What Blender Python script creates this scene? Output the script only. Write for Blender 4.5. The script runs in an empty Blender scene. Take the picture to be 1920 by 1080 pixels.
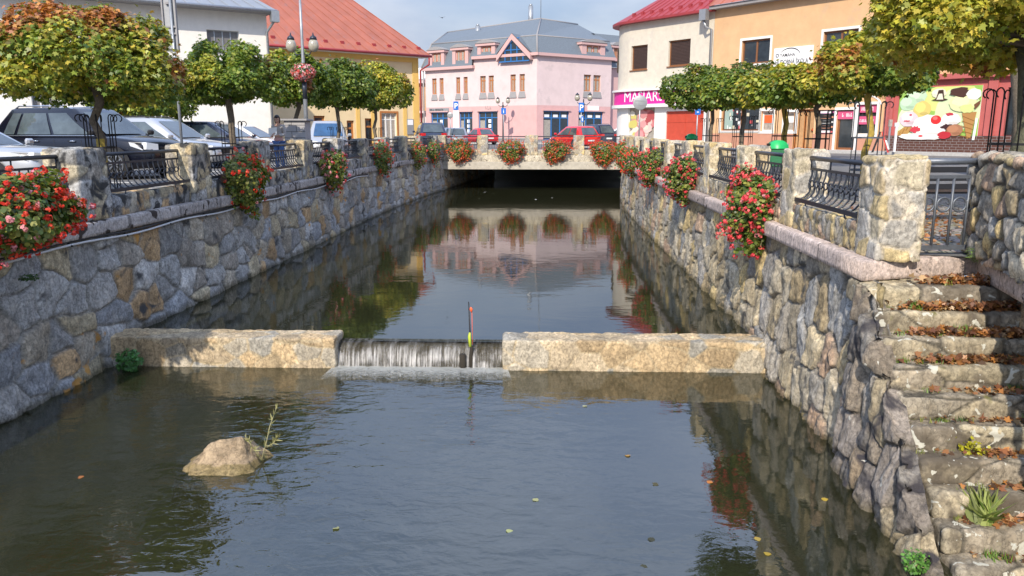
import bpy, math, random
import numpy as np
from mathutils import Vector, Matrix
R=math.radians
random.seed(5); RS=np.random.RandomState(7)
scene=bpy.context.scene; COL=scene.collection
# ---------------- camera ----------------
FPX=1443.; EYE=1.2
TH=math.atan((540-245)/FPX); PS=math.atan((1015-960)/FPX*math.cos(TH))
cd=bpy.data.cameras.new('camera'); cam=bpy.data.objects.new('camera',cd); COL.objects.link(cam)
cd.sensor_width=36; cd.lens=36*FPX/1920; cd.clip_end=3000; cd.clip_start=.05
cam.location=(0,0,EYE); cam.rotation_euler=(R(90)-TH,0,PS); scene.camera=cam
# ---------------- light ----------------
AZ=R(15); EL=R(37)
scene.view_settings.view_transform='Standard'; scene.view_settings.look='None'; scene.view_settings.exposure=0.36; scene.view_settings.gamma=1
W=bpy.data.worlds.new('World'); scene.world=W; W.use_nodes=True
nt=W.node_tree; nt.nodes.clear(); n=nt.nodes; l=nt.links
out=n.new('ShaderNodeOutputWorld'); bg=n.new('ShaderNodeBackground'); bg.inputs[1].default_value=.1
sky=n.new('ShaderNodeTexSky'); sky.sky_type='NISHITA'; sky.sun_disc=False; sky.sun_elevation=EL; sky.sun_rotation=math.pi+AZ
sky.air_density=1.0; sky.dust_density=1.0
tc=n.new('ShaderNodeTexCoord'); mp=n.new('ShaderNodeMapping'); mp.inputs['Scale'].default_value=(1,1,2.6); mp.inputs['Location'].default_value=(.3,.1,.25)
nz=n.new('ShaderNodeTexNoise'); nz.inputs['Scale'].default_value=2.6; nz.inputs['Detail'].default_value=8; nz.inputs['Roughness'].default_value=.55
cr=n.new('ShaderNodeValToRGB'); cr.color_ramp.elements[0].position=.33; cr.color_ramp.elements[1].position=.62
cr.color_ramp.elements[0].color=(.6,.6,.6,1); cr.color_ramp.elements[1].color=(.95,.95,.95,1)
nz2=n.new('ShaderNodeTexNoise'); nz2.inputs['Scale'].default_value=4.5; nz2.inputs['Detail'].default_value=7
cr2=n.new('ShaderNodeValToRGB'); cr2.color_ramp.elements[0].position=.35; cr2.color_ramp.elements[1].position=.7
cr2.color_ramp.elements[0].color=(2.8,3.6,5.3,1); cr2.color_ramp.elements[1].color=(5.8,6.2,7.1,1)
mx=n.new('ShaderNodeMixRGB')
l.new(tc.outputs['Generated'],mp.inputs[0]); l.new(mp.outputs[0],nz.inputs['Vector']); l.new(mp.outputs[0],nz2.inputs['Vector'])
l.new(nz.outputs[0],cr.inputs[0]); l.new(nz2.outputs[0],cr2.inputs[0])
l.new(cr.outputs[0],mx.inputs[0]); l.new(sky.outputs[0],mx.inputs[1]); l.new(cr2.outputs[0],mx.inputs[2])
sx_=n.new('ShaderNodeSeparateXYZ'); el_=n.new('ShaderNodeMapRange'); el_.interpolation_type='SMOOTHSTEP'; el_.inputs[1].default_value=.10; el_.inputs[2].default_value=.45; el_.inputs[3].default_value=0; el_.inputs[4].default_value=1
l.new(tc.outputs['Generated'],sx_.inputs[0]); l.new(sx_.outputs[2],el_.inputs[0]); tn_=n.new('ShaderNodeMixRGB'); tn_.inputs[1].default_value=(1.02,1.0,.98,1); tn_.inputs[2].default_value=(1.62,1.76,2.0,1); ml_=n.new('ShaderNodeMixRGB'); ml_.blend_type='MULTIPLY'; ml_.inputs[0].default_value=1   # brighter cloud deck higher up
l.new(mx.outputs[0],ml_.inputs[1]); l.new(el_.outputs[0],tn_.inputs[0]); l.new(tn_.outputs[0],ml_.inputs[2]); l.new(ml_.outputs[0],bg.inputs[0]); l.new(bg.outputs[0],out.inputs[0])
sd=bpy.data.lights.new('sun','SUN'); sd.energy=4.2; sd.angle=R(.6); sd.color=(1,.90,.76)
sun=bpy.data.objects.new('sun',sd); COL.objects.link(sun)
tosun=Vector((-math.sin(AZ)*math.cos(EL),-math.cos(AZ)*math.cos(EL),math.sin(EL)))
sun.rotation_euler=tosun.to_track_quat('Z','Y').to_euler(); sun.location=(-20,-40,40)
# ---------------- measuring helpers: ray of the photo into the world ----------------
_f=np.array([-math.sin(PS)*math.cos(TH),math.cos(PS)*math.cos(TH),-math.sin(TH)])
_r=np.array([math.cos(PS),math.sin(PS),0]); _u=np.cross(_r,_f)
def ray(u,v): return _f+_r*(u-960)/FPX+_u*(540-v)/FPX
def aty(u,v,y):
    d=ray(u,v); return np.array([0,0,EYE])+y/d[1]*d
def atx(u,v,x):
    d=ray(u,v); return np.array([0,0,EYE])+x/d[0]*d
def atz(u,v,z):
    d=ray(u,v); return np.array([0,0,EYE])+(z-EYE)/d[2]*d
# ---------------- materials ----------------
MT={}
def mat(name,col=(.5,.5,.5),rough=.6,metal=0,noise=0,nscale=8,bump=0,bscale=60,spec=.5,trans=0,emit=None,coat=0,attr=False,dirt=None,alpha=None):
    if name in MT: return MT[name]
    m=bpy.data.materials.new(name); m.use_nodes=True; t=m.node_tree; b=t.nodes['Principled BSDF']; N=t.nodes; L=t.links
    b.inputs['Base Color'].default_value=(*col,1); b.inputs['Roughness'].default_value=rough; b.inputs['Metallic'].default_value=metal
    b.inputs['Specular IOR Level'].default_value=spec
    if coat: b.inputs['Coat Weight'].default_value=coat; b.inputs['Coat Roughness'].default_value=.03
    tx=N.new('ShaderNodeTexCoord'); cs=None
    if attr:
        a=N.new('ShaderNodeAttribute'); a.attribute_name='Col'; cs=a.outputs['Color']
    if noise:
        z=N.new('ShaderNodeTexNoise'); z.inputs['Scale'].default_value=nscale; z.inputs['Detail'].default_value=8; z.inputs['Roughness'].default_value=.65
        L.new(tx.outputs['Object'],z.inputs['Vector'])
        mr=N.new('ShaderNodeMapRange'); mr.inputs[1].default_value=.25; mr.inputs[2].default_value=.75; mr.inputs[3].default_value=1-noise; mr.inputs[4].default_value=1+noise
        L.new(z.outputs[0],mr.inputs[0]); mm=N.new('ShaderNodeMixRGB'); mm.blend_type='MULTIPLY'; mm.inputs[0].default_value=1
        if cs is None: mm.inputs[1].default_value=(*col,1)
        else: L.new(cs,mm.inputs[1])
        L.new(mr.outputs[0],mm.inputs[2]); cs=mm.outputs[0]
    if dirt:  # (color, scale, threshold): weather stains with a shape of their own
        z=N.new('ShaderNodeTexNoise'); z.inputs['Scale'].default_value=dirt[1]; z.inputs['Detail'].default_value=9; z.inputs['Roughness'].default_value=.7
        L.new(tx.outputs['Object'],z.inputs['Vector'])
        mr=N.new('ShaderNodeMapRange'); mr.inputs[1].default_value=dirt[2]; mr.inputs[2].default_value=dirt[2]+.06; L.new(z.outputs[0],mr.inputs[0])
        mm=N.new('ShaderNodeMixRGB'); L.new(mr.outputs[0],mm.inputs[0])
        if cs is None: mm.inputs[1].default_value=(*col,1)
        else: L.new(cs,mm.inputs[1])
        mm.inputs[2].default_value=(*dirt[0],1); cs=mm.outputs[0]
    if cs is not None: L.new(cs,b.inputs['Base Color'])
    if bump:
        z=N.new('ShaderNodeTexNoise'); z.inputs['Scale'].default_value=bscale; z.inputs['Detail'].default_value=8; z.inputs['Roughness'].default_value=.7
        L.new(tx.outputs['Object'],z.inputs['Vector']); bp=N.new('ShaderNodeBump'); bp.inputs['Strength'].default_value=min(1,bump); bp.inputs['Distance'].default_value=.02*max(1,bump)
        L.new(z.outputs[0],bp.inputs['Height']); L.new(bp.outputs[0],b.inputs['Normal'])
    if emit: b.inputs['Emission Color'].default_value=(*emit,1); b.inputs['Emission Strength'].default_value=1
    MT[name]=m; return m
def leafmat(name,gloss=.45,tr=.3):
    m=bpy.data.materials.new(name); m.use_nodes=True; t=m.node_tree; b=t.nodes['Principled BSDF']; N=t.nodes; L=t.links
    a=N.new('ShaderNodeAttribute'); a.attribute_name='Col'; L.new(a.outputs['Color'],b.inputs['Base Color']); b.inputs['Roughness'].default_value=gloss
    tl=N.new('ShaderNodeBsdfTranslucent'); br=N.new('ShaderNodeMixRGB'); br.blend_type='MULTIPLY'; br.inputs[0].default_value=1; br.inputs[2].default_value=(1.1,1.2,.6,1)
    L.new(a.outputs['Color'],br.inputs[1]); L.new(br.outputs[0],tl.inputs[0]); mxs=N.new('ShaderNodeMixShader'); mxs.inputs[0].default_value=tr
    L.new(b.outputs[0],mxs.inputs[1]); L.new(tl.outputs[0],mxs.inputs[2]); L.new(mxs.outputs[0],N['Material Output'].inputs[0]); MT[name]=m; return m
leafmat('leaf'); leafmat('petal',.5,.25)
def stonemat(name,bscale=35,bd=.03,lichen=None):
    m=mat(name,rough=.9,attr=True,noise=.5,nscale=24,spec=.25)
    t=m.node_tree; N=t.nodes; L=t.links; b=N['Principled BSDF']; tx=N.new('ShaderNodeTexCoord')
    mp=N.new('ShaderNodeMapping'); mp.inputs['Scale'].default_value=(1,1,.75); L.new(tx.outputs['Object'],mp.inputs[0])
    z=N.new('ShaderNodeTexNoise'); z.inputs['Scale'].default_value=bscale*.7; z.inputs['Detail'].default_value=10; z.inputs['Roughness'].default_value=.74; L.new(mp.outputs[0],z.inputs['Vector'])
    bp=N.new('ShaderNodeBump'); bp.inputs['Strength'].default_value=.9; bp.inputs['Distance'].default_value=bd; L.new(z.outputs[0],bp.inputs['Height']); L.new(bp.outputs[0],b.inputs['Normal'])
    src=b.inputs['Base Color'].links[0].from_socket
    mp2=N.new('ShaderNodeMapping'); mp2.inputs['Scale'].default_value=(1,1,.6); mp2.inputs['Rotation'].default_value=(.5,.3,0); L.new(tx.outputs['Object'],mp2.inputs[0])
    z2=N.new('ShaderNodeTexNoise'); z2.inputs['Scale'].default_value=11; z2.inputs['Detail'].default_value=6; z2.inputs['Roughness'].default_value=.6; L.new(mp2.outputs[0],z2.inputs['Vector'])
    cr_=N.new('ShaderNodeValToRGB'); cr_.color_ramp.elements[0].position=.40; cr_.color_ramp.elements[0].color=(1.25,1.22,1.18,1); cr_.color_ramp.elements[1].position=.60; cr_.color_ramp.elements[1].color=(1.12,1.12,1.12,1)
    for p_,v_ in ((.47,.95),(.492,.48),(.515,.95)): e_=cr_.color_ramp.elements.new(p_); e_.color=(v_,v_,v_,1)
    L.new(z2.outputs[0],cr_.inputs[0]); q_=N.new('ShaderNodeMixRGB'); q_.blend_type='MULTIPLY'; q_.inputs[0].default_value=.8; L.new(src,q_.inputs[1]); L.new(cr_.outputs[0],q_.inputs[2]); src=q_.outputs[0]; L.new(src,b.inputs['Base Color'])
    if lichen:
        for (col,sc,th,w) in lichen:
            v=N.new('ShaderNodeTexNoise'); v.inputs['Scale'].default_value=sc; v.inputs['Detail'].default_value=4; v.inputs['Distortion'].default_value=.6; L.new(tx.outputs['Object'],v.inputs['Vector'])
            mr=N.new('ShaderNodeMapRange'); mr.inputs[1].default_value=th; mr.inputs[2].default_value=th+w; L.new(v.outputs[0],mr.inputs[0])
            q=N.new('ShaderNodeMixRGB'); L.new(mr.outputs[0],q.inputs[0]); L.new(src,q.inputs[1]); q.inputs[2].default_value=(*col,1); src=q.outputs[0]
        L.new(src,b.inputs['Base Color'])
    return m
stonemat('wall_stone',lichen=[((.10,.095,.085),3.0,.60,.08)])
stonemat('left_stone',lichen=[((.07,.07,.07),2.2,.60,.1),((.50,.27,.08),2.6,.655,.06)])
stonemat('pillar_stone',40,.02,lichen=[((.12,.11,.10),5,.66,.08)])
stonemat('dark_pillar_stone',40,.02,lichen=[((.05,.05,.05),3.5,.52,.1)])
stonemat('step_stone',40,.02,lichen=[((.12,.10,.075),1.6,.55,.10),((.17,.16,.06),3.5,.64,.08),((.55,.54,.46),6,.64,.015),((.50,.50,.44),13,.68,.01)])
stonemat('coping_stone',70,.01,lichen=[((.035,.025,.02),4,.66,.02)])
stonemat('left_coping_stone',70,.01,lichen=[((.05,.04,.035),3.6,.585,.03)])
stonemat('weir_stone',40,.012)
stonemat('flank_stone',40,.04,lichen=[((.06,.055,.06),2.4,.55,.1),((.60,.58,.50),5,.68,.015)])
stonemat('rock_stone',40,.03,lichen=[((.12,.12,.04),5,.66,.08)])
# ---------------- object helpers ----------------
def tag(o,label=None,cat=None,group=None,kind=None):
    if label: o['label']=label
    if cat: o['category']=cat
    if group: o['group']=group
    if kind: o['kind']=kind
    return o
def empty(name,loc=(0,0,0),rz=0,**k):
    o=bpy.data.objects.new(name,None); COL.objects.link(o); o.location=loc; o.rotation_euler=(0,0,rz); o.empty_display_size=.2
    return tag(o,**k)
def link(name,me,parent=None,**k):
    o=bpy.data.objects.new(name,me); COL.objects.link(o)
    if parent is not None: o.parent=parent
    return tag(o,**k)
def fastmesh(name,V,loops,starts,totals,mats,col=None,smooth=False,mi=None):
    me=bpy.data.meshes.new(name); V=np.asarray(V,np.float32)
    me.vertices.add(len(V)); me.vertices.foreach_set('co',V.ravel())
    me.loops.add(len(loops)); me.loops.foreach_set('vertex_index',np.asarray(loops,np.int32))
    me.polygons.add(len(starts)); me.polygons.foreach_set('loop_start',np.asarray(starts,np.int32)); me.polygons.foreach_set('loop_total',np.asarray(totals,np.int32))
    if smooth: me.polygons.foreach_set('use_smooth',np.ones(len(starts),bool))
    if mi is not None: me.polygons.foreach_set('material_index',np.asarray(mi,np.int32))
    if col is not None:
        a=me.attributes.new('Col','FLOAT_COLOR','POINT'); c=np.ones((len(V),4),np.float32); c[:,:3]=col; a.data.foreach_set('color',c.ravel())
    for m in (mats if isinstance(mats,(list,tuple)) else [mats]): me.materials.append(MT[m] if isinstance(m,str) else m)
    me.update(calc_edges=True); me.validate(); return me
class MB:
    def __init__(s): s.V=[]; s.F=[]; s.mi=[]; s.M=[]; s.m=0; s.sm=[]; s.smooth=False; s.C=[]; s.c=None
    def mat(s,name):
        if name not in s.M: s.M.append(name)
        s.m=s.M.index(name); return s
    def add(s,vs,fs,smooth=None):
        b=len(s.V); s.V+= [tuple(map(float,v)) for v in vs]
        for f in fs: s.F.append([b+i for i in f]); s.mi.append(s.m); s.sm.append(s.smooth if smooth is None else smooth)
        s.C+= [s.c or (1,1,1)]*len(vs)
        return s
    def box(s,x0,x1,y0,y1,z0,z1,M=None,bev=0):
        if bev:
            b=bev; vs=[];
            for sx,sy,sz in [(a,b_,c_) for a in(0,1) for b_ in(0,1) for c_ in(0,1)]:
                X=(x0,x1)[sx];Y=(y0,y1)[sy];Z=(z0,z1)[sz];dx=b*(1-2*sx);dy=b*(1-2*sy);dz=b*(1-2*sz)
                vs+=[(X,Y+dy,Z+dz),(X+dx,Y,Z+dz),(X+dx,Y+dy,Z)]
            I=lambda a,b_,c_,k:(a*4+b_*2+c_)*3+k
            fs=[[I(0,0,0,0),I(0,0,1,0),I(0,1,1,0),I(0,1,0,0)],[I(1,0,0,0),I(1,1,0,0),I(1,1,1,0),I(1,0,1,0)],
                [I(0,0,0,1),I(1,0,0,1),I(1,0,1,1),I(0,0,1,1)],[I(0,1,0,1),I(0,1,1,1),I(1,1,1,1),I(1,1,0,1)],
                [I(0,0,0,2),I(0,1,0,2),I(1,1,0,2),I(1,0,0,2)],[I(0,0,1,2),I(1,0,1,2),I(1,1,1,2),I(0,1,1,2)]]
            for a in(0,1):
                for b_ in(0,1):
                    fs.append([I(a,b_,0,0),I(a,b_,1,0),I(a,b_,1,1),I(a,b_,0,1)])
                    fs.append([I(a,0,b_,0),I(a,1,b_,0),I(a,1,b_,2),I(a,0,b_,2)])
                    fs.append([I(0,a,b_,1),I(1,a,b_,1),I(1,a,b_,2),I(0,a,b_,2)])
                    for c_ in(0,1): fs.append([I(a,b_,c_,0),I(a,b_,c_,1),I(a,b_,c_,2)])
        else:
            vs=[(x,y,z) for x in(x0,x1) for y in(y0,y1) for z in(z0,z1)]
            fs=[[0,1,3,2],[4,6,7,5],[0,4,5,1],[2,3,7,6],[0,2,6,4],[1,5,7,3]]
        if M is not None: vs=[M@Vector(v) for v in vs]
        return s.add(vs,fs,False)
    def tube(s,pts,r,n=8,cap=True,sm=True):
        pts=[Vector(p) for p in pts]; rs=r if isinstance(r,(list,tuple)) else [r]*len(pts); vs=[];fs=[]
        up=None
        for i,p in enumerate(pts):
            d=(pts[min(i+1,len(pts)-1)]-pts[max(i-1,0)]); d.normalize()
            if up is None: up=Vector((0,0,1)) if abs(d.z)<.9 else Vector((1,0,0))
            a=d.cross(up)
            if a.length<1e-4: a=d.cross(Vector((1,.1,0)))
            a.normalize(); b=a.cross(d); b.normalize(); up=b
            for k in range(n):
                t=2*math.pi*k/n; vs.append(p+(a*math.cos(t)+b*math.sin(t))*rs[i])
        for i in range(len(pts)-1):
            for k in range(n): fs.append([i*n+k,i*n+(k+1)%n,(i+1)*n+(k+1)%n,(i+1)*n+k])
        if cap: fs+= [list(range(n))[::-1],[(len(pts)-1)*n+k for k in range(n)]]
        return s.add(vs,fs,sm)
    def lathe(s,prof,n=16,c=(0,0,0),axis='z',M=None,sm=True):
        vs=[];fs=[]
        for r,z in prof:
            for k in range(n):
                t=2*math.pi*k/n; q=(r*math.cos(t),r*math.sin(t),z)
                if axis=='y': q=(q[0],q[2],q[1])
                elif axis=='x': q=(q[2],q[0],q[1])
                v=Vector(q)+Vector(c); vs.append(M@v if M is not None else v)
        for i in range(len(prof)-1):
            for k in range(n): fs.append([i*n+k,i*n+(k+1)%n,(i+1)*n+(k+1)%n,(i+1)*n+k])
        fs+= [list(range(n))[::-1],[(len(prof)-1)*n+k for k in range(n)]]
        return s.add(vs,fs,sm)
    def poly(s,vs,sm=False): return s.add(vs,[list(range(len(vs)))],sm)
    def prism(s,poly,n,d):
        """poly: 3D points on a plane, extruded along vector n by d"""
        P=[Vector(p) for p in poly]; Q=[p+Vector(n)*d for p in P]; k=len(P)
        return s.add(P+Q,[list(range(k))[::-1],list(range(k,2*k))]+[[i,(i+1)%k,k+(i+1)%k,k+i] for i in range(k)],False)
    def build(s,name,m=None,parent=None,col=False,**k):
        me=bpy.data.meshes.new(name); me.from_pydata(s.V,[],s.F)
        for q in (s.M or [m]): me.materials.append(MT[q])
        if s.M: me.polygons.foreach_set('material_index',s.mi)
        me.polygons.foreach_set('use_smooth',s.sm)
        if col:
            a=me.attributes.new('Col','FLOAT_COLOR','POINT'); c=np.ones((len(s.V),4),np.float32); c[:,:3]=s.C; a.data.foreach_set('color',c.ravel())
        me.update(); return link(name,me,parent,**k)
def copy_tree(o,parent=None):
    c=o.copy(); COL.objects.link(c); c.parent=parent
    for ch in list(o.children): copy_tree(ch,c)
    return c
def text(name,s,size,P,ux,uz,m,parent=None,align='LEFT',ext=.004,sx=1,bold=0):
    cu=bpy.data.curves.new(name,'FONT'); cu.body=s; cu.size=size; cu.align_x=align; cu.extrude=ext; cu.offset=bold
    o=bpy.data.objects.new(name,cu); COL.objects.link(o)
    me=bpy.data.meshes.new_from_object(o.evaluated_get(bpy.context.evaluated_depsgraph_get())); bpy.data.objects.remove(o)
    X=Vector(ux).normalized(); Z=Vector(uz).normalized(); Y=X.cross(Z)
    T=Matrix((( X.x*sx,Z.x,-Y.x,P[0]),(X.y*sx,Z.y,-Y.y,P[1]),(X.z*sx,Z.z,-Y.z,P[2]),(0,0,0,1)))
    me.transform(T); me.materials.clear(); me.materials.append(MT[m]); return link(name,me,parent)
# ---------------- noise and stone fields ----------------
def h3(i,j,k,s=0):
    a=(i.astype(np.int64)*73856093)^(j.astype(np.int64)*19349663)^(k.astype(np.int64)*83492791)^(s*2654435761)
    a=(a^(a>>13))*1274126177; a&=0xffffffff; a=(a^(a>>16))*2246822519; a&=0xffffffff; a=(a^(a>>15))&0xffffff
    return a/float(0x1000000)
def vnoise(P,s=0):
    I=np.floor(P).astype(np.int64); f=P-I; f=f*f*(3-2*f); r=0
    for a in(0,1):
        for b in(0,1):
            for c in(0,1):
                w=(f[:,0] if a else 1-f[:,0])*(f[:,1] if b else 1-f[:,1])*(f[:,2] if c else 1-f[:,2])
                r=r+w*h3(I[:,0]+a,I[:,1]+b,I[:,2]+c,s)
    return r*2-1
def fbm(P,o=4,s=0,g=.5):
    r=0;a=1;t=0
    for k in range(o): r=r+a*vnoise(P*2**k,s+k); t+=a; a*=g
    return r/t
def vor(P,jit=.36,seed=0,two=False):
    """nearest cell id hash triple and exact distance to the cell border"""
    I=np.floor(P).astype(np.int64); best=np.full(len(P),1e9); bp=np.zeros_like(P); bid=np.zeros_like(I)
    ks=(0,) if two else (-1,0,1); offs=[(a,b,c) for a in(-1,0,1) for b in(-1,0,1) for c in ks]; pts=[]
    for o in offs:
        J=I+np.array(o); q=J+.5+np.stack([h3(J[:,0],J[:,1],J[:,2],seed+t)*2-1 for t in(1,2,3)],1)*jit
        if two: q[:,2]=P[:,2]
        pts.append(q); d=((q-P)**2).sum(1); m=d<best; best[m]=d[m]; bp[m]=q[m]; bid[m]=J[m]
    bd=np.full(len(P),1e9)
    for q in pts:
        e=q-bp; L=np.sqrt((e**2).sum(1)); ok=L>1e-6; d=np.where(ok,(((q+bp)/2-P)*e).sum(1)/np.maximum(L,1e-6),1e9); bd=np.minimum(bd,d)
    h=[h3(bid[:,0],bid[:,1],bid[:,2],seed+9+t) for t in range(4)]
    return bd,h,P-bp
def palette(h,h2,pal):
    pal=np.array(pal); i=(h*len(pal)).astype(int)%len(pal); return pal[i]*(.78+.44*h2)[:,None]
PR=[(.43,.36,.24),(.38,.30,.18),(.33,.30,.25),(.49,.38,.19),(.28,.265,.24),(.41,.29,.20),(.29,.285,.27),(.41,.36,.27)]
PL=[(.36,.355,.34),(.29,.285,.27),(.41,.40,.375),(.33,.30,.255),(.42,.36,.245),(.23,.225,.215),(.34,.34,.33),(.38,.34,.27),(.42,.29,.16),(.30,.31,.32)]
PP=[(.47,.41,.29),(.45,.36,.22),(.40,.38,.34),(.50,.40,.22),(.37,.35,.31)]
def stonefield(P,UV,cell,amp,pal,mortar,seed=0,jit=.36,two=True,joint=.07,rough=.02,tilt=.5):
    """height and colour of a rubble masonry skin at points P; UV the coordinates the stones are laid in"""
    Q=UV+np.stack([fbm(UV/ np.array(cell)*.9+7,2,seed+40+t) for t in range(3)],1)*np.array(cell)*.24
    if two: Q=Q.copy(); Q[:,2]=0
    bd,h,dl=vor(Q/np.array(cell),jit,seed,two)
    pl=(dl*(np.stack(h[:3],1)-.5)).sum(1)*3.4+np.abs((dl*(np.stack(h[1:],1)-.5)).sum(1))*-2.0
    t=np.clip(bd/joint,0,1); t=t*t*(3-2*t); t2=np.clip(bd/(joint*4.5),0,1)
    f=fbm(P*3.2+3,4,seed+5); f2=fbm(P*11,3,seed+6); fol=np.stack([P[:,0]*7,P[:,1]*7+P[:,2]*1.3,P[:,2]*1.6],1); ridg=1-np.abs(fbm(fol+9+h[2][:,None]*7,3,seed+8))*3.2
    H=amp*(-.8+t*(.62+.38*t2**.6+ (h[0]-.5)*tilt+pl*.55) ) + rough*(f*.9+f2*.5+.62*ridg)*(.25+.75*t)
    C=palette(h[1],h[2],pal); C=C*(1+.35*f+.22*f2)[:,None]
    strk=fbm(np.stack([P[:,0]*9,P[:,1]*9,P[:,2]*2.2],1),3,seed+11); C=C*(1+.22*strk)[:,None]
    m=np.array(mortar)*(1+.3*f2)[:,None]; k=np.clip((bd-joint*.35)/(joint*.6),0,1)[:,None]
    return H,np.clip(m*(1-k)+C*k,.01,.9)
def gridmesh(name,P,C,matn):
    a,b=P.shape[:2]; idx=np.arange(a*b).reshape(a,b)
    q=np.stack([idx[:-1,:-1],idx[1:,:-1],idx[1:,1:],idx[:-1,1:]],-1).reshape(-1,4)
    return P.reshape(-1,3),C.reshape(-1,3),q
def joinmesh(name,parts,matn,smooth=True):
    V=[];C=[];Q=[];b=0
    for v,c,q in parts: V.append(v);C.append(c);Q.append(q+b); b+=len(v)
    V=np.concatenate(V);C=np.concatenate(C);Q=np.concatenate(Q)
    return fastmesh(name,V,Q.ravel(),np.arange(len(Q))*4,np.full(len(Q),4),matn,C,smooth)
def stonebox(name,x0,x1,y0,y1,z0,z1,cell,amp,pal,mortar,matn,res=.03,seed=0,rnd=.04,parent=None,M=None,faces='xXyYZ',jit=.3,joint=.07,rough=.012,tilt=.5,solid=None,**k):
    c=np.array([(x0+x1)/2,(y0+y1)/2,(z0+z1)/2]); hs=np.array([x1-x0,y1-y0,z1-z0])/2; parts=[]
    for f in faces:
        ax='xyz'.index(f.lower()); sg=1 if f.isupper() else -1; o=[i for i in range(3) if i!=ax]
        n0=max(2,int(2*hs[o[0]]/res)+1); n1=max(2,int(2*hs[o[1]]/res)+1)
        A,B=np.meshgrid(np.linspace(-1,1,n0),np.linspace(-1,1,n1),indexing='ij')
        P=np.zeros((n0*n1,3)); P[:,o[0]]=A.ravel()*hs[o[0]]; P[:,o[1]]=B.ravel()*hs[o[1]]; P[:,ax]=sg*hs[ax]
        core=np.clip(P,-(hs-rnd),hs-rnd); dn=P-core; nn=dn/np.maximum(np.linalg.norm(dn,axis=1,keepdims=True),1e-9); PW=core+nn*rnd+c
        if solid: H,Cc=np.zeros(len(P)),np.ones((len(P),3))*np.array(solid); H=rough*(fbm(PW*5,4,seed)+.5*fbm(PW*18,2,seed+3)); Cc=Cc*(1+.25*fbm(PW*6,4,seed+7))[:,None]
        else: H,Cc=stonefield(PW+seed*1.37,PW+seed*1.37,cell,amp,pal,mortar,seed,jit,False,joint,rough,tilt)
        PD=PW+nn*H[:,None]; idx=np.arange(n0*n1).reshape(n0,n1)
        q=np.stack([idx[:-1,:-1],idx[1:,:-1],idx[1:,1:],idx[:-1,1:]],-1).reshape(-1,4)
        # winding: outward
        e1=np.eye(3)[o[0]]; e2=np.eye(3)[o[1]]; nrm=np.cross(e1,e2)[ax]*sg
        if nrm<0: q=q[:,::-1]
        parts.append((PD,Cc,q))
    me=joinmesh(name,parts,matn)
    if M is not None: me.transform(M)
    return link(name,me,parent,**k)
# ---------------- plain materials ----------------
mat('asphalt',(.15,.148,.145),.9,noise=.3,nscale=6,bump=.4,bscale=200)
mat('paving',(.26,.25,.235),.85,noise=.25,nscale=5,bump=.4,bscale=90)
mat('kerb',(.42,.41,.39),.85,noise=.2,nscale=9)
mat('iron',(.045,.052,.068),.42,metal=.55,noise=.2,nscale=30)
mat('grey_iron',(.13,.145,.17),.45,metal=.4,noise=.2,nscale=30)
mat('galv',(.36,.38,.40),.45,metal=.6,noise=.2,nscale=12)
mat('black_iron',(.012,.012,.014),.5,metal=.3)
mat('bark',(.16,.13,.095),.9,noise=.45,nscale=18,bump=1,bscale=30)
mat('bark_yellow',(.42,.30,.06),.9,noise=.45,nscale=14,bump=.6,bscale=30)
mat('bark_moss',(.13,.13,.085),.9,noise=.5,nscale=14,bump=1.5,bscale=22)
mat('concrete',(.42,.385,.32),.85,noise=.22,nscale=4,bump=.3,bscale=50,dirt=((.30,.28,.23),2.5,.58))
mat('white_plaster',(.78,.75,.69),.9,noise=.07,nscale=3,bump=.15,bscale=60,dirt=((.66,.63,.57),1.1,.63))
mat('cream_plaster',(.62,.57,.47),.9,noise=.1,nscale=2.5,bump=.2,bscale=40,dirt=((.58,.53,.45),1.4,.56))
mat('yellow_plaster',(.72,.56,.33),.9,noise=.1,nscale=1.2,bump=.15,bscale=60,dirt=((.66,.51,.30),.9,.6))
mat('yellow_trim',(.72,.46,.13),.9,noise=.06,nscale=2)
mat('orange_plaster',(.66,.41,.22),.9,noise=.13,nscale=1.0,bump=.3,bscale=12,dirt=((.60,.39,.23),.8,.58))
mat('orange_plinth',(.48,.24,.16),.9,noise=.1,nscale=3)
mat('pink_plaster',(.64,.51,.50),.9,noise=.08,nscale=1.2,bump=.1,bscale=50,dirt=((.57,.46,.45),.8,.58))
mat('rose_plaster',(.60,.36,.35),.9,noise=.09,nscale=1.5,bump=.1,bscale=50)
mat('rose_trim',(.56,.36,.34),.85,noise=.05)
mat('red_plaster',(.44,.11,.10),.85,noise=.12,nscale=2.5)
mat('white_trim',(.74,.73,.70),.8,noise=.06)
mat('plinth_grey',(.28,.27,.27),.9,noise=.15)
mat('red_roof',(.36,.115,.07),.5,noise=.2,nscale=.9,dirt=((.30,.13,.11),1.2,.58))
mat('dark_red_roof',(.30,.035,.04),.5,noise=.15,nscale=2)
mat('zinc_roof',(.30,.32,.345),.5,metal=.35,noise=.1,nscale=2)
mat('slate',(.135,.16,.185),.6,noise=.3,nscale=14)
mat('wood_frame',(.22,.09,.035),.5,noise=.25,nscale=12)
mat('orange_wood',(.40,.15,.04),.5,noise=.25,nscale=12)
mat('blue_frame',(.03,.16,.42),.4)
mat('blind',(.06,.035,.028),.6,noise=.2,nscale=6)
mat('grey_blind',(.16,.155,.155),.6,noise=.2,nscale=6)
mat('glass_dark',(.03,.038,.045),.06,spec=.8,noise=.4,nscale=3)
mat('curtain_glass',(.34,.31,.27),.15,spec=.7,noise=.35,nscale=9)
mat('red_gate',(.48,.065,.035),.55,noise=.15,nscale=3)
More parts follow.
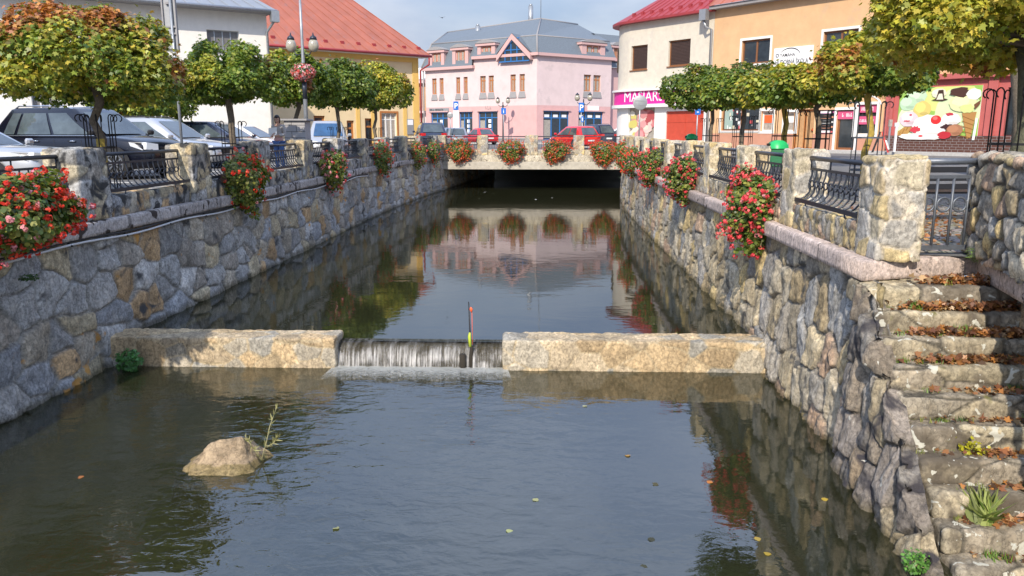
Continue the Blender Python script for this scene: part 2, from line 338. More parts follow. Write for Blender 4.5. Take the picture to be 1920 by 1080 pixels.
mat('magenta',(.72,.025,.30),.5); mat('white',(.8,.8,.8),.6); mat('rose_sign',(.58,.09,.20),.5); mat('black',(.01,.01,.01),.5); mat('blue_sign',(.01,.13,.50),.4); mat('sign_grey',(.32,.33,.34),.5,metal=.4,noise=.15)
mat('red_paint',(.62,.02,.02),.4); mat('orange_paint',(.85,.12,.03),.5); mat('lime',(.42,.52,.04),.45)
mat('brown_brick',(.085,.032,.022),.8)
mat('green_lid',(.02,.45,.13),.4); mat('green_bin',(.03,.16,.07),.5)
mat('globe',(.36,.33,.26),.12,spec=1,noise=.3,nscale=7); mat('column_block',(.34,.33,.33),.85,noise=.15,nscale=8)
mat('tyre',(.015,.015,.016),.8); mat('rim',(.55,.56,.58),.25,metal=.9); mat('lamp_glass',(.75,.77,.8),.08,spec=.8); mat('tail_red',(.45,.008,.01),.15,spec=.8)
mat('chrome',(.75,.76,.78),.12,metal=1); mat('car_glass',(.07,.09,.10),.03,spec=1.0,noise=.6,nscale=1.6); mat('blue_glass',(.03,.09,.20),.03,spec=1,noise=.4,nscale=2); mat('plate',(.7,.7,.68),.4); mat('dark_trim',(.02,.02,.022),.5)
mat('paint_black',(.004,.005,.012),.25,spec=.35,coat=.55); mat('paint_silver',(.50,.51,.53),.3,metal=.5,coat=1); mat('paint_white',(.75,.75,.75),.25,coat=1); mat('paint_red',(.60,.010,.012),.22,coat=1); mat('paint_navy',(.015,.022,.05),.2,coat=1); mat('paint_grey',(.30,.32,.36),.3,metal=.5,coat=1); mat('paint_blue_silver',(.33,.38,.45),.3,metal=.4,coat=1)
mat('skin',(.55,.33,.24),.5); mat('hair',(.018,.012,.010),.5,noise=.4,nscale=40); mat('sweater',(.42,.40,.39),.9,noise=.15,nscale=60); mat('pink_shirt',(.62,.36,.34),.8); mat('denim',(.06,.13,.33),.85,noise=.2,nscale=30); mat('dark_cloth',(.022,.018,.020),.85); mat('paper',(.9,.9,.9),.7); mat('shoe',(.03,.03,.03),.6); mat('lips',(.35,.1,.09),.5)
mat('conduit',(.55,.56,.57),.45); mat('cable_black',(.01,.01,.01),.6); mat('twig',(.30,.28,.14),.8); mat('drain_moss',(.03,.025,.018),1)
mat('poster',(.5,.5,.5),.35,attr=True); mat('planter_box',(.10,.05,.03),.7); mat('bench_black',(.015,.015,.017),.4)
mat('wood_bed',(.2,.1,.05),.8); mat('copper_wood',(.45,.26,.12),.7,noise=.2,nscale=6)
mat('tunnel',(.06,.058,.052),.95,noise=.3,nscale=2)
# ================= THE CHANNEL =================
def XL(y): return np.interp(y,[-6,9,12,15,20,28,34,39,43.5,60],[-7.1,-6.80,-6.66,-6.58,-6.52,-6.5,-6.3,-5.95,-5.4,-3.6])
def XR(y): return np.interp(y,[4,8.1,14,22,30,34,39,43.5,60],[3.40,3.40,3.42,3.43,3.5,3.62,4.0,4.47,6.3])
ZU,ZL=-2.05,-2.40
YW=11.55
# ground: one sheet left, right and beyond, with the channel cut out
def GZ(x,y): return float(np.interp(y,[13,19],[-.13,0])) if x>2 else 0.
def ground():
    ys=[-14,0,4,6.5,8.2,8.62,9,10,11,12,13,14,15,16,17,18,19,20,22,25,28,31,34,36,38,40,42,43.6,52,60]
    V=[];F=[]
    for y in ys:
        V+=[(-400,y,0),(-60,y,0),(float(XL(y))-.25,y,0)]
    k=len(V)
    for y in ys:
        xi=float(XR(y))+.25 if y>=8.6 else 5.2
        V+=[(xi,y,GZ(xi,y)),(8,y,GZ(8,y)),(60,y,0),(400,y,0)]
    for i in range(len(ys)-1):
        a=i*3; F+=[[a,a+1,a+4,a+3],[a+1,a+2,a+5,a+4]]
        b=k+i*4; F+=[[b,b+1,b+5,b+4],[b+1,b+2,b+6,b+5],[b+2,b+3,b+7,b+6]]
    n0=len(V); V+=[(-400,60,0),(400,60,0),(400,900,0),(-400,900,0),(-400,-14,0),(400,-14,0),(400,-400,0),(-400,-400,0)]
    F+=[[n0,n0+1,n0+2,n0+3],[n0+7,n0+6,n0+5,n0+4]]
    me=bpy.data.meshes.new('ground'); me.from_pydata(V,[],F); me.materials.append(MT['asphalt']); me.update()
    link('ground',me,kind='structure')
ground()
def sheet(name,pts,z,m,kind='structure'):
    me=bpy.data.meshes.new(name); me.from_pydata([(p[0],p[1],(GZ(p[0],p[1]) if len(p)<3 else p[2])+z) for p in pts],[],[list(range(len(pts)))]); me.materials.append(MT[m]); me.update(); return link(name,me,kind=kind)
def cobble_mat():
    m=mat('cobble',(.30,.265,.215),.85); t=m.node_tree; N=t.nodes; L=t.links; b=N['Principled BSDF']; tx=N.new('ShaderNodeTexCoord')
    v=N.new('ShaderNodeTexVoronoi'); v.feature='DISTANCE_TO_EDGE'; v.inputs['Scale'].default_value=9; L.new(tx.outputs['Object'],v.inputs['Vector'])
    v2=N.new('ShaderNodeTexVoronoi'); v2.inputs['Scale'].default_value=9; L.new(tx.outputs['Object'],v2.inputs['Vector'])
    mr=N.new('ShaderNodeMapRange'); mr.inputs[1].default_value=.02; mr.inputs[2].default_value=.09; L.new(v.outputs[0],mr.inputs[0])
    hs=N.new('ShaderNodeMixRGB'); hs.inputs[0].default_value=.05; hs.inputs[1].default_value=(.30,.255,.20,1); L.new(v2.outputs['Color'],hs.inputs[2])
    q=N.new('ShaderNodeMixRGB'); L.new(mr.outputs[0],q.inputs[0]); q.inputs[1].default_value=(.06,.055,.045,1); L.new(hs.outputs[0],q.inputs[2]); L.new(q.outputs[0],b.inputs['Base Color'])
    bp=N.new('ShaderNodeBump'); bp.inputs['Distance'].default_value=.02; L.new(mr.outputs[0],bp.inputs['Height']); L.new(bp.outputs[0],b.inputs['Normal'])
cobble_mat()
# right promenade paving strip (follows the slope by rows)
def strip(name,xa,xb,ys,dz,m):
    V=[];F=[]
    for i,y in enumerate(ys):
        a=xa(y);b=xb(y); V+=[(a,y,GZ(3,y)+dz),(b,y,GZ(3,y)+dz)]
        if i: F.append([2*i-2,2*i-1,2*i+1,2*i])
    me=bpy.data.meshes.new(name); me.from_pydata(V,[],F); me.materials.append(MT[m]); me.update(); link(name,me,kind='structure')
strip('promenade_paving',lambda y:float(XR(y))+.45,lambda y:7.9,[8.62,10,11,12,13,14,15,16,17,18,19,22,28,34,40,43],.006,'cobble')
strip('left_pavement',lambda y:-9.2,lambda y:float(XL(y))-.45,[2,13,19,25,30,36,43],.006,'paving')
sheet('far_pavement',[(-40,72),(40,72),(40,110),(-40,110)],.12,'paving')
m=MB(); m.box(-40,40,71.8,72,0,.125); m.build('far_kerb','kerb',kind='structure')
m=MB(); M0=Matrix.Translation((19.3,43,0))@Matrix.Rotation(math.atan2(-1.13,1),4,'Z'); m.box(-22,30,-2.6,-.02,0,.14,M0); m.mat('kerb'); m.box(-22,30,-2.75,-2.6,0,.145,M0); m.build('shop_pavement','paving',kind='structure')
# parking bay lines on the left
m=MB()
for y in (17.9,22.9,27.9): m.box(-15,-9.6,y-.06,y+.06,.004,.008)
m.build('parking_lines','white_trim',kind='structure')
# bed and water
mat('bed',(.10,.095,.045),.9); 
def bedmat():
    m=MT['bed']; t=m.node_tree; N=t.nodes; L=t.links; b=N['Principled BSDF']; tx=N.new('ShaderNodeTexCoord')
    z=N.new('ShaderNodeTexNoise'); z.inputs['Scale'].default_value=.55; z.inputs['Detail'].default_value=7; z.inputs['Roughness'].default_value=.6; L.new(tx.outputs['Object'],z.inputs['Vector'])
    c=N.new('ShaderNodeValToRGB'); c.color_ramp.elements[0].position=.38; c.color_ramp.elements[1].position=.62; c.color_ramp.elements[0].color=(.035,.05,.022,1); c.color_ramp.elements[1].color=(.20,.19,.095,1)
    L.new(z.outputs[0],c.inputs[0]); L.new(c.outputs[0],b.inputs['Base Color'])
bedmat()
def chan(name,y0,y1,z,m,ext=.6,n=24,kind='structure'):
    V=[];F=[]
    for i in range(n+1):
        y=y0+(y1-y0)*i/n; V+=[(float(XL(y))-ext,y,z),(float(XR(y))+ext*1.3,y,z)]
        if i: F.append([2*i-2,2*i-1,2*i+1,2*i])
    me=bpy.data.meshes.new(name); me.from_pydata(V,[],F); me.materials.append(MT[m]); me.update(); return link(name,me,kind=kind)
chan('channel_bed',-13,75,-3.0,'bed')
def watermat(name,sc,strength,tint,ior=1.6,patch=None):
    m=bpy.data.materials.new(name); m.use_nodes=True; t=m.node_tree; N=t.nodes; L=t.links; N.clear(); o=N.new('ShaderNodeOutputMaterial')
    tr=N.new('ShaderNodeBsdfTransparent'); tr.inputs[0].default_value=(*tint,1); gl=N.new('ShaderNodeBsdfGlossy'); gl.inputs['Roughness'].default_value=.015
    fr=N.new('ShaderNodeFresnel'); fr.inputs[0].default_value=ior; mxs=N.new('ShaderNodeMixShader'); tx=N.new('ShaderNodeTexCoord')
    mp=N.new('ShaderNodeMapping'); mp.inputs['Scale'].default_value=(.75,1.25,1); mp.inputs['Rotation'].default_value=(0,0,R(14)); L.new(tx.outputs['Object'],mp.inputs[0])
    hs=None
    for (s,w,d) in sc:
        z=N.new('ShaderNodeTexNoise'); z.inputs['Scale'].default_value=s; z.inputs['Detail'].default_value=d; z.inputs['Distortion'].default_value=.5; L.new(mp.outputs[0],z.inputs['Vector'])
        a=N.new('ShaderNodeMath'); a.operation='MULTIPLY'; a.inputs[1].default_value=w; L.new(z.outputs[0],a.inputs[0])
        if hs is None: hs=a.outputs[0]
        else:
            q=N.new('ShaderNodeMath'); q.operation='ADD'; L.new(hs,q.inputs[0]); L.new(a.outputs[0],q.inputs[1]); hs=q.outputs[0]
    bp=N.new('ShaderNodeBump'); bp.inputs['Distance'].default_value=strength; bp.inputs['Strength'].default_value=1; L.new(hs,bp.inputs['Height'])
    if patch:  # ripples strong in the middle of the channel below the weir, calm under the right wall
        sp=N.new('ShaderNodeSeparateXYZ'); L.new(tx.outputs['Object'],sp.inputs[0]); mr=N.new('ShaderNodeMapRange'); mr.interpolation_type='SMOOTHSTEP'; mr.inputs[1].default_value=patch[0]; mr.inputs[2].default_value=patch[1]; mr.inputs[3].default_value=1; mr.inputs[4].default_value=patch[2]
        L.new(sp.outputs[0],mr.inputs[0]); L.new(mr.outputs[0],bp.inputs['Strength'])
    L.new(bp.outputs[0],gl.inputs['Normal']); L.new(bp.outputs[0],fr.inputs['Normal'])
    df=N.new('ShaderNodeBsdfDiffuse'); df.inputs[0].default_value=(.10,.105,.05,1); tb=N.new('ShaderNodeMixShader'); tb.inputs[0].default_value=.2; L.new(tr.outputs[0],tb.inputs[1]); L.new(df.outputs[0],tb.inputs[2])
    L.new(fr.outputs[0],mxs.inputs[0]); L.new(tb.outputs[0],mxs.inputs[1]); L.new(gl.outputs[0],mxs.inputs[2]); L.new(mxs.outputs[0],o.inputs[0]); MT[name]=m
watermat('water_low',[(1.1,1,2),(5.5,.36,3),(18,.05,2)],.026,(.55,.62,.42),2.35,(-.8,2.0,.16))
watermat('water_up',[(.9,.6,2),(6,.14,3)],.0065,(.30,.36,.22),2.5)
chan('lower_water',-13,YW-.05,ZL,'water_low'); chan('upper_water',YW+.1,75,ZU,'water_up')
# ---------------- retaining walls ----------------
def wallskin(name,front,ys,zs,cell,pal,mortar,seed,side,amp,matn,topf=None,batter=lambda y,z:0,rough=.03):
    Y,Z=np.meshgrid(ys,np.linspace(0,1,zs),indexing='ij')
    zt=np.array([topf(y) if topf else -.34 for y in ys])[:,None]; Zr=-3.0+(zt+3.0)*Z
    X=front(Y)+0*Z; P=np.stack([X,Y,Zr],-1).reshape(-1,3); P[:,0]-=side*batter(P[:,1],P[:,2])
    UV=np.stack([P[:,1],P[:,2],0*P[:,1]],1)
    H,C=stonefield(P,UV,cell,amp,pal,mortar,seed,.38,True,.055,rough,.6)
    wet=np.clip(((ZU if False else P[:,2]*0+np.where(P[:,1]>YW,ZU,ZL))+.13+.05*fbm(P*3,2,3)-P[:,2])/.1,0,1)[:,None]; C=C*(1-wet)+wet*(C*.35+np.array([.05,.04,.015]))
    P[:,0]-=side*H
    a,b=len(ys),zs; idx=np.arange(a*b).reshape(a,b); q=np.stack([idx[:-1,:-1],idx[1:,:-1],idx[1:,1:],idx[:-1,1:]],-1).reshape(-1,4)
    if side<0: pass
    else: q=q[:,::-1]
    return P,C,q
def ysamp(y0,y1,k):
    ys=[y0]
    while ys[-1]<y1: ys.append(ys[-1]+k*max(ys[-1],6)**1.45/14)
    ys[-1]=y1; return np.array(ys)
# left wall: grey stones
LW=empty('left_retaining_wall',(-6.6,20,-2.4),label='grey rubble stone retaining wall along the left side of the channel, in shade',cat='wall')
def child(o,par):
    o.parent=par; o.matrix_parent_inverse=Matrix.Translation(-Vector(par.location)) if par.rotation_euler[2]==0 else par.matrix_basis.inverted(); return o
p=wallskin('w',lambda y:XL(y)-.08,ysamp(4.5,60,.013),118,(.62,.46,1),PL,(.25,.24,.215),3,-1,.055,'left_stone',batter=lambda y,z:.17*np.clip((-.35-z)/2.1,0,1.3)*np.interp(y,[9,12],[1,.75]),rough=.035)
child(link('wall_face',joinmesh('wall_face',[p],'left_stone')),LW)
RW=empty('right_retaining_wall',(3.5,20,-2.4),label='tan and ochre rubble stone retaining wall along the right side of the channel, in sun',cat='wall')
p=wallskin('w',lambda y:XR(y)+.10,ysamp(7.7,60,.013),118,(.44,.58,1),PR,(.21,.185,.145),11,1,.055,'wall_stone',batter=lambda y,z:.13*np.clip((-.35-z)/2.1,0,1.3),rough=.045)
child(link('wall_face',joinmesh('wall_face',[p],'wall_stone')),RW)
# coping swept along the wall tops
def coping(name,pts,w,z0,z1,side,matn,seed,par,base=(.42,.35,.31),piece=1.7,res=.035,far=1.):
    pts=[np.array(p,float) for p in pts]; L=[0]
    for a,b in zip(pts,pts[1:]): L.append(L[-1]+np.linalg.norm(b-a))
    S=[0]
    while S[-1]<L[-1]:
        q=np.interp(S[-1],L,[p[1] for p in pts]); S.append(S[-1]+res*max(1,abs(q)/9*far))
    S[-1]=L[-1]; S=np.array(S); mit={}
    for ci in range(1,len(pts)-1):
        d1=(pts[ci]-pts[ci-1])/np.linalg.norm(pts[ci]-pts[ci-1]); d2=(pts[ci+1]-pts[ci])/np.linalg.norm(pts[ci+1]-pts[ci])
        if d1@d2<.7:
            ta=math.tan(math.acos(np.clip(d1@d2,-1,1))/2)*w+.03; S=np.array(sorted([s for s in S if abs(s-L[ci])>ta or s in(S[0],S[-1])]+[L[ci]])); n1=np.array([d1[1],-d1[0]])*side; n2=np.array([d2[1],-d2[0]])*side; mit[L[ci]]=(n1+n2)/(1+n1@n2)
    X=np.interp(S,L,[p[0] for p in pts]); Y=np.interp(S,L,[p[1] for p in pts])
    dx=np.gradient(X,S); dy=np.gradient(Y,S); nl=np.hypot(dx,dy); nx=dy/nl*side; ny=-dx/nl*side   # outward
    for i,s in enumerate(S):
        k=min(max(int(np.searchsorted(L,s,side='right'))-1,0),len(pts)-2); dd=pts[k+1]-pts[k]; dd=dd/np.linalg.norm(dd)
        if mit and abs(s-list(mit)[0])<1.3: nx[i],ny[i]=dd[1]*side,-dd[0]*side
        if s in mit: nx[i],ny[i]=mit[s]
    prof=[(-w,z1)]+[(-w*(1-t),z1) for t in (.3,.6,.85,.96)]+[(0,z1-.02)]+[(0,z1-.02+(z0-z1+.02)*t) for t in (.25,.5,.75,1)]+[(-w*.25,z0-.01),(-w,z0-.01)]
    P=np.array([[ [X[i]+nx[i]*o,Y[i]+ny[i]*o,z] for o,z in prof] for i in range(len(S))]); n=P.shape[1]
    Pf=P.reshape(-1,3); d=.007*fbm(Pf*7,4,seed)+.006*fbm(Pf*20,2,seed+1); Pf[:,0]+=np.repeat(nx,n)*d; Pf[:,1]+=np.repeat(ny,n)*d; Pf[:,2]+=d*.8
    ph=(S/piece)%1; jt=np.clip(1-np.abs(ph-.5)*2/1,0,1); jn=(np.abs(((S/piece+.5)%1)-.5)<.5*res*1.2*np.maximum(1,Y/9*far)/piece).astype(float)
    tone=h3((S//piece).astype(np.int64),np.zeros(len(S),np.int64),np.zeros(len(S),np.int64),seed)
    C=np.array(base)*(.82+.36*np.repeat(tone,n))[:,None]*(1+.25*fbm(Pf*5,4,seed+4))[:,None]*(1-.55*np.repeat(jn,n))[:,None]
    idx=np.arange(len(Pf)).reshape(len(S),n); q=np.stack([idx[:-1,:-1],idx[1:,:-1],idx[1:,1:],idx[:-1,1:]],-1).reshape(-1,4)
    if side>0: q=q[:,::-1]
    ends=np.array([[idx[0,0],idx[0,5],idx[0,9],idx[0,11]],[idx[-1,11],idx[-1,9],idx[-1,5],idx[-1,0]]]); q=np.concatenate([q,ends])
    return child(link('coping',joinmesh('coping',[(Pf,C,q)],matn,True)),par)
yy=[2,6,9,12,15,20,28,34,39,43.4]
coping('c',[(XL(y),y) for y in yy],.72,-.35,-.14,1,'left_coping_stone',21,LW,base=(.36,.33,.31))
# corner points on the right: gate recess above the stair
G0=(3.38,8.08); G1=(4.80,8.50); G2=(4.28,6.4); G3=(3.95,4.2)
yr=[43.4,39,34,30,22,14,11,8.08]
coping('c',[(XR(y)-.02,y) for y in yr]+[(3.9,8.24),(4.86,8.52)],.56,-.35,-.14,1,'coping_stone',31,RW,base=(.47,.385,.34))
ST=empty('stone_stair',(4.1,7,-1.3),label='worn stone stair going down to the water beside the gate, strewn with brown leaves',cat='stairs')
# ---------------- pillars, low walls, railings, planters ----------------
PYL=[7.85,11.5,15.05,18.45,21.95,25.5,29.1,32.6,36.0,39.2,42.3]
PYR=[8.42,11.25,14.1,16.95,19.75,22.5,25.2,28.0,31.0,34.0,37.2,40.3]
for i,y in enumerate(PYL):
    x=float(XL(y)); res=.028*max(1,y/12)
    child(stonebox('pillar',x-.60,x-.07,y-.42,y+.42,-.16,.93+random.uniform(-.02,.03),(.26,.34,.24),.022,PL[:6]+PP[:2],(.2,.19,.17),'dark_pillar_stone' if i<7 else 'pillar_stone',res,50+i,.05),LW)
for i,(a,b) in enumerate(zip(PYL,PYL[1:])):
    x=float(XL((a+b)/2)); res=.04*max(1,a/12)
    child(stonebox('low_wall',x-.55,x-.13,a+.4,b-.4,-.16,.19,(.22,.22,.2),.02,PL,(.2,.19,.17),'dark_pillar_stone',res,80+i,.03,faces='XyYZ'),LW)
for i,y in enumerate(PYR):
    x=float(XR(y)); x0,x1,y0,y1=x+.12,x+.60,y-.30,y+.30
    child(stonebox('pillar',x0,x1,y0,y1,-.16,.95+random.uniform(-.02,.02),(.30,.30,.275) if i<2 else (.24,.28,.24),.024,PP if i<3 else PP+PR[:4],(.54,.48,.38),'pillar_stone',.016 if i==0 else .028*max(1,y/12),120+i,.045,jit=.24,joint=.07,tilt=.3),RW)
for i,(a,b) in enumerate(zip(PYR,PYR[1:])):
    x=float(XR((a+b)/2)); res=.03*max(1,a/12)
    child(stonebox('low_wall',x+.13,x+.55,a+.28,b-.28,-.16,.20,(.2,.13,.2),.03,PR,(.24,.22,.17),'pillar_stone',res,150+i,.035,faces='xyYZ',joint=.09),RW)
# iron railing panels, local: length along Y, outward towards the water = +X
def railing(L,detail):
    o=empty('iron_railing')
    MB().tube([(0,-L/2,.83),(0,L/2,.83)],.032,10).build('top_rail','iron',o)
    m=MB(); m.box(-.008,.008,-L/2,L/2,.665,.70); m.box(.185,.20,-L/2,L/2,.235,.29)
    for y in (-L/2+.03,-L*.17,L*.17,L/2-.03): m.tube([(0,y,.70),(0,y,.81)],.011,6)
    for y in (-L*.3,L*.3): m.tube([(.19,y,.24),(.17,y,.16)],.009,6)
    m.build('frame','iron',o)
    nb=int(L/.175); ms=[]
    for k in range(nb):
        y=-L/2+(k+.5)*L/nb; m=MB()
        m.tube([(0,y,.67),(.005,y,.60),(.03,y,.52),(.012,y,.44),(.02,y,.37),(.08,y,.30),(.15,y,.265),(.19,y,.262)],.0115 if detail else .014,6,False)
        if k<nb-1:
            w=L/nb; m.tube([(.025,y+w/2+math.cos(t)*w*.36,.485+math.sin(t)*.045) for t in np.linspace(0,2*math.pi,11)],.0095,5,False)
        m.tube([(.028,y,.50),(.028,y,.47)],.017,6)
        ms.append(m)
    if detail:
        for m in ms: m.build('baluster','iron',o)
    else:
        M=MB()
        for m in ms: M.add(m.V,m.F)
        M.build('balusters','iron',o)
    return o
NTH=['nearest','second','third','fourth','fifth','sixth','seventh','eighth','ninth','tenth','eleventh','twelfth']
FLL=[0,2,4,6,8,9]; FLR=[1,3,5,7,9,10]   # bays carrying flowers
protoL=protoR=farL=farR=None
for side,PY,XF,FL in (('left',PYL,XL,FLL),('right',PYR,XR,FLR)):
    hp=.42 if side=='left' else .30
    base={}
    for i,(a,b) in enumerate(zip(PY,PY[1:])):
        L=b-a-2*hp+.06; det=i<3; key=det
        ym=(a+b)/2; x=float(XF(ym))+(-.34 if side=='left' else .34)
        if key not in base: o=railing(L,det); base[key]=(o,L)
        else: o=copy_tree(base[key][0])
        ang=math.atan2(float(XF(b))-float(XF(a)),b-a)
        o.location=(x,ym,0); o.rotation_euler=(0,0,-ang+(0 if side=='left' else math.pi)); o.scale=(1,L/base[key][1],1)
        fl='behind geraniums' if i in FL else 'no flowers'
        tag(o,f'wrought iron railing panel, {NTH[i]} bay from the camera, {side} wall, {fl}','railing',f'railing panels of the {side} wall')
# ---------------- scattered leaf meshes ----------------
MAPLE=np.array([(0,0),(.22,.16),(.50,.08),(.38,.32),(.58,.60),(.24,.56),(0,1),(-.24,.56),(-.58,.60),(-.38,.32),(-.50,.08),(-.22,.16)])-np.array([0,.25])
OVAL=np.array([(0,0),(.32,.25),(.36,.6),(0,1),(-.36,.6),(-.32,.25)])-np.array([0,.25])
ROUND=np.array([(math.cos(t),math.sin(t)) for t in np.linspace(0,2*math.pi,7)[:-1]])*.5
BLADE=np.array([(-.05,0),(.05,0),(.035,.5),(0,1),(-.035,.5)])
def leaves(name,pos,nrm,tip,size,col,matn='leaf',shape=MAPLE,fold=.25,parent=None,**k):
    n=len(pos); K=len(shape); nrm=nrm/np.linalg.norm(nrm,axis=1,keepdims=True)
    t=tip-(tip*nrm).sum(1,keepdims=True)*nrm; t/=np.maximum(np.linalg.norm(t,axis=1,keepdims=True),1e-6); s=np.cross(nrm,t)
    V=pos[:,None]+size[:,None,None]*(s[:,None]*shape[None,:,0:1]+t[:,None]*shape[None,:,1:2]-nrm[:,None]*(fold*(np.abs(shape[None,:,0:1])+.4*shape[None,:,1:2]**2)))
    V=V.reshape(-1,3); C=np.repeat(col,K,0)
    return link(name,fastmesh(name,V,np.arange(n*K),np.arange(n)*K,np.full(n,K),matn,C),parent,**k)
def rn(n): return RS.normal(size=(n,3))
def unit(v): return v/np.maximum(np.linalg.norm(v,axis=1,keepdims=True),1e-9)
GREENS=np.array([(.11,.175,.022),(.15,.21,.028),(.075,.135,.022),(.20,.235,.03)])
YEL=np.array([(.38,.35,.04),(.29,.31,.04),(.46,.36,.045)]); ORA=np.array([(.36,.13,.035),(.28,.10,.04),(.45,.20,.05)])
def crown(par,R0,H0,zc,n,size,yellow,orange,seed,shape=MAPLE,dark=1.,flat=.55,off=(0,0)):
    """foliage of a globe-pruned maple: clumps on a flattened spheroid, leaves on the outside of every clump"""
    rs=np.random.RandomState(seed); K=int(120*(R0/1.8)**1.5); u=unit(rs.normal(size=(K,3))); u[:,2]=np.where(u[:,2]<-.45,u[:,2]*.5,u[:,2])
    lump=1+.10*vnoise(u*2.2+seed,seed)
    cc=u*np.array([R0,R0,H0])*(lump*np.where(rs.uniform(size=K)<.72,.78,rs.uniform(.25,.7,K)))[:,None]; cr=rs.uniform(.17,.30,K)*R0*.85
    pick=rs.randint(0,K,n); d=unit(rs.normal(size=(n,3))+u[pick]*1.0); rad=rs.uniform(.55,1.0,n)**.6
    stray=rs.uniform(size=n)<.04; rad=np.where(stray,rad*1.35,rad)
    P=cc[pick]+d*(cr[pick]*rad)[:,None]; P[:,2]=np.maximum(P[:,2],-H0*(.72+.10*rs.uniform(size=n)))
    N=d*.7+np.array([0,0,.55])+rs.normal(size=(n,3))*.45; T=np.cross(d,rs.normal(size=(n,3)))*.6+np.array([0,0,-.7])+d*.5
    hue=fbm(np.concatenate([cc])*.9+seed*3.1,2,seed)*1.6+.35*u[:,2]; hl=hue[pick]+rs.normal(size=n)*.28
    g=GREENS[rs.randint(0,4,n)]; y=YEL[rs.randint(0,3,n)]; o=ORA[rs.randint(0,3,n)]
    ky=np.clip((hl-(1-yellow*2))*1.4,0,1)[:,None]; C=g*(1-ky)+y*ky
    ho=fbm(P*1.1+seed*7,3,seed+5)*1.5+.3*P[:,2]/H0+rs.normal(size=n)*.2; ko=np.clip((ho-(1-orange*2))*3,0,1)[:,None]; C=C*(1-ko)+o*ko
    C=C*(rs.uniform(.75,1.4,n)*dark*1.12)[:,None]; P=P+np.array([off[0],off[1],zc])
    leaves('crown',P,N,T,size*rs.uniform(.65,1.2,n),C,'leaf',shape,.22,par)
    return cc+np.array([off[0],off[1],zc])
def tree(x,y,label,R0=1.8,H0=1.0,zc=2.5,n=6000,size=.13,yellow=.3,orange=.1,seed=1,shape=MAPLE,tr=.075,bark='bark',guard=True,z0=0,dark=1.,off=(0,0),yel_base=False,group='pruned maples along the channel'):
    o=empty('maple_tree',(x,y,z0),label=label,cat='tree',group=group)
    cc=crown(o,R0,H0,zc-z0,int(n*2.3),size,yellow,orange,seed,shape,dark,off=off)
    rs=random.Random(seed); m=MB(); top=zc-z0-H0*.35
    m.tube([(rs.uniform(-.02,.02)*k,rs.uniform(-.02,.02)*k,top*k/6) for k in range(7)],[tr*1.25,tr*1.05,tr,tr*.97,tr*.95,tr*1.0,tr*1.1],10)
    if yel_base: m.mat('bark'); 
    m.build('trunk',bark,o)
    if yel_base:
        m=MB(); m.tube([(0,0,.25),(0,0,.6),(0,0,1.05)],[tr*1.16,tr*1.08,tr*1.04],10); m.build('bark_lichen','bark_yellow',o)
    m=MB()
    for c in cc[::4]:
        a=Vector((0,0,top*.97)); b=a.lerp(Vector(c),.72); b.z-=.0; mid=a.lerp(b,.5)+Vector((rs.uniform(-.1,.1),rs.uniform(-.1,.1),-.05)); m.tube([a,mid,b],[tr*.5,tr*.28,.008],5,False)
    m.build('limbs','bark',o); return o
def guard(x,y,z0,h,label,mt='black_iron',w=.30,n=8):
    o=empty('tree_guard',(x,y,z0),label=label,cat='tree guard',group='iron tree guards')
    m=MB()
    for k in range(n):
        t=2*math.pi*(k+.5)/n; c,s=math.cos(t),math.sin(t); p=[(c*w,s*w,0),(c*w,s*w,h-.12)]
        for q in np.linspace(0,math.pi*1.35,8)[1:]: p.append((c*(w+.07-.07*math.cos(q)),s*(w+.07-.07*math.cos(q)),h-.12+.07*math.sin(q)))
        m.tube(p,.011,5)
    m.build('bars',mt,o)
    for zz in (.35,h*.56):
        m=MB(); r=w+.004; N=16; vs=[(math.cos(2*math.pi*k/N)*r,math.sin(2*math.pi*k/N)*r,zz+d) for d in(0,.035) for k in range(N)]
        m.add(vs,[[k,(k+1)%N,N+(k+1)%N,N+k] for k in range(N)]); m.build('hoop',mt,o)
    return o
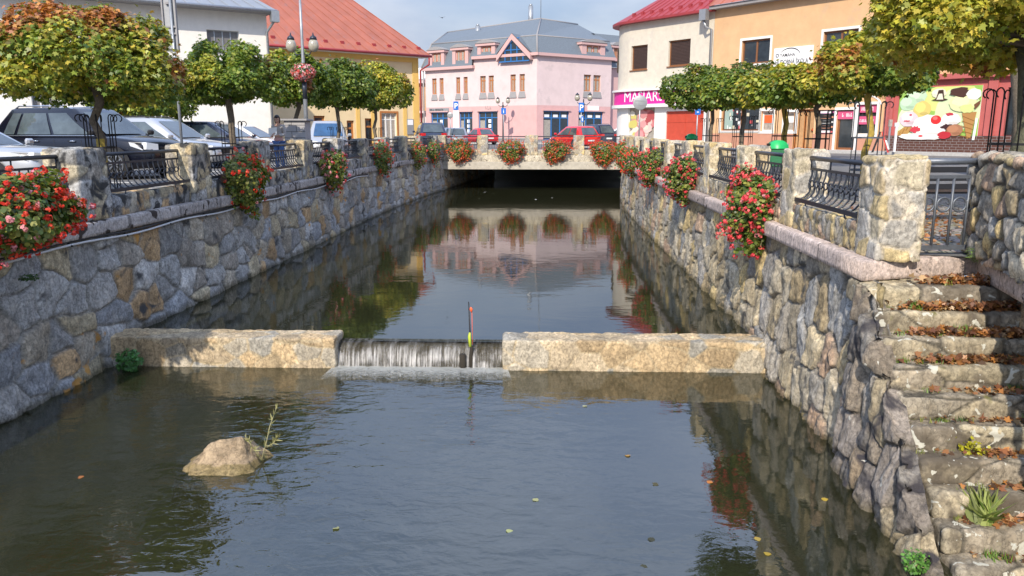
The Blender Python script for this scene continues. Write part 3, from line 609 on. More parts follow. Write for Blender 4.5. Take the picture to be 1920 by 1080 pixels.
# ---------------- geranium boxes ----------------
REDS=np.array([(.72,.055,.02),(.62,.03,.015),(.78,.09,.04)]); PINK=np.array([(.75,.30,.32),(.68,.16,.22)]); SCAR=np.array([(.74,.07,.08),(.78,.12,.12),(.68,.05,.07)])
def geranium(x,y,rz,w,h,d,label,nl,nf,seed,pinkness=.15,pal=REDS,droop=.6,z=.35,fs=.038,ls=.065,lean=0,gr='geranium boxes on the parapets',yg=.25):
    """local: width along Y, outward +X; box hangs on the railing"""
    o=empty('geranium_box',(x,y,z),rz,label=label,cat='flower box',group=gr); rs=np.random.RandomState(seed)
    MB().box(-.10,.10,-w*.40,w*.40,-.10,.08,bev=.015).build('box','planter_box',o)
    def surf(n,inn):
        u=unit(rs.normal(size=(n,3))); u[:,0]=np.abs(u[:,0])*np.where(rs.uniform(size=n)<.82,1,-.4)
        lum=1+.45*fbm(u*2.3+seed,2,seed); r=lum*inn
        P=u*np.array([d,w/2,h*.42])*r[:,None]; low=np.clip(-P[:,2]/(h*.42),0,1)
        P[:,2]-=low*h*.28*droop; P[:,1]*=1-.35*low; P[:,1]+=lean*low; P[:,0]+=.10+.05*low
        return P,u
    P,u=surf(nl,rs.uniform(.45,1.0,nl)**.5); C=np.array([(.10,.17,.03),(.16,.22,.035),(.06,.12,.025),(.20,.23,.04)])[rs.randint(0,4,nl)]*rs.uniform(.6,1.3,nl)[:,None]
    k=(rs.uniform(size=nl)<yg)[:,None]; C=np.where(k,np.array([(.26,.26,.05)])*rs.uniform(.6,1.3,nl)[:,None],C)
    leaves('foliage',P,u+rs.normal(size=(nl,3))*.5+np.array([0,0,.5]),rs.normal(size=(nl,3)),ls*rs.uniform(.6,1.25,nl),C,'leaf',ROUND,.35,o)
    P,u=surf(nf,rs.uniform(.9,1.16,nf)); pk=12
    col=pal[rs.randint(0,len(pal),nf)]; kk=(rs.uniform(size=nf)<pinkness)[:,None]; col=np.where(kk,PINK[rs.randint(0,2,nf)],col)
    Q=unit(rs.normal(size=(nf*pk,3))+np.repeat(u,pk,0)*.6); r=fs*rs.uniform(.6,1.15,nf); PP_=np.repeat(P,pk,0)+Q*np.repeat(r,pk)[:,None]
    leaves('flowers',PP_,Q+rs.normal(size=Q.shape)*.25,rs.normal(size=Q.shape),np.repeat(r,pk)*.95,np.repeat(col,pk,0)*rs.uniform(.75,1.2,nf*pk)[:,None],'petal',ROUND,.1,o)
    m=MB()
    for p in P[::3]: m.tube([(p[0]*.5,p[1]*.7,p[2]*.6),tuple(p*.97)],.004,4,False)
    m.build('stems','twig',o); return o
# ---------------- stair corner ----------------
UW=empty('stair_side_wall',(4.6,6.5,-1.2),label='tall rough stone wall to the right of the stair, rising above the gate',cat='wall')
coping('s',[(4.80,8.62),(4.52,7.4),(4.28,6.4),(3.95,5.0),(3.8,4.2)],.6,-.36,-.15,1,'coping_stone',35,UW,base=(.42,.345,.30),piece=.9,res=.02)
aw=math.atan2(4.2-8.62,3.8-4.80)   # direction of the side wall
MW=Matrix.Translation((4.80,8.66,0))@Matrix.Rotation(aw,4,'Z')  # local +X runs toward the camera, local +Y is to the right hand of the channel
child(stonebox('upper_wall',-.03,4.8,-.12,.62,-.16,.955,(.26,.3,.24),.045,PR,(.11,.10,.085),'pillar_stone',.018,201,.06,M=MW,faces='xyZY',joint=.10,rough=.03),UW)
child(stonebox('lower_wall',.05,4.8,.22,.7,-3.0,-.35,(.40,.3,.42),.06,PL,(.15,.14,.12),'wall_stone',.03,203,.05,M=MW,faces='xyZ',joint=.08,rough=.03),UW)
# steps: nine blocks, each rise .22 and run .225
for i in range(10):
    y1=7.98-.225*i; z1=-.37-.215*i; xl=3.36+.008*i; xr=4.75-.055*i if i<8 else 4.5
    xr=4.98-.26*(7.98-y1+.25)/1.0*.9+.30
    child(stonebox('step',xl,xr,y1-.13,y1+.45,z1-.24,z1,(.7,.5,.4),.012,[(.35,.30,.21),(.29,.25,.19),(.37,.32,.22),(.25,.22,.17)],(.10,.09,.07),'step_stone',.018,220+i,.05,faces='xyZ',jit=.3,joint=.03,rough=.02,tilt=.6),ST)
# rough flank of the stair: continues the right wall toward the camera under the step ends
def flank():
    ys=np.arange(4.6,8.12,.018); n=130; Y,T=np.meshgrid(ys,np.linspace(0,1,n),indexing='ij')
    zt=np.minimum(-.37,-.37-.215*(7.90-ys)/.225)-.0; zt=np.maximum(zt,-2.95)[:,None]
    S=T*1.14; wall=S<1
    Z=np.where(wall,-3.0+(zt+3.0)*np.minimum(S,1),zt); X=3.36+.02*(Y-8)+0*T; X=X-.16*np.clip((-.35-Z)/2.1,0,1.2)+np.where(wall,0,(S-1)/.14*.16)
    P=np.stack([X,Y,Z],-1).reshape(-1,3); UV=np.stack([P[:,1],P[:,2]-P[:,0]*.5,0*P[:,1]],1)
    H,C=stonefield(P,UV,(.30,.46,1),.075,[(.31,.26,.20),(.24,.21,.18),(.36,.30,.20),(.20,.185,.17),(.33,.26,.18),(.28,.26,.23)],(.15,.13,.10),17,.40,True,.05,.045,.7)
    wet=np.clip((ZL+.12-P[:,2])/.1,0,1)[:,None]; C=C*(1-wet)+wet*(C*.4+np.array([.05,.04,.015]))
    k=wall.ravel(); fall=np.clip((1-S.ravel())/.05,0,1); P[:,0]-=H*np.where(k,1,.3); P[:,2]+=np.where(k,0,H*.5)-np.where(k,0,.05)
    a,b=len(ys),n; idx=np.arange(a*b).reshape(a,b); q=np.stack([idx[:-1,:-1],idx[1:,:-1],idx[1:,1:],idx[:-1,1:]],-1).reshape(-1,4)[:,::-1]
    child(link('flank_wall',joinmesh('flank_wall',[(P,C,q)],'flank_stone')),ST)
flank()
# gate
gt=empty('iron_gate',(4.4,8.55,-.12),label='grey iron gate with a row of rings between the nearest right pillar and side wall',cat='gate')
def gate():
    gx0,gx1=3.99,4.80; y=8.42
    def P(x,z): return (x-4.4,y+(x-3.99)*.12-8.55,z+.12)
    MB().tube([P(gx0,.88),P(gx1,.88)],.036,10).build('top_rail','grey_iron',gt)
    m=MB()
    for z,h in ((.70,.035),(-.07,.05)):
        a,b=P(gx0,z),P(gx1+(.1 if z>0 else 0),z); m.add([(a[0],a[1]-.012,a[2]),(b[0],b[1]-.012,b[2]),(b[0],b[1]+.012,b[2]),(a[0],a[1]+.012,a[2]),(a[0],a[1]-.012,a[2]+h),(b[0],b[1]-.012,b[2]+h),(b[0],b[1]+.012,b[2]+h),(a[0],a[1]+.012,a[2]+h)],[[0,1,5,4],[1,2,6,5],[2,3,7,6],[3,0,4,7],[4,5,6,7],[0,3,2,1]],False)
    m.tube([P(4.70,.88),P(4.67,-.05)],.018,6); m.tube([P(4.02,.88),P(4.02,-.05)],.018,6); m.build('frame','grey_iron',gt)
    for x in (4.24,4.42,4.60): MB().tube([P(x,.70),P(x,-.04)],.014,6).build('bar','grey_iron',gt)
    for x in (4.15,4.33,4.51,4.655):
        r=.075; m=MB(); m.tube([P(x+math.cos(t)*r,.42+math.sin(t)*r) for t in np.linspace(0,2*math.pi,19)],.012,6,False); m.build('ring','grey_iron',gt)
    a=P(4.0,.30); m=MB(); m.box(a[0],a[0]+.13,a[1]-.03,a[1]+.02,a[2],a[2]+.22,bev=.006); lk=m.build('lock_plate','grey_iron',gt)
    m=MB(); m.box(a[0]+.03,a[0]+.045,a[1]-.036,a[1]-.028,a[2]+.07,a[2]+.13); m.box(a[0]+.06,a[0]+.07,a[1]-.036,a[1]-.028,a[2]+.06,a[2]+.11); m.tube([(a[0]+.075+.02*math.cos(t),a[1]-.034,a[2]+.11+.02*math.sin(t)) for t in np.linspace(0,math.pi,7)],.004,5); m.build('keyhole','black',lk)
gate()
# ---------------- weir ----------------
WR=empty('stone_weir',(-1.5,11.6,-2.4),label='low stone weir across the channel with a gap in the middle',cat='weir')
WP=[(.43,.33,.20),(.39,.31,.205),(.42,.34,.23),(.35,.31,.24),(.39,.29,.17),(.31,.29,.245)]
for (x0,x1,s,nm) in ((-6.75,-3.15,301,'left'),(-.57,3.72,305,'right')):
    child(stonebox('weir_block',x0,x1,11.30,11.84,-2.95,-1.93,(.42,.3,.34),.010,WP,(.41,.33,.21),'weir_stone',.02,s,.035,faces='xXyYZ',jit=.42,joint=.04,rough=.014,tilt=.6),WR)
child(stonebox('sill',-3.16,-.56,11.50,11.80,-2.95,-2.085,(.5,.3,.3),.01,WP,(.1,.09,.06),'weir_stone',.04,310,.03,solid=(.10,.09,.06)),WR)
def fall():
    m=bpy.data.materials.new('falling_water'); m.use_nodes=True; t=m.node_tree; N=t.nodes; L=t.links; N.clear(); o=N.new('ShaderNodeOutputMaterial'); tx=N.new('ShaderNodeTexCoord')
    mp=N.new('ShaderNodeMapping'); mp.inputs['Scale'].default_value=(34,3,2.2); L.new(tx.outputs['Object'],mp.inputs[0])
    z=N.new('ShaderNodeTexNoise'); z.inputs['Scale'].default_value=1; z.inputs['Detail'].default_value=6; z.inputs['Roughness'].default_value=.7; L.new(mp.outputs[0],z.inputs['Vector'])
    c=N.new('ShaderNodeMapRange'); c.inputs[1].default_value=.42; c.inputs[2].default_value=.68; c.inputs[3].default_value=.15; c.inputs[4].default_value=.95; L.new(z.outputs[0],c.inputs[0])
    tr=N.new('ShaderNodeBsdfTransparent'); tr.inputs[0].default_value=(.55,.52,.42,1); b=N.new('ShaderNodeBsdfPrincipled'); b.inputs['Base Color'].default_value=(.85,.83,.80,1); b.inputs['Roughness'].default_value=.12; b.inputs['Specular IOR Level'].default_value=1
    bp=N.new('ShaderNodeBump'); bp.inputs['Distance'].default_value=.04; L.new(z.outputs[0],bp.inputs['Height']); L.new(bp.outputs[0],b.inputs['Normal'])
    x=N.new('ShaderNodeMixShader'); sp=N.new('ShaderNodeSeparateXYZ'); L.new(tx.outputs['Object'],sp.inputs[0]); gz=N.new('ShaderNodeMapRange'); gz.inputs[1].default_value=-2.07; gz.inputs[2].default_value=-2.24; gz.inputs[3].default_value=.22; gz.inputs[4].default_value=1; L.new(sp.outputs[2],gz.inputs[0]); mu=N.new('ShaderNodeMath'); mu.operation='MULTIPLY'; z3=N.new('ShaderNodeTexNoise'); z3.inputs['Scale'].default_value=4.5; z3.inputs['Detail'].default_value=4; L.new(tx.outputs['Object'],z3.inputs['Vector']); m3=N.new('ShaderNodeMapRange'); m3.inputs[1].default_value=.38; m3.inputs[2].default_value=.62; m3.inputs[3].default_value=.30; m3.inputs[4].default_value=1.1; L.new(z3.outputs[0],m3.inputs[0]); m4=N.new('ShaderNodeMath'); m4.operation='MULTIPLY'; L.new(c.outputs[0],m4.inputs[0]); L.new(m3.outputs[0],m4.inputs[1]); L.new(m4.outputs[0],mu.inputs[0]); L.new(gz.outputs[0],mu.inputs[1])
    L.new(mu.outputs[0],x.inputs[0]); L.new(tr.outputs[0],x.inputs[1]); L.new(b.outputs[0],x.inputs[2]); L.new(x.outputs[0],o.inputs[0]); MT['fall']=m
    prof=[(11.78,-2.045),(11.66,-2.05),(11.56,-2.065),(11.49,-2.10),(11.45,-2.15),(11.42,-2.22),(11.40,-2.30),(11.385,-2.38),(11.38,-2.45)]
    xs=np.linspace(-3.14,-.58,90); V=[];F=[]
    for i,x in enumerate(xs):
        w=.012*math.sin(x*23)+.008*math.sin(x*61+1)+.006*random.uniform(-1,1)
        for j,(y,z_) in enumerate(prof): V.append((x,y-w*min(1,j/4),z_))
    n=len(prof)
    for i in range(len(xs)-1):
        for j in range(n-1): F.append([i*n+j,(i+1)*n+j,(i+1)*n+j+1,i*n+j+1])
    me=bpy.data.meshes.new('falling_water'); me.from_pydata(V,[],F); me.materials.append(m); me.polygons.foreach_set('use_smooth',[True]*len(F)); me.update(); link('falling_water',me,kind='structure')
    # foam below
    m=bpy.data.materials.new('foam'); m.use_nodes=True; t=m.node_tree; N=t.nodes; L=t.links; N.clear(); o=N.new('ShaderNodeOutputMaterial'); tx=N.new('ShaderNodeTexCoord')
    z=N.new('ShaderNodeTexNoise'); z.inputs['Scale'].default_value=4.5; z.inputs['Detail'].default_value=9; z.inputs['Roughness'].default_value=.68; z.inputs['Distortion'].default_value=3; L.new(tx.outputs['Object'],z.inputs['Vector'])
    sp=N.new('ShaderNodeSeparateXYZ'); L.new(tx.outputs['Object'],sp.inputs[0]); g=N.new('ShaderNodeMapRange'); g.inputs[1].default_value=10.6; g.inputs[2].default_value=11.35; g.inputs[3].default_value=-.28; g.inputs[4].default_value=.36; L.new(sp.outputs[1],g.inputs[0])
    a=N.new('ShaderNodeMath'); a.operation='ADD'; L.new(z.outputs[0],a.inputs[0]); L.new(g.outputs[0],a.inputs[1])
    gx=N.new('ShaderNodeMapRange'); gx.inputs[1].default_value=.35; gx.inputs[2].default_value=.80; gx.inputs[4].default_value=.50; L.new(a.outputs[0],gx.inputs[0])
    tr=N.new('ShaderNodeBsdfTransparent'); b=N.new('ShaderNodeBsdfPrincipled'); b.inputs['Base Color'].default_value=(.72,.74,.70,1); b.inputs['Roughness'].default_value=.35; bp=N.new('ShaderNodeBump'); bp.inputs['Distance'].default_value=.04; L.new(z.outputs[0],bp.inputs['Height']); L.new(bp.outputs[0],b.inputs['Normal'])
    x=N.new('ShaderNodeMixShader'); L.new(gx.outputs[0],x.inputs[0]); L.new(tr.outputs[0],x.inputs[1]); L.new(b.outputs[0],x.inputs[2]); L.new(x.outputs[0],o.inputs[0]); MT['foam']=m
    sheet('foam',[(-3.3,10.1,0),(-.3,10.1,0),(-.5,11.42,0),(-3.2,11.42,0)],ZL+.012,'foam',kind='stuff')
fall()
def stake():
    o=empty('marker_stake',(-1.08,11.42,-2.5),label='thin dark stake wrapped in yellow and red plastic standing in the weir gap',cat='stake')
    m=MB(); m.tube([(0,0,0),(.01,.02,.5),(-.01,.02,1.14)],[.018,.014,.008],6); m.build('stick','black_iron',o)
    m=MB(); m.tube([(.03,-.02,0),(.02,0,.30),(.03,-.01,.44)],[.05,.03,.03],7); m.tube([(-.10,-.02,0),(-.11,-.03,.32)],[.06,.05],7); m.build('debris','drain_moss',o)
    m=MB(); m.tube([(.01,-.01,.44),(.0,-.01,.60),(.005,0,.66)],[.024,.025,.014],7); m.build('yellow_wrap','lime',o)
    m=MB(); m.tube([(.035,0,.98),(.03,0,1.03),(.02,0,1.06)],[.010,.026,.008],7); m.tube([(.045,0,.46),(.04,0,.98)],.004,5); m.build('red_tag','orange_paint',o)
stake()
# ---------------- rock in the lower pool ----------------
def rock(name,c,s,seed,label,rz=0):
    import bmesh
    bm=bmesh.new(); bmesh.ops.create_icosphere(bm,subdivisions=5,radius=1); V=np.array([v.co[:] for v in bm.verts])
    me=bpy.data.meshes.new(name); 
    d=1+.30*fbm(V*1.1+seed,3,seed); P=V*np.array(s)
    # cut facets
    rs=np.random.RandomState(seed)
    for k in range(16):
        nrm=unit(rs.normal(size=(1,3))+np.array([[0,-.3,.4]]))[0]; dd=rs.uniform(.62,.90); pr=(V*nrm).sum(1); cut=np.clip(pr-dd,0,None); V=V-cut[:,None]*nrm
    P=V*np.array(s)*d[:,None]; P+=V*(.025*fbm(P*8,4,seed+2)+.012*fbm(P*24,2,seed+4))[:,None]
    cr=1-np.abs(fbm(P*4.5,3,seed+9))*8; P-=V*(.02*np.clip(cr,0,1))[:,None]
    for v,p in zip(bm.verts,P): v.co=p
    bm.to_mesh(me); bm.free(); C=np.array([.36,.27,.17])*(1+.5*fbm(P*6,4,seed))[:,None]; C=C*(1-.3*np.clip(cr,0,1))[:,None]
    C[:,:]=np.where((P[:,2:3]+c[2]<ZL+.07),C*.5+np.array([.05,.04,.0]),C)
    a=me.attributes.new('Col','FLOAT_COLOR','POINT'); cc=np.ones((len(P),4),np.float32); cc[:,:3]=C; a.data.foreach_set('color',cc.ravel())
    me.materials.append(MT['rock_stone']); me.polygons.foreach_set('use_smooth',[True]*len(me.polygons)); me.update()
    o=link(name,me,label=label,cat='rock'); o.location=c; o.rotation_euler[2]=rz; return o
rock('river_rock',(-3.40,7.80,-2.52),(.72,.42,.42),4,'pale tan boulder sticking out of the lower pool, left of the middle',R(12))
def sprig():
    o=empty('willow_sprig',(-3.06,7.84,-2.36),label='thin willow sprig with narrow leaves growing on the boulder in the pool',cat='plant')
    m=MB(); br=[[(0,0,0),(.06,.02,.2),(.10,.05,.38),(.17,.1,.58)],[(0,0,0),(-.09,0,.14),(-.17,.0,.28)],[(.06,.02,.14),(.15,0,.20),(.19,.0,.27)]]
    for b in br: m.tube(b,[.008]+[.005]*(len(b)-2)+[.002],5)
    m.build('stems','twig',o); P=[];
    for b in br:
        for k in range(26):
            t=random.uniform(.15,1)*(len(b)-1); i=min(int(t),len(b)-2); P.append(np.array(b[i])*(1-(t-i))+np.array(b[i+1])*(t-i))
    P=np.array(P); n=len(P); leaves('leaves',P,rn(n),rn(n)*.6+np.array([.1,0,1]),RS.uniform(.05,.09,n),np.array([(.34,.32,.14)])*RS.uniform(.6,1.3,(n,1)),'leaf',BLADE*np.array([2.2,1]),.1,o)
sprig()
# ---------------- bridge ----------------
BR=empty('road_bridge',(-.5,43.5,-.9),label='flat concrete road bridge with a stone parapet across the far end of the channel',cat='bridge')
m=MB(); m.box(-9,9,43.45,60,-.93,-.50,bev=.02); child(m.build('deck','concrete'),BR)
m=MB(); m.box(-8,8,44.2,60,-.5,.004); child(m.build('road_slab','asphalt'),BR)
child(stonebox('stone_course',-5.6,4.75,43.62,44.2,-.51,-.14,(1.3,.5,.8),.01,[(.42,.38,.30),(.38,.34,.27)],(.2,.18,.15),'coping_stone',.07,401,.03,faces='yZ',joint=.02),BR)
child(stonebox('low_wall',-5.6,4.75,43.72,44.12,-.15,.16,(.34,.4,.22),.015,PR,(.42,.38,.30),'pillar_stone',.05,402,.03,faces='yYZ',joint=.07),BR)
for i,(x,w) in enumerate(((-5.65,.3),(-3.28,.3),(-.55,.36),(2.09,.3),(4.72,.34))):
    child(stonebox('pillar',x-w,x+w,43.64,44.16,-.15,.95,(.27,.3,.24),.02,PR,(.36,.33,.27),'pillar_stone',.045,410+i,.04,joint=.09),BR)
xs=[-5.3,-3.02,-.84,-.27,1.82,2.36,4.42]
for i,(a,b) in enumerate(((-5.35,-3.58),(-2.98,-.91),(-.19,1.79),(2.39,4.38))):
    o=empty('iron_railing',((a+b)/2,43.9,0)); L=b-a; tag(o,f'thin iron railing in the {NTH[i].replace("nearest","first")} bay from the left on the bridge','railing','railings on the bridge')
    m=MB(); m.tube([(-L/2,0,.88),(L/2,0,.88)],.025,8); m.build('top_rail','iron',o); m=MB(); m.tube([(-L/2,0,.70),(L/2,0,.70)],.012,6); m.tube([(-L/2,0,.24),(L/2,0,.24)],.012,6); m.build('frame','iron',o)
    m=MB(); 
    for k in range(15): xx=-L/2+(k+.5)*L/15; m.tube([(xx,0,.24),(xx,0,.70)],.008,5)
    m.build('balusters','iron',o)
# dark vault behind the deck
m=MB(); m.box(-14,14,74,74.4,-3.1,.0); m.build('channel_end_wall','tunnel',kind='structure')
m=MB(); m.box(-9,9,60,74.2,-.6,-.01); m.build('culvert_roof','tunnel',kind='structure')
# ---------------- cable and conduit on the left wall ----------------
def cable():
    pts=[];y=3.
    while y<29:
        pts.append((float(XL(y))+.03-.05,y,-.43+.022*math.sin(y*1.9)-.0)); y+=.35
    o=empty('cable_conduit',(-6.7,10,-.4),label='grey conduit with a black cable sagging along the left wall under the coping',cat='cable')
    child(MB().tube(pts,.018,6).build('conduit','conduit'),o)
    child(MB().tube([(x-.0,y,z+.055) for x,y,z in pts],.022,6).build('black_cable','cable_black'),o)
    for p in pts[2::4]: child(MB().tube([(p[0]-.04,p[1],p[2]+.03),(p[0]+.03,p[1],p[2]-.02)],.014,5).build('clip','cable_black'),o)
cable()
# ---------------- leaves, grass, ferns on the stair and walls ----------------
def litter():
    P=[];
    for i in range(10):
        z=-.37-.215*i+.01; y1=7.98-.225*i; n=[300,520,640,320,90,60,110,60,110,60][i]
        for k in range(n):
            u=random.betavariate(2.6,1.3) if i<4 else random.betavariate(2.4,1.1); x=3.45+u*(1.42-.05*i)
            if i==0: x=3.85+random.betavariate(2.2,1.2)*.85
            yb=y1+.09 if i else y1+.14; P.append((x,yb+random.uniform(-.12,.02)-.03*random.random(),z+random.uniform(0,.04)*(2.0 if i<4 else 1)))
    P=np.array(P); n=len(P); col=np.array([(.27,.11,.05),(.20,.085,.045),(.33,.15,.06),(.12,.07,.045),(.46,.30,.15),(.42,.19,.07),(.50,.22,.06)])[RS.randint(0,7,n)]*RS.uniform(.6,1.3,n)[:,None]
    leaves('fallen_leaves',P,rn(n)*.6+np.array([0,-.2,1]),rn(n),RS.uniform(.03,.085,n),col,'leaf',MAPLE,.6,kind='stuff')
    # promenade litter beyond the gate and along the right parapet
    n=900; P=np.stack([RS.uniform(4.1,7.8,n),8.9+RS.beta(1.2,2,n)*6,np.zeros(n)],1); P[:,2]=[GZ(3,y)+.02 for y in P[:,1]]
    col=np.array([(.40,.17,.06),(.34,.13,.05),(.46,.26,.10)])[RS.randint(0,3,n)]*RS.uniform(.7,1.25,n)[:,None]
    leaves('promenade_leaves',P,rn(n)*.35+np.array([0,0,1]),rn(n),RS.uniform(.04,.09,n),col,'leaf',MAPLE,.3,kind='stuff')
litter()
def tufts(name,spots,kind=None,**k):
    P=[];N_=[];T=[];S=[];C=[]
    for (x,y,z,r,h,n,c) in spots:
        for _ in range(n):
            a=random.uniform(0,6.28); q=random.random()**.7*r; P.append((x+math.cos(a)*q,y+math.sin(a)*q*.6,z)); T.append((math.cos(a)*.5+random.gauss(0,.25),math.sin(a)*.5+random.gauss(0,.25)-.1,1)); N_.append((math.cos(a),math.sin(a)-.6,.4)); S.append(h*random.uniform(.5,1.1)); C.append(np.array(c)*random.uniform(.6,1.4))
    return leaves(name,np.array(P),np.array(N_),np.array(T),np.array(S),np.array(C),'leaf',BLADE*np.array([1.3,1]),.3,kind=kind,**k)
def stp(u,i): return (3.3+u*1.5,7.98-.225*i+.03,-.37-.215*i)
GR=(.13,.22,.03); GY=(.24,.26,.05)
sp=[]
for (u,i,r,h,n,c) in [(.33,1,.10,.12,60,GR),(.20,2,.10,.07,30,GR),(.62,2,.16,.13,110,GR),(.42,2,.1,.09,40,GR),(.25,3,.08,.06,25,GR),(.42,3,.12,.10,50,GR),(.85,3,.1,.10,40,GR),(.28,4,.10,.07,30,GR),(.80,4,.1,.1,40,GR),(.22,5,.10,.06,25,GY),(.45,5,.05,.06,20,GY),(.86,5,.12,.11,60,GR),(.8,6,.15,.10,90,GR),(.12,6,.1,.05,20,GY),(.35,9,.16,.10,60,GR),(.62,0,.08,.10,20,GY)]:
    x,y,z=stp(u,i); sp.append((x,y,z,r,h,n,c))
tufts('stair_grass',sp,kind='stuff')
for _ in range(54): x,y,z=stp(random.uniform(.05,.98),random.choice([1,2,2,3,3,4,5,6,7,8])); sp.append((x,y+.02,z,.06,random.uniform(.03,.07),random.randint(8,22),random.choice([GR,GY,(.08,.15,.03)])))
tufts('stair_moss',sp[-54:],kind='stuff')
x,y,z=stp(.34,8); o=tufts('grass_tuft',[(x,y,z,.12,.33,170,(.24,.28,.08)),(x+.03,y-.02,z,.08,.25,60,(.14,.24,.04))]); tag(o,'tall arching clump of grass on the lower steps of the stair','grass clump')
x,y,z=stp(.40,6); n=90; P=np.array([x,y,z+.05])+rn(n)*np.array([.06,.04,.035]); tag(leaves('weed',P,rn(n)+np.array([0,-.5,1]),rn(n),RS.uniform(.025,.045,n),np.array([(.45,.42,.03)])*RS.uniform(.7,1.2,(n,1)),'leaf',OVAL,.3),'small yellow green weed on the middle of the stair','weed')
def fern(name,c,r,n,label,col=(.06,.17,.04),h=1.,size=.05,shape=OVAL,cat='plant'):
    u=unit(rn(n)); u[:,0]*=1; P=np.array(c)+u*np.array([r,r*.8,r*h])*(RS.uniform(.3,1,n)**.6)[:,None]
    o=empty(name,c,label=label,cat=cat); P=P-np.array(c)
    leaves('leaves',P,u*.6+rn(n)*.4+np.array([0,-.3,.6]),u+rn(n)*.4,size*RS.uniform(.6,1.3,n),np.array([col])*RS.uniform(.5,1.5,(n,1)),'leaf',shape,.3,o)
    m=MB()
    for k in range(8): m.tube([(0,0,-r*.4*h),tuple(P[k])],.004,4,False)
    m.build('stems','twig',o); return o
fern('fern',(-6.26,11.05,-2.24),.20,330,'dark green leafy fern at the foot of the left wall beside the weir',size=.055,shape=MAPLE)
fern('fern',tuple(atz(1722,1052,-2.25)+np.array([-.02,0,0])),.11,240,'small bright green fern at the waterline below the stair',(.10,.24,.04),size=.03)
fern('weed',tuple(atz(1448,705,-2.36)),.09,50,'tiny green weed where the weir meets the right wall',(.16,.25,.05),size=.03)
fern('moss_tuft',(-6.62,9.55,-.66),.13,160,'dark moss tuft growing from a joint high in the left wall',(.04,.09,.02),.35,.03)
fern('weed',(4.62,8.22,-.06),.12,150,'green weed at the foot of the side wall beside the gate',(.16,.26,.05),.8,.05,BLADE*np.array([1.5,1]))
# leaves floating on the pools
FL=[(1174,853,(.55,.30,.06),'orange yellow leaf floating in mid pool, straight out from the stair foot'),(1328,902,(.60,.22,.05),'reddish orange leaf floating beside the geranium reflection'),(1006,935,(.45,.45,.20),'pale leaf floating near the middle of the lower pool, farther of two'),(952,995,(.45,.48,.20),'pale leaf floating near the middle of the lower pool, nearer of two'),(1232,908,(.10,.09,.04),'dark leaf floating just above the tree reflection, farthest of the dark ones'),(1205,1060,(.06,.06,.03),'dark leaf floating nearest the camera at the bottom edge'),(1220,1012,(.06,.06,.03),'dark leaf floating at the left rim of the tree reflection'),(1543,935,(.55,.38,.05),'yellow leaf floating closest to the rough stair flank'),(1443,1038,(.50,.35,.05),'yellow leaf floating nearest the camera on the right side'),(1418,1008,(.42,.30,.06),'dull yellow leaf floating in the tree reflection'),(632,988,(.42,.42,.2),'pale leaf floating nearer the camera than the boulder'),(1095,760,(.5,.5,.3),'pale leaf floating just below the right weir block'),(150,893,(.4,.16,.06),'brown leaf floating left of the boulder under the left wall'),(910,360,(.7,.7,.68),'pale leaf before the bridge, second from the left'),(925,363,(.7,.7,.68),'pale leaf before the bridge, third from the left'),(898,372,(.7,.7,.66),'pale leaf before the bridge, leftmost of the five'),(1006,374,(.7,.7,.68),'pale leaf before the bridge, fourth from the left'),(1036,371,(.5,.5,.45),'dull leaf before the bridge, rightmost of the five')]
for u,v,c,lb in FL:
    z=ZU if v<600 else ZL; p=atz(u,v,z+.008); cn='yellow' if c[0]>.4 and c[2]<.1 else ('brown' if c[0]<.42 and c[2]<.1 else 'pale')
    k=leaves('floating_leaf',np.zeros((1,3)),np.array([[random.gauss(0,.1),random.gauss(0,.1),1]]),rn(1),np.array([.07 if v>600 else .16]),np.array([c]),'leaf',OVAL*np.array([1.4,1]),.2); k.location=p
    tag(k,lb,'leaf','leaves floating on the '+('lower pool' if v>600 else 'water before the bridge'))
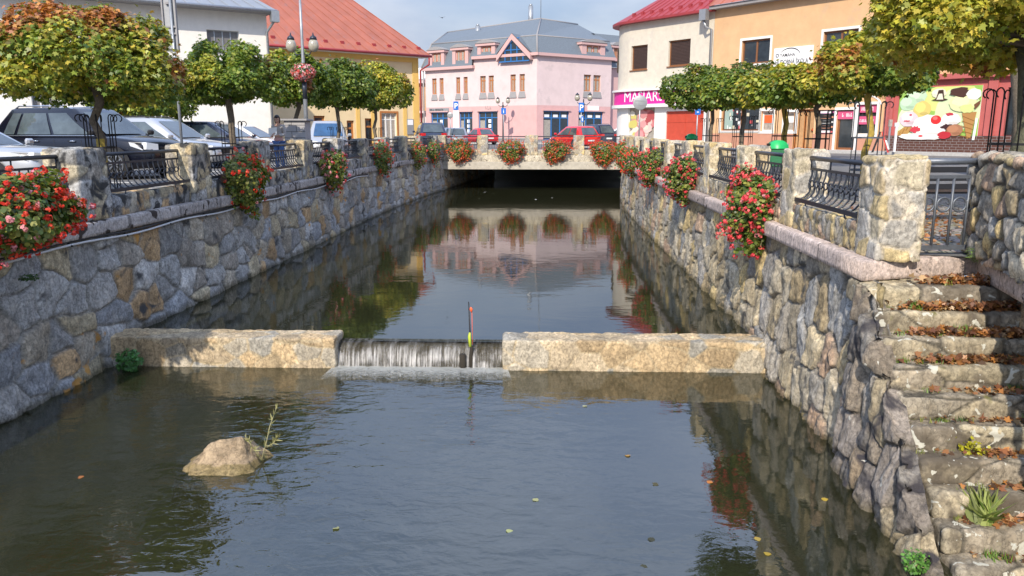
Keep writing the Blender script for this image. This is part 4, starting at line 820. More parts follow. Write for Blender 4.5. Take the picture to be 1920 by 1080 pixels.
# ================= BUILDINGS =================
class Facade:
    """a vertical wall plane through A and B (seen from the channel side); s runs along it, z up"""
    def __init__(s,A,B,par):
        s.A=Vector((A[0],A[1],0)); s.d=Vector((B[0]-A[0],B[1]-A[1],0)); s.L=s.d.length; s.d.normalize(); s.n=Vector((s.d.y,-s.d.x,0)); s.par=par; s.holes=[]
    def P(s,a,z,o=0): return s.A+s.d*a+Vector((0,0,z))+s.n*o
    def hit(s,u,v):
        d=Vector(ray(u,v)); e=Vector((0,0,EYE)); t=(s.A-e).dot(s.n)/d.dot(s.n); p=e+d*t; return (p-s.A).dot(s.d),p.z
    def box(s,m,a0,a1,z0,z1,o0,o1):
        v=[s.P(a,z,o) for a in(a0,a1) for z in(z0,z1) for o in(o0,o1)]; m.add(v,[[0,1,3,2],[4,6,7,5],[0,4,5,1],[2,3,7,6],[0,2,6,4],[1,5,7,3]],False)
    def rect(s,u0,v0,u1,v1):
        a0,z1=s.hit(u0,v0); a1,z0=s.hit(u1,v1); z1b=s.hit(u1,v0)[1]; z0b=s.hit(u0,v1)[1]; return a0,a1,(z0+z0b)/2,(z1+z1b)/2
    def wall(s,a0,a1,bands,holes,name='wall',depth=.22):
        """bands: [(z0,z1,material)], holes: rectangles (a0,a1,z0,z1) cut right through"""
        m=MB(); A=sorted({a0,a1}|{h[0] for h in holes}|{h[1] for h in holes}); Z=sorted({b[0] for b in bands}|{bands[-1][1]}|{h[2] for h in holes}|{h[3] for h in holes})
        A=[x for x in A if a0<=x<=a1]; Z=[x for x in Z if bands[0][0]<=x<=bands[-1][1]]
        for i in range(len(A)-1):
            for j in range(len(Z)-1):
                ca,cz=(A[i]+A[i+1])/2,(Z[j]+Z[j+1])/2
                if any(h[0]<ca<h[1] and h[2]<cz<h[3] for h in holes): continue
                mt=[b[2] for b in bands if b[0]<=cz<=b[1]][0]; m.mat(mt); m.poly([s.P(A[i],Z[j]),s.P(A[i+1],Z[j]),s.P(A[i+1],Z[j+1]),s.P(A[i],Z[j+1])])
        for h in holes:
            mt=[b[2] for b in bands if b[0]<=(h[2]+h[3])/2<=b[1]][0]; m.mat(mt); c=[(h[0],h[2]),(h[1],h[2]),(h[1],h[3]),(h[0],h[3])]
            for k in range(4): p,q=c[k],c[(k+1)%4]; m.poly([s.P(p[0],p[1]),s.P(p[0],p[1],-depth),s.P(q[0],q[1],-depth),s.P(q[0],q[1])])
        return m.build(name,None,s.par)
    def window(s,h,frame='wood_frame',pane='glass_dark',bars=1,fw=.07,dep=.16,sill=None,surround=None,transom=None,name='window'):
        m=MB(); a0,a1,z0,z1=h
        for q in ((a0,a1,z0,z0+fw),(a0,a1,z1-fw,z1),(a0,a0+fw,z0+fw,z1-fw),(a1-fw,a1,z0+fw,z1-fw)): s.box(m,*q,-dep-.05,-dep)
        for k in range(bars): c=a0+(a1-a0)*(k+1)/(bars+1); s.box(m,c-fw*.6,c+fw*.6,z0+fw,z1-fw,-dep-.05,-dep+.01)
        if transom: zt=z0+(z1-z0)*transom; s.box(m,a0+fw,a1-fw,zt-fw*.5,zt+fw*.5,-dep-.048,-dep+.005)
        w=m.build(name,frame,s.par)
        m=MB(); m.poly([s.P(a0,z0,-dep-.03),s.P(a1,z0,-dep-.03),s.P(a1,z1,-dep-.03),s.P(a0,z1,-dep-.03)]); m.build('pane',pane,w)
        if sill: m=MB(); s.box(m,a0-.06,a1+.06,z0-.06,z0-.003,-.1,.09); m.build('sill',sill,w)
        if surround:
            m=MB(); t=.14
            for q in ((a0-t,a1+t,z1,z1+t),(a0-t,a1+t,z0-t,z0-.003),(a0-t,a0-.002,z0,z1),(a1+.002,a1+t,z0,z1)): s.box(m,*q,-.02,.03)
            m.build('surround',surround,w)
        return w
def strokes(F,a0,a1,z0,h,o,m_,par,seed):
    """lettering too small and blurred to read in the photo: short upright and slanted strokes"""
    r=random.Random(seed); m=MB(); a=a0
    while a<a1-.05:
        w=h*r.uniform(.35,.6); k=r.random()
        if k<.85:
            F.box(m,a,a+h*.12,z0,z0+h,o,o+.012); F.box(m,a+w-h*.12,a+w,z0,z0+h*r.choice([.5,1]),o,o+.0123)
            z=z0+h*r.choice([.0,.42,.86]); F.box(m,a+h*.12,a+w-h*.12,z,z+h*.13,o,o+.0118)
        a+=w+h*.22
    return m.build('lettering',m_,par)
def backbody(F,a0,a1,z1,depth,m,parent):
    q=MB(); 
    for a in (a0,a1): q.poly([F.P(a,0,-.23),F.P(a,z1,-.23),F.P(a,z1,-depth),F.P(a,0,-depth)])
    q.poly([F.P(a0,0,-.23),F.P(a1,0,-.23),F.P(a1,z1,-.23),F.P(a0,z1,-.23)]); q.poly([F.P(a0,0,-depth),F.P(a0,z1,-depth),F.P(a1,z1,-depth),F.P(a1,0,-depth)]); q.build('rear_wall',m,parent)
def seams(F,m,a0,a1,za,oa,zb,ob,n,h=.03,sh0=0,sh1=0):
    for k in range(n+1):
        t=k/n; A=F.P(a0+(a1-a0)*t,za+.02,oa); B=F.P(a0+sh0+(a1+sh1-a0-sh0)*t,zb+.02,ob); m.tube([A,B],h,4,False,False)
# ---- white building on the left ----
def white_building():
    A=aty(160,0,37.2); B=aty(499,28,42.); o=empty('white_building',(float(B[0]),float(B[1]),0),label='white plastered building with grey metal roof and wide dark windows on the left',cat='building'); Q=empty('x'); F=Facade(A,B,Q)
    a0=-9; aE=F.L; ze=(A[2]+B[2])/2
    hs=[F.rect(34,26,119,58),F.rect(262,47,318,95),F.rect(387,57,450,96),F.rect(56,164,112,212),F.rect(278,196,316,225)]; hs=[(a,b,max(c,.9),d) for a,b,c,d in hs]; h2=[]
    for (a,b,c,d),b2 in zip(hs,(0,0,0,0,0)): h2.append((a,b,c,d))
    h2[0]=(h2[0][0],h2[0][1],h2[2][2],h2[2][3]); h2[1]=(h2[1][0],h2[1][0]+(h2[2][1]-h2[2][0]),h2[2][2],h2[2][3])
    F.wall(a0,aE,[(0,.8,'plinth_grey'),(.8,ze,'white_plaster')],h2)
    for i,h in enumerate(h2): F.window(h,'galv' if i<3 else 'white_trim','grey_blind',3 if i<3 else 2,.05,sill='galv')
    backbody(F,a0,aE,ze,11,'white_plaster',Q)
    m=MB(); z=ze; F.box(m,a0,aE+.35,z,z+.12,-.1,.75); m.build('eave_board','plinth_grey',Q)
    m=MB(); m.poly([F.P(a0,z+.12,.8),F.P(aE+.4,z+.12,.8),F.P(aE-2.2,z+3.4,-6.5),F.P(a0,z+3.4,-6.5)]); m.poly([F.P(aE+.4,z+.12,.8),F.P(aE+.4,z+.12,-11.4),F.P(aE-2.2,z+3.4,-6.5)]); m.poly([F.P(a0,z+.12,-12),F.P(a0,z+3.4,-6.5),F.P(aE-2.2,z+3.4,-6.5),F.P(aE+.4,z+.12,-12)])
    seams(F,m,a0,aE,z+.12,.8,z+3.4,-6.5,26,.025,0,-2.2); m.build('roof','zinc_roof',Q)
    g=MB(); g.tube([F.P(a0,z+.08,.86),F.P(aE+.35,z+.08,.86)],.09,8); g.tube([F.P(aE+.2,z+.02,.86),F.P(aE+.2,z-.35,.8),F.P(aE-.05,z-.9,.12),F.P(aE-.05,.2,.12)],.07,8); F.box(g,aE+.0,aE+.4,z-.45,z+.1,.6,1.0); g.build('gutter','galv',Q)
    for ch in list(Q.children): child(ch,o)
    bpy.data.objects.remove(Q)
white_building()
# ---- yellow building with the big red roof ----
def yellow_building():
    B=aty(783,109,60); dirv=Vector((9.2,8.0)).normalized(); A=(B[0]-dirv.x*16,B[1]-dirv.y*16); o=empty('yellow_building',(float(B[0]),float(B[1]),0),label='yellow building with a big red hipped metal roof behind the left maples',cat='building'); Q=empty('x'); F=Facade(A,B,Q); L=F.L; ze=float(B[2])
    hs=[F.rect(735,140,752,165)]; a,b,c,d=hs[0]; hs=[(a,b,c,d),(a-3.6,b-3.6,c,d),(a-7.2,b-7.2,c,d)]
    gl=[F.rect(588,217,611,262),F.rect(650,226,665,262),F.rect(684,222,702,262),F.rect(715,212,745,262)]
    gl=[(q[0],q[1],.1,q[3]) for q in gl]
    F.wall(0,L,[(0,.1,'plinth_grey'),(.1,ze,'yellow_plaster')],hs+gl)
    for h in hs: F.window(h,'wood_frame','glass_dark',1,.07,surround='yellow_trim')
    for h in gl[:3]: F.window(h,'orange_wood','glass_dark',0,.14,transom=.7,name='door')
    F.window(gl[3],'white_trim','curtain_glass',2,.08,transom=.8,surround='orange_wood')
    m=MB(); F.box(m,L-.5,L+.02,0,ze,.0,.06); F.box(m,0,L-.5,ze-.35,ze,0,.05)
    for u in (672,700,760): a_=F.hit(u,240)[0]; F.box(m,a_-.15,a_+.15,.1,2.9,.0,.05)
    m.build('pilasters','yellow_trim',Q)
    backbody(F,0,L,ze,12,'yellow_plaster',Q)
    a_,b_,c_,d_=F.rect(762,223,775,252); m=MB(); F.box(m,a_,b_,c_,d_,.02,.08); n_=m.build('notice_board','sign_grey',Q); m=MB(); F.box(m,a_+.05,b_-.05,c_+.7,d_-.06,.08,.09); m.build('notice_paper','white',n_)
    m=MB(); z=ze; F.box(m,-.2,L+.5,z,z+.16,-.2,.7); m.build('eave_board','white_trim',Q)
    m=MB(); e0,e1=-4,L+.62; R1=F.hit(488,0); zr=z+6.6
    m.poly([F.P(e0,z+.16,.8),F.P(e1,z+.16,.8),F.P(L-5.7,zr,-6.1),F.P(e0,zr,-6.1)]); m.poly([F.P(e1,z+.16,.8),F.P(e1,z+.16,-13),F.P(L-5.7,zr,-6.1)]); m.poly([F.P(e1,z+.16,-13),F.P(e0,z+.16,-13),F.P(e0,zr,-6.1),F.P(L-5.7,zr,-6.1)])
    seams(F,m,e0,e1,z+.16,.8,zr,-6.1,24,.028,0,-6.3); m.build('roof','red_roof',Q)
    for k in range(13): m=MB(); F.box(m,.8+k*1.25,1.05+k*1.25,z+.55,z+.78,.15,.35); m.build('snow_guard','dark_red_roof',Q)
    # dormer shoulder behind the white building
    m=MB(); m.poly([F.P(.2,z+1.1,.0),F.P(3.6,z+1.1,.0),F.P(1.2,z+4.6,-1.8),F.P(-2.2,z+4.6,-1.8)]); m.poly([F.P(3.6,z+1.1,.0),F.P(3.6,z+.9,-2.6),F.P(1.2,z+4.6,-4.0),F.P(1.2,z+4.6,-1.8)]); m.build('dormer_roof','red_roof',Q)
    g=MB(); g.tube([F.P(-.2,z+.1,.84),F.P(L+.7,z+.1,.84)],.09,8); g.tube([F.P(L+.5,z,.84),F.P(L+.5,z-.5,.8),F.P(L+.1,z-.9,.2),F.P(L+.1,.2,.15)],.07,8); g.build('gutter','dark_red_roof',Q)
    m=MB(); P_=F.P(L-6.2,zr,-6); m.tube([P_,P_+Vector((0,0,1.3))],.03,5); m.tube([P_+Vector((0,0,1.2)),P_+Vector((1.0,0,1.1))],.02,4); m.build('antenna','galv',Q)
    for ch in list(Q.children): child(ch,o)
    bpy.data.objects.remove(Q)
yellow_building()
# ---- narrow house between yellow and pink ----
def narrow_house():
    A=aty(768,150,88); B=aty(799,150,87); o=empty('narrow_house',(float(A[0]),float(A[1]),0),label='narrow house with timber upper front squeezed between the yellow and pink buildings',cat='building'); Q=empty('x'); F=Facade(A,B,Q); L=F.L
    hw=F.rect(786,201,794,232); F.wall(-4,L,[(0,3.2,'pink_plaster'),(3.2,6.6,'copper_wood')],[hw]); F.window(hw,'white_trim','curtain_glass',0,.1)
    m=MB(); F.box(m,-4,L,3.1,3.35,0,.5); F.box(m,-4,L,6.3,6.7,0,.5); 
    for k in range(14): F.box(m,-3.8+k*.42,-3.74+k*.42,3.4,6.3,.02,.1)
    m.build('balcony_trim','pink_plaster',Q); m=MB(); m.poly([F.P(-4,6.7,.6),F.P(L,6.7,.6),F.P(L,8.3,-3.5),F.P(-4,8.3,-3.5)]); m.build('roof','white_trim',Q); backbody(F,-4,L,6.5,8,'pink_plaster',Q)
    for ch in list(Q.children): child(ch,o)
    bpy.data.objects.remove(Q)
narrow_house()
# ---- pink building across the bridge ----
def pink_building():
    C0=aty(1007,104,78); Lf=aty(797,130,86); Rt=aty(1147,113,83.9); o=empty('pink_building',(float(C0[0]),float(C0[1]),0),label='pink corner building with slate mansard roof, dormers and a glazed gable facing the bridge',cat='building'); Q=empty('x')
    F=Facade(Lf,C0,Q); G=Facade(C0,Rt,Q); zb=F.hit(1006,197)[1]; ze=F.hit(1006,104)[1]; a_s=F.hit(888,120)[0]; zl=F.hit(840,131)[1]
    def F2(u0,v0,u1,v1): return F.rect(u0,v0,u1,v1)
    ups=[F2(810,149,819,178),F2(824,148,832,178),F2(855,146,863,177),F2(869,145,877,176),F2(900,142,911,173),F2(916,141,926,172),F2(957,138,967,169),F2(974,136,984,169)]
    z0=sum(h[2] for h in ups)/8; z1=sum(h[3] for h in ups)/8; ups=[(h[0],h[1],z0,z1) for h in ups]
    shops=[F2(808,210,840,250),F2(861,210,886,250),F2(897,209,933,250)]; zt=sum(h[3] for h in shops)/3; shops=[(h[0],h[1],.55,zt) for h in shops]
    F.wall(0,a_s,[(0,.5,'plinth_grey'),(.5,zb,'rose_plaster'),(zb,zl,'pink_plaster')],[h for h in ups+shops if h[1]<a_s],'wall')
    F.wall(a_s,F.L,[(0,.5,'plinth_grey'),(.5,zb,'rose_plaster'),(zb,ze,'pink_plaster')],[h for h in ups+shops if h[0]>a_s],'wall')
    gu=[G.rect(1095,138,1108,171),G.rect(1113,139,1126,172)]; gz0=(gu[0][2]+gu[1][2])/2; gu=[(h[0],h[1],gz0,gz0+z1-z0) for h in gu]; gs=[G.rect(1019,208,1067,250),G.rect(1085,209,1130,248)]; gs=[(h[0],h[1],.3,zt) for h in gs]
    G.wall(0,G.L,[(0,.28,'plinth_grey'),(.28,zb,'rose_plaster'),(zb,ze,'pink_plaster')],gu+gs,'wall')
    for W_,hh in ((F,ups),(G,gu)):
        for h in hh: 
            W_.window(h,'orange_wood','curtain_glass',1,.10,transom=.72,dep=.18)
            m=MB(); m.add([W_.P(h[0]-.12,h[2]-.62,.10),W_.P(h[1]+.12,h[2]-.62,.10),W_.P(h[1]+.02,h[2]-.02,.0),W_.P(h[0]-.02,h[2]-.02,.0),W_.P(h[0]-.12,h[2]-.62,0),W_.P(h[1]+.12,h[2]-.62,0)],[[0,1,2,3],[0,3,4],[1,5,2],[4,5,1,0]],False); m.build('sill_apron','plinth_grey',Q)
    for W_,hh in ((F,shops),(G,gs)):
        for h in hh:
            m=MB(); W_.box(m,h[0]-.1,h[1]+.1,h[3],h[3]+.12,0,.14); m.build('lintel','rose_trim',Q)
            w=W_.window(h,'blue_frame','glass_dark',2,.09,transom=.76,name='shop_window'); m=MB(); q=(h[1]-h[0])/3
            W_.box(m,h[0]+.1,h[0]+q-.1,h[2]+.2,h[3]-.9,-.189,-.175); m.build('display','curtain_glass',w)
            m=MB(); 
            for k in range(3): W_.box(m,h[0]+q*k+.25,h[0]+q*k+q-.25,h[3]-.62,h[3]-.34,-.188,-.17) if W_ is G else W_.box(m,h[0]+q+.35,h[0]+q+.7,1.0+k*.5,1.35+k*.5,-.188,-.17)
            m.build('notices','white',w)
    # shop boards
    for (u0,v0,u1,v1,mm) in ((805,203,842,210,'sign_grey'),):
        h=F.rect(u0,v0,u1,v1); m=MB(); F.box(m,h[0],h[1],h[2],h[3],0,.08); sb=m.build('sign_board',mm,Q); p=F.P(h[0]+.15,h[2]+.12,.085); strokes(F,h[0]+.15,h[1]-.7,h[2]+.1,(h[3]-h[2])*.6,.081,'dark_trim',sb,4)
    h=G.rect(1102,199,1122,207); m=MB(); G.box(m,h[0],h[1],h[2],h[3],0,.08); m.build('sign_board','white',Q)
    p=F.hit(910,206); strokes(F,p[0],p[0]+.8,p[1],.4,.004,'plinth_grey',Q,5)
    # cornices
    m=MB(); F.box(m,-.3,a_s+.15,zl,zl+.28,-.1,.4); F.box(m,a_s,F.L+.35,ze,ze+.28,-.1,.4); G.box(m,-.25,G.L+.3,ze,ze+.283,-.1,.395); m.build('cornice','rose_trim',Q)
    # mansard: lower steep part and upper shallow part, around both facades
    def roofquad(m,W_,a0,a1,z,o,b0,b1,zz,oo): m.poly([W_.P(a0,z,o),W_.P(a1,z,o),W_.P(b1,zz,oo),W_.P(b0,zz,oo)])
    zm=ze+2.0; zt_=12.45; dpt=10
    m=MB(); 
    lo=.3; mid=-.75; 
    cA=F.P(F.L+.02,ze+.28,lo); 
    # corner points shared by both planes
    def corner(o,z):
        # point offset o outside both facades
        n1,n2=F.n,G.n; a=Vector((C0[0],C0[1],0)); M2=Matrix(((n1.x,n1.y),(n2.x,n2.y))).inverted(); v=M2@Vector((o,o)); return Vector((a.x+v.x,a.y+v.y,z))
    m.poly([F.P(-.25,zl+.28,lo),F.P(a_s,zl+.28,lo),F.P(a_s,zm,mid),F.P(.35,zm,mid)]); m.poly([F.P(a_s,ze+.28,lo),corner(lo,ze+.28),corner(mid,zm),F.P(a_s,zm,mid)]); m.poly([corner(lo,ze+.28),G.P(G.L+.3,ze+.28,lo),G.P(G.L+.3,zm,mid),corner(mid,zm)])
    m.poly([F.P(-.25,zl+.28,lo),F.P(.35,zm,mid),F.P(.35,zm,-9),F.P(-.25,zl,-10)]); m.poly([F.P(a_s,zl+.28,lo),F.P(a_s,ze+.28,lo),F.P(a_s,zm,mid)])
    ap=Vector(aty(1014,35,84.5)); rl=Vector(aty(839,61,92.5)); rr=Vector(aty(1083,46,90))
    m.poly([F.P(.35,zm,mid),corner(mid,zm),ap,rl]); m.poly([F.P(.35,zm,mid),rl,F.P(.35,zm,-9)]); m.poly([corner(mid,zm),G.P(G.L+.3,zm,mid),rr,ap]); m.poly([rl,ap,rr,G.P(G.L,zm,-16),F.P(.35,zm,-12)])
    rf=m.build('roof','slate',Q)
    m=MB(); m.tube([rl,ap,rr],.10,6); m.tube([ap,corner(mid,zm),corner(lo,ze+.28)],.09,6); m.tube([rl,F.P(.35,zm,mid),F.P(-.25,zl+.28,lo)],.09,6); m.tube([F.P(.35,zm,mid),corner(mid,zm),G.P(G.L+.3,zm,mid)],.07,5); m.build('ridge_caps','plinth_grey',rf)
    for (u,v,h_) in ((896,50,1.3),(995,20,1.7)):
        P_=Vector(aty(u,v+22,88)); m=MB(); m.tube([P_+Vector((0,0,-.8)),P_+Vector((0,0,h_))],.28,10); m.tube([P_+Vector((0,0,h_)),P_+Vector((0,0,h_+.2))],.17,8); m.build('flue','chrome' if 0 else 'galv',rf)
    m=MB(); m.tube([ap,ap+Vector((0,0,5))],.035,5); m.build('lightning_rod','galv',rf)
    # dormers
    def dormer(W_,u0,u1,v0,v1,zbase):
        a0,a1,z0,z1=W_.rect(u0,v0,u1,v1); g=MB(); w=a1-a0
        W_.box(g,a0,a0+w*.2,z0,z1,-1.6,.2); W_.box(g,a1-w*.2,a1,z0,z1,-1.6,.2); W_.box(g,a0-.15,a1+.15,z1,z1+.25,-2.2,.35); d=g.build('dormer','rose_trim',Q)
        g=MB(); g.poly([W_.P(a0+w*.2,z0,.03),W_.P(a1-w*.2,z0,.03),W_.P(a1-w*.2,z1,.03),W_.P(a0+w*.2,z1,.03)]); W_.box(g,a0,a1,z0-.1,z0+.02,-.5,.16); g.build('front','rose_plaster',d)
        f=MB(); c0,c1=a0+w*.26,a1-w*.26
        for k in range(2):
            q0=c0+(c1-c0)*(.55*k); q1=q0+(c1-c0)*.42; f.mat('orange_wood'); W_.box(f,q0,q1,z0+.2,z1-.08,.0,.06); f.mat('curtain_glass'); W_.box(f,q0+.09,q1-.09,z0+.3,z1-.2,.06,.068)
        f.build('window',None,d)
        k=MB(); n=9; vs=[]
        for i in range(n):
            t=i/(n-1); vs+=[W_.P(a0-.2+(w+.4)*t,z1+.25+.35*math.sin(math.pi*t),.42),W_.P(a0-.2+(w+.4)*t,z1+.27+.35*math.sin(math.pi*t),-2.6)]
        k.add(vs,[[2*i,2*i+2,2*i+3,2*i+1] for i in range(n-1)]+[[2*i for i in range(n)]]); k.build('roof','plinth_grey',d)
    dormer(F,806,835,99,127,zl); dormer(F,850,880,94,122,zl); dormer(F,897,930,86,110,ze); dormer(G,1089,1132,85,107,ze)
    # glazed triangular gable
    a0,zz=F.hit(940,111); a1,_=F.hit(996,107); am,zp=F.hit(965,64); g=MB()
    for (p,q) in (((a0-.25,ze+.15),(am,zp)),((am,zp),(a1+.25,ze+.15))):
        P0,P1=F.P(p[0],p[1],.55),F.P(q[0],q[1],.55); dv=(P1-P0).normalized(); up=Vector((0,0,.55)); g.add([P0,P1,P1-up,P0-up]+[x-F.n*1.2 for x in (P0,P1,P1-up,P0-up)],[[0,1,2,3],[4,7,6,5],[0,4,5,1],[3,2,6,7],[0,3,7,4],[1,5,6,2]],False)
    gb=g.build('gable','rose_trim',Q)
    g=MB(); g.poly([F.P(a0,ze-.45,.32),F.P(a1,ze-.45,.32),F.P(a1,ze+.1,.32),F.P(am,zp-.5,.32),F.P(a0,ze+.1,.32)]); g.build('pane','blue_glass' if 0 else 'glass_dark',gb)
    g=MB(); 
    for t in (.2,.4,.6,.8):
        a=a0+(a1-a0)*t; h=ze-.1+(zp-ze-.7)*(1-abs(a-am)/(max(am-a0,a1-am))); F.box(g,a-.05,a+.05,ze-.45,h,.31,.38)
    for z_,k in ((ze+.6,.72),(ze+1.7,.40)): F.box(g,am-(am-a0)*k,am+(a1-am)*k,z_,z_+.09,.31,.385)
    for (p,q) in (((a0,ze),(am,zp-.6)),((am,zp-.6),(a1,ze))): g.tube([F.P(*p,.36),F.P(*q,.36)],.07,4)
    F.box(g,a0,a1,ze-.5,ze-.4,.3,.39); g.build('window','blue_frame',gb)
    g=MB(); back=F.P(am,zp-.1,-5.2); g.poly([F.P(a0-.3,ze+.3,.5),F.P(am,zp+.05,.5),back]); g.poly([F.P(am,zp+.05,.5),F.P(a1+.3,ze+.3,.5),back]); g.build('gable_roof','slate',gb)
    q=MB(); q.poly([F.P(0,0,-.25),F.P(F.L,0,-.25),F.P(F.L,ze,-.25),F.P(0,ze,-.25)]); q.poly([G.P(0,0,-.25),G.P(G.L,0,-.25),G.P(G.L,ze,-.25),G.P(0,ze,-.25)]); q.poly([F.P(0,0,0),F.P(0,zl,0),F.P(0,zl,-10),F.P(0,0,-10)]); q.build('rear_wall','pink_plaster',Q)
    # right wing in shade with its own dormer
    H=Facade(G.P(G.L+.02,0,-.9),G.P(G.L+5,0,-.9),Q); H.wall(0,5,[(0,zb,'rose_plaster'),(zb,ze-.6,'rose_trim')],[]); q=MB(); q.poly([H.P(0,ze-.6,.3),H.P(5,ze-.6,.3),H.P(5,zm+1,-2),H.P(0,zm+1,-2)]); q.poly([H.P(0,zm+1,-2),H.P(5,zm+1,-2),H.P(5,zt_-.6,-7),H.P(0,zt_-.6,-7)]); q.build('wing_roof','slate',rf)
    dormer(H,1146,1160,90,113,ze)
    g=MB(); g.tube([F.P(-.1,zl,.2),F.P(-.1,0,.2)],.08,6); g.build('downpipe','plinth_grey',Q)
    for ch in list(Q.children): child(ch,o)
    bpy.data.objects.remove(Q)
pink_building()
# ---- cream corner building with the magenta shop sign ----
def cream_building():
    Lc=aty(1180,80,57.6); Rc=aty(1338,80,51.75); o=empty('cream_building',(float(Lc[0]),float(Lc[1]),0),label='cream corner building with dark red roof, roller blinds and a magenta shop band',cat='building'); Q=empty('x'); F=Facade(Lc,Rc,Q); L=F.L; ze=F.hit(1338,22)[1]
    zb0,zb1=F.hit(1200,196)[1],F.hit(1200,171)[1]
    w=[F.rect(1184,85,1213,131),F.rect(1254,78,1293,125)]; w=[(w[0][0],w[0][1],w[0][2],w[0][3]),(w[1][0],w[1][1],w[0][2]+.05,w[0][3]+.05)]
    sh=F.rect(1178,200,1226,252); dr=F.rect(1249,208,1317,265); dr=(dr[0],min(dr[1],L-.3),.1,dr[3]); sh=(sh[0]+.02,sh[1],.45,sh[3])
    F.wall(0,L,[(0,.44,'plinth_grey'),(.44,zb0,'white_trim'),(zb0,ze,'cream_plaster')],w+[sh,dr])
    for h in w: F.window(h,'wood_frame','blind',0,.09,sill='wood_frame'); 
    for h in w:
        m=MB()
        for k in range(16): z=h[2]+.1+(h[3]-h[2]-.2)*k/16; F.box(m,h[0]+.1,h[1]-.1,z,z+.05,-.185,-.165)
        m.build('blind_slats','blind',Q)
    F.window(sh,'white_trim','curtain_glass',1,.05,dep=.1,name='shop_window')
    # meat photograph print: flat blotches of rose and cream
    m=MB(); rr=random.Random(3)
    for k in range(46):
        a=rr.uniform(sh[0]+.3,sh[1]-.3); z=rr.uniform(sh[2]+.4,sh[3]-.4); r=rr.uniform(.15,.42); m.c=rr.choice([(.55,.18,.19),(.62,.30,.30),(.68,.50,.45),(.40,.08,.09),(.70,.60,.5),(.55,.24,.24)]) if a>sh[0]+1 else rr.choice([(.55,.5,.15),(.6,.25,.25),(.7,.66,.55)])
        n=9; ph=rr.uniform(0,6); m.poly([F.P(min(max(a+math.cos(t)*r*1.1,sh[0]+.05),sh[1]-.05),min(max(z+math.sin(t)*r*rr.uniform(.6,1.1),sh[2]+.05),sh[3]-.05),-.085+k*.001) for t in [ph+2*math.pi*i/n for i in range(n)]])
    m.build('window_print','poster',Q,col=True)
    m=MB(); F.box(m,dr[0],dr[1],dr[2],dr[3],-.2,-.12); gd=m.build('gate_door','red_gate',Q); m=MB(); c=(dr[0]+dr[1])/2
    F.box(m,c-.02,c+.02,dr[2],dr[3],-.121,-.10); F.box(m,dr[0],dr[1],dr[3]-.75,dr[3]-.71,-.121,-.10); m.build('door_frame_bars','red_gate',gd)
    # rounded corner: quarter cylinder sweeping back from the left end
    r=2.6; n=10; cen=F.P(0,0,-r); m=MB(); A_=[F.n*math.cos(t)-F.d*math.sin(t) for t in np.linspace(0,R(115),n)]
    for (z0,z1,mt) in ((0,zb0,'white_trim'),(zb0,ze,'cream_plaster')):
        m.mat(mt); vs=[cen+a*r+Vector((0,0,z)) for z in(z0,z1) for a in A_]; m.add(vs,[[i+1,i,n+i,n+i+1] for i in range(n-1)],True)
    m.build('round_corner',None,Q)
    m=MB(); t=R(62); 
    for tt in (R(48),): 
        a=F.n*math.cos(tt)-F.d*math.sin(tt); b=F.n*math.sin(tt)+F.d*math.cos(tt); c_=cen+a*(r+.0); 
        m.add([c_-b*.55+Vector((0,0,w[0][2])),c_+b*.55+Vector((0,0,w[0][2])),c_+b*.55+Vector((0,0,w[0][3])),c_-b*.55+Vector((0,0,w[0][3]))]+[x+a*.06 for x in (c_-b*.55+Vector((0,0,w[0][2])),c_+b*.55+Vector((0,0,w[0][2])),c_+b*.55+Vector((0,0,w[0][3])),c_-b*.55+Vector((0,0,w[0][3])))],[[4,5,6,7],[0,1,5,4],[3,7,6,2],[0,4,7,3],[1,2,6,5]],False)
    m.build('corner_window','blind',Q)
    # magenta band with letters, continuing around the corner
    m=MB(); F.box(m,0,L-.15,zb0,zb1,0,.25); vs=[]
    for z in(zb0,zb1):
        for a in A_: vs.append(cen+a*(r+.25)+Vector((0,0,z)))
    m.add(vs,[[i+1,i,n+i,n+i+1] for i in range(n-1)],True); sb=m.build('shop_band','magenta',Q)
    m=MB()
    for (z0,z1) in ((zb0-.22,zb0),(zb1,zb1+.14)):
        F.box(m,0,L-.12,z0,z1,0,.42); vs=[cen+a*(r+.42)+Vector((0,0,z)) for z in(z0,z1) for a in A_]; m.add(vs,[[i+1,i,n+i,n+i+1] for i in range(n-1)],True)
        vs=[cen+a*(rr_)+Vector((0,0,z1)) for rr_ in(r-.1,r+.42) for a in A_]; m.add(vs,[[i,i+1,n+i+1,n+i] for i in range(n-1)],True); vs=[v-Vector((0,0,z1-z0)) for v in vs]; m.add(vs,[[i+1,i,n+i,n+i+1] for i in range(n-1)],True)
    m.build('band_trim','white_trim',sb)
    p=F.hit(1174,192); text('band_text','MÄSIARSTVO',1.0,F.P(p[0]+.0,zb0+.2,.262),F.d,(0,0,1),'white',sb,sx=.98)
    # roof
    m=MB(); z=ze; m.poly([F.P(0,z+.15,.5),F.P(L+.1,z+.15,.5),F.P(L+.1,z+4.2,-5.5),F.P(3.5,z+4.2,-5.5)])
    rv=[cen+a*(r+.5)+Vector((0,0,z+.15)) for a in A_]; apx=F.P(3.5,z+4.2,-5.5)
    for i in range(n-1): m.poly([rv[i+1],rv[i],apx])
    F.box(m,0,L+.1,z,z+.15,-.3,.5); vs=[cen+a*q_+Vector((0,0,z)) for q_ in(r-.2,r+.5) for a in A_]; m.add(vs,[[i+1,i,n+i,n+i+1] for i in range(n-1)],True)
    vs=[cen+a*(r+.5)+Vector((0,0,zz)) for zz in(z,z+.16) for a in A_]; m.add(vs,[[i+1,i,n+i,n+i+1] for i in range(n-1)],True)
    seams(F,m,.3,L,z+.15,.5,z+4.2,-5.5,11,.03,2.9,0); rf=m.build('roof','dark_red_roof',Q)
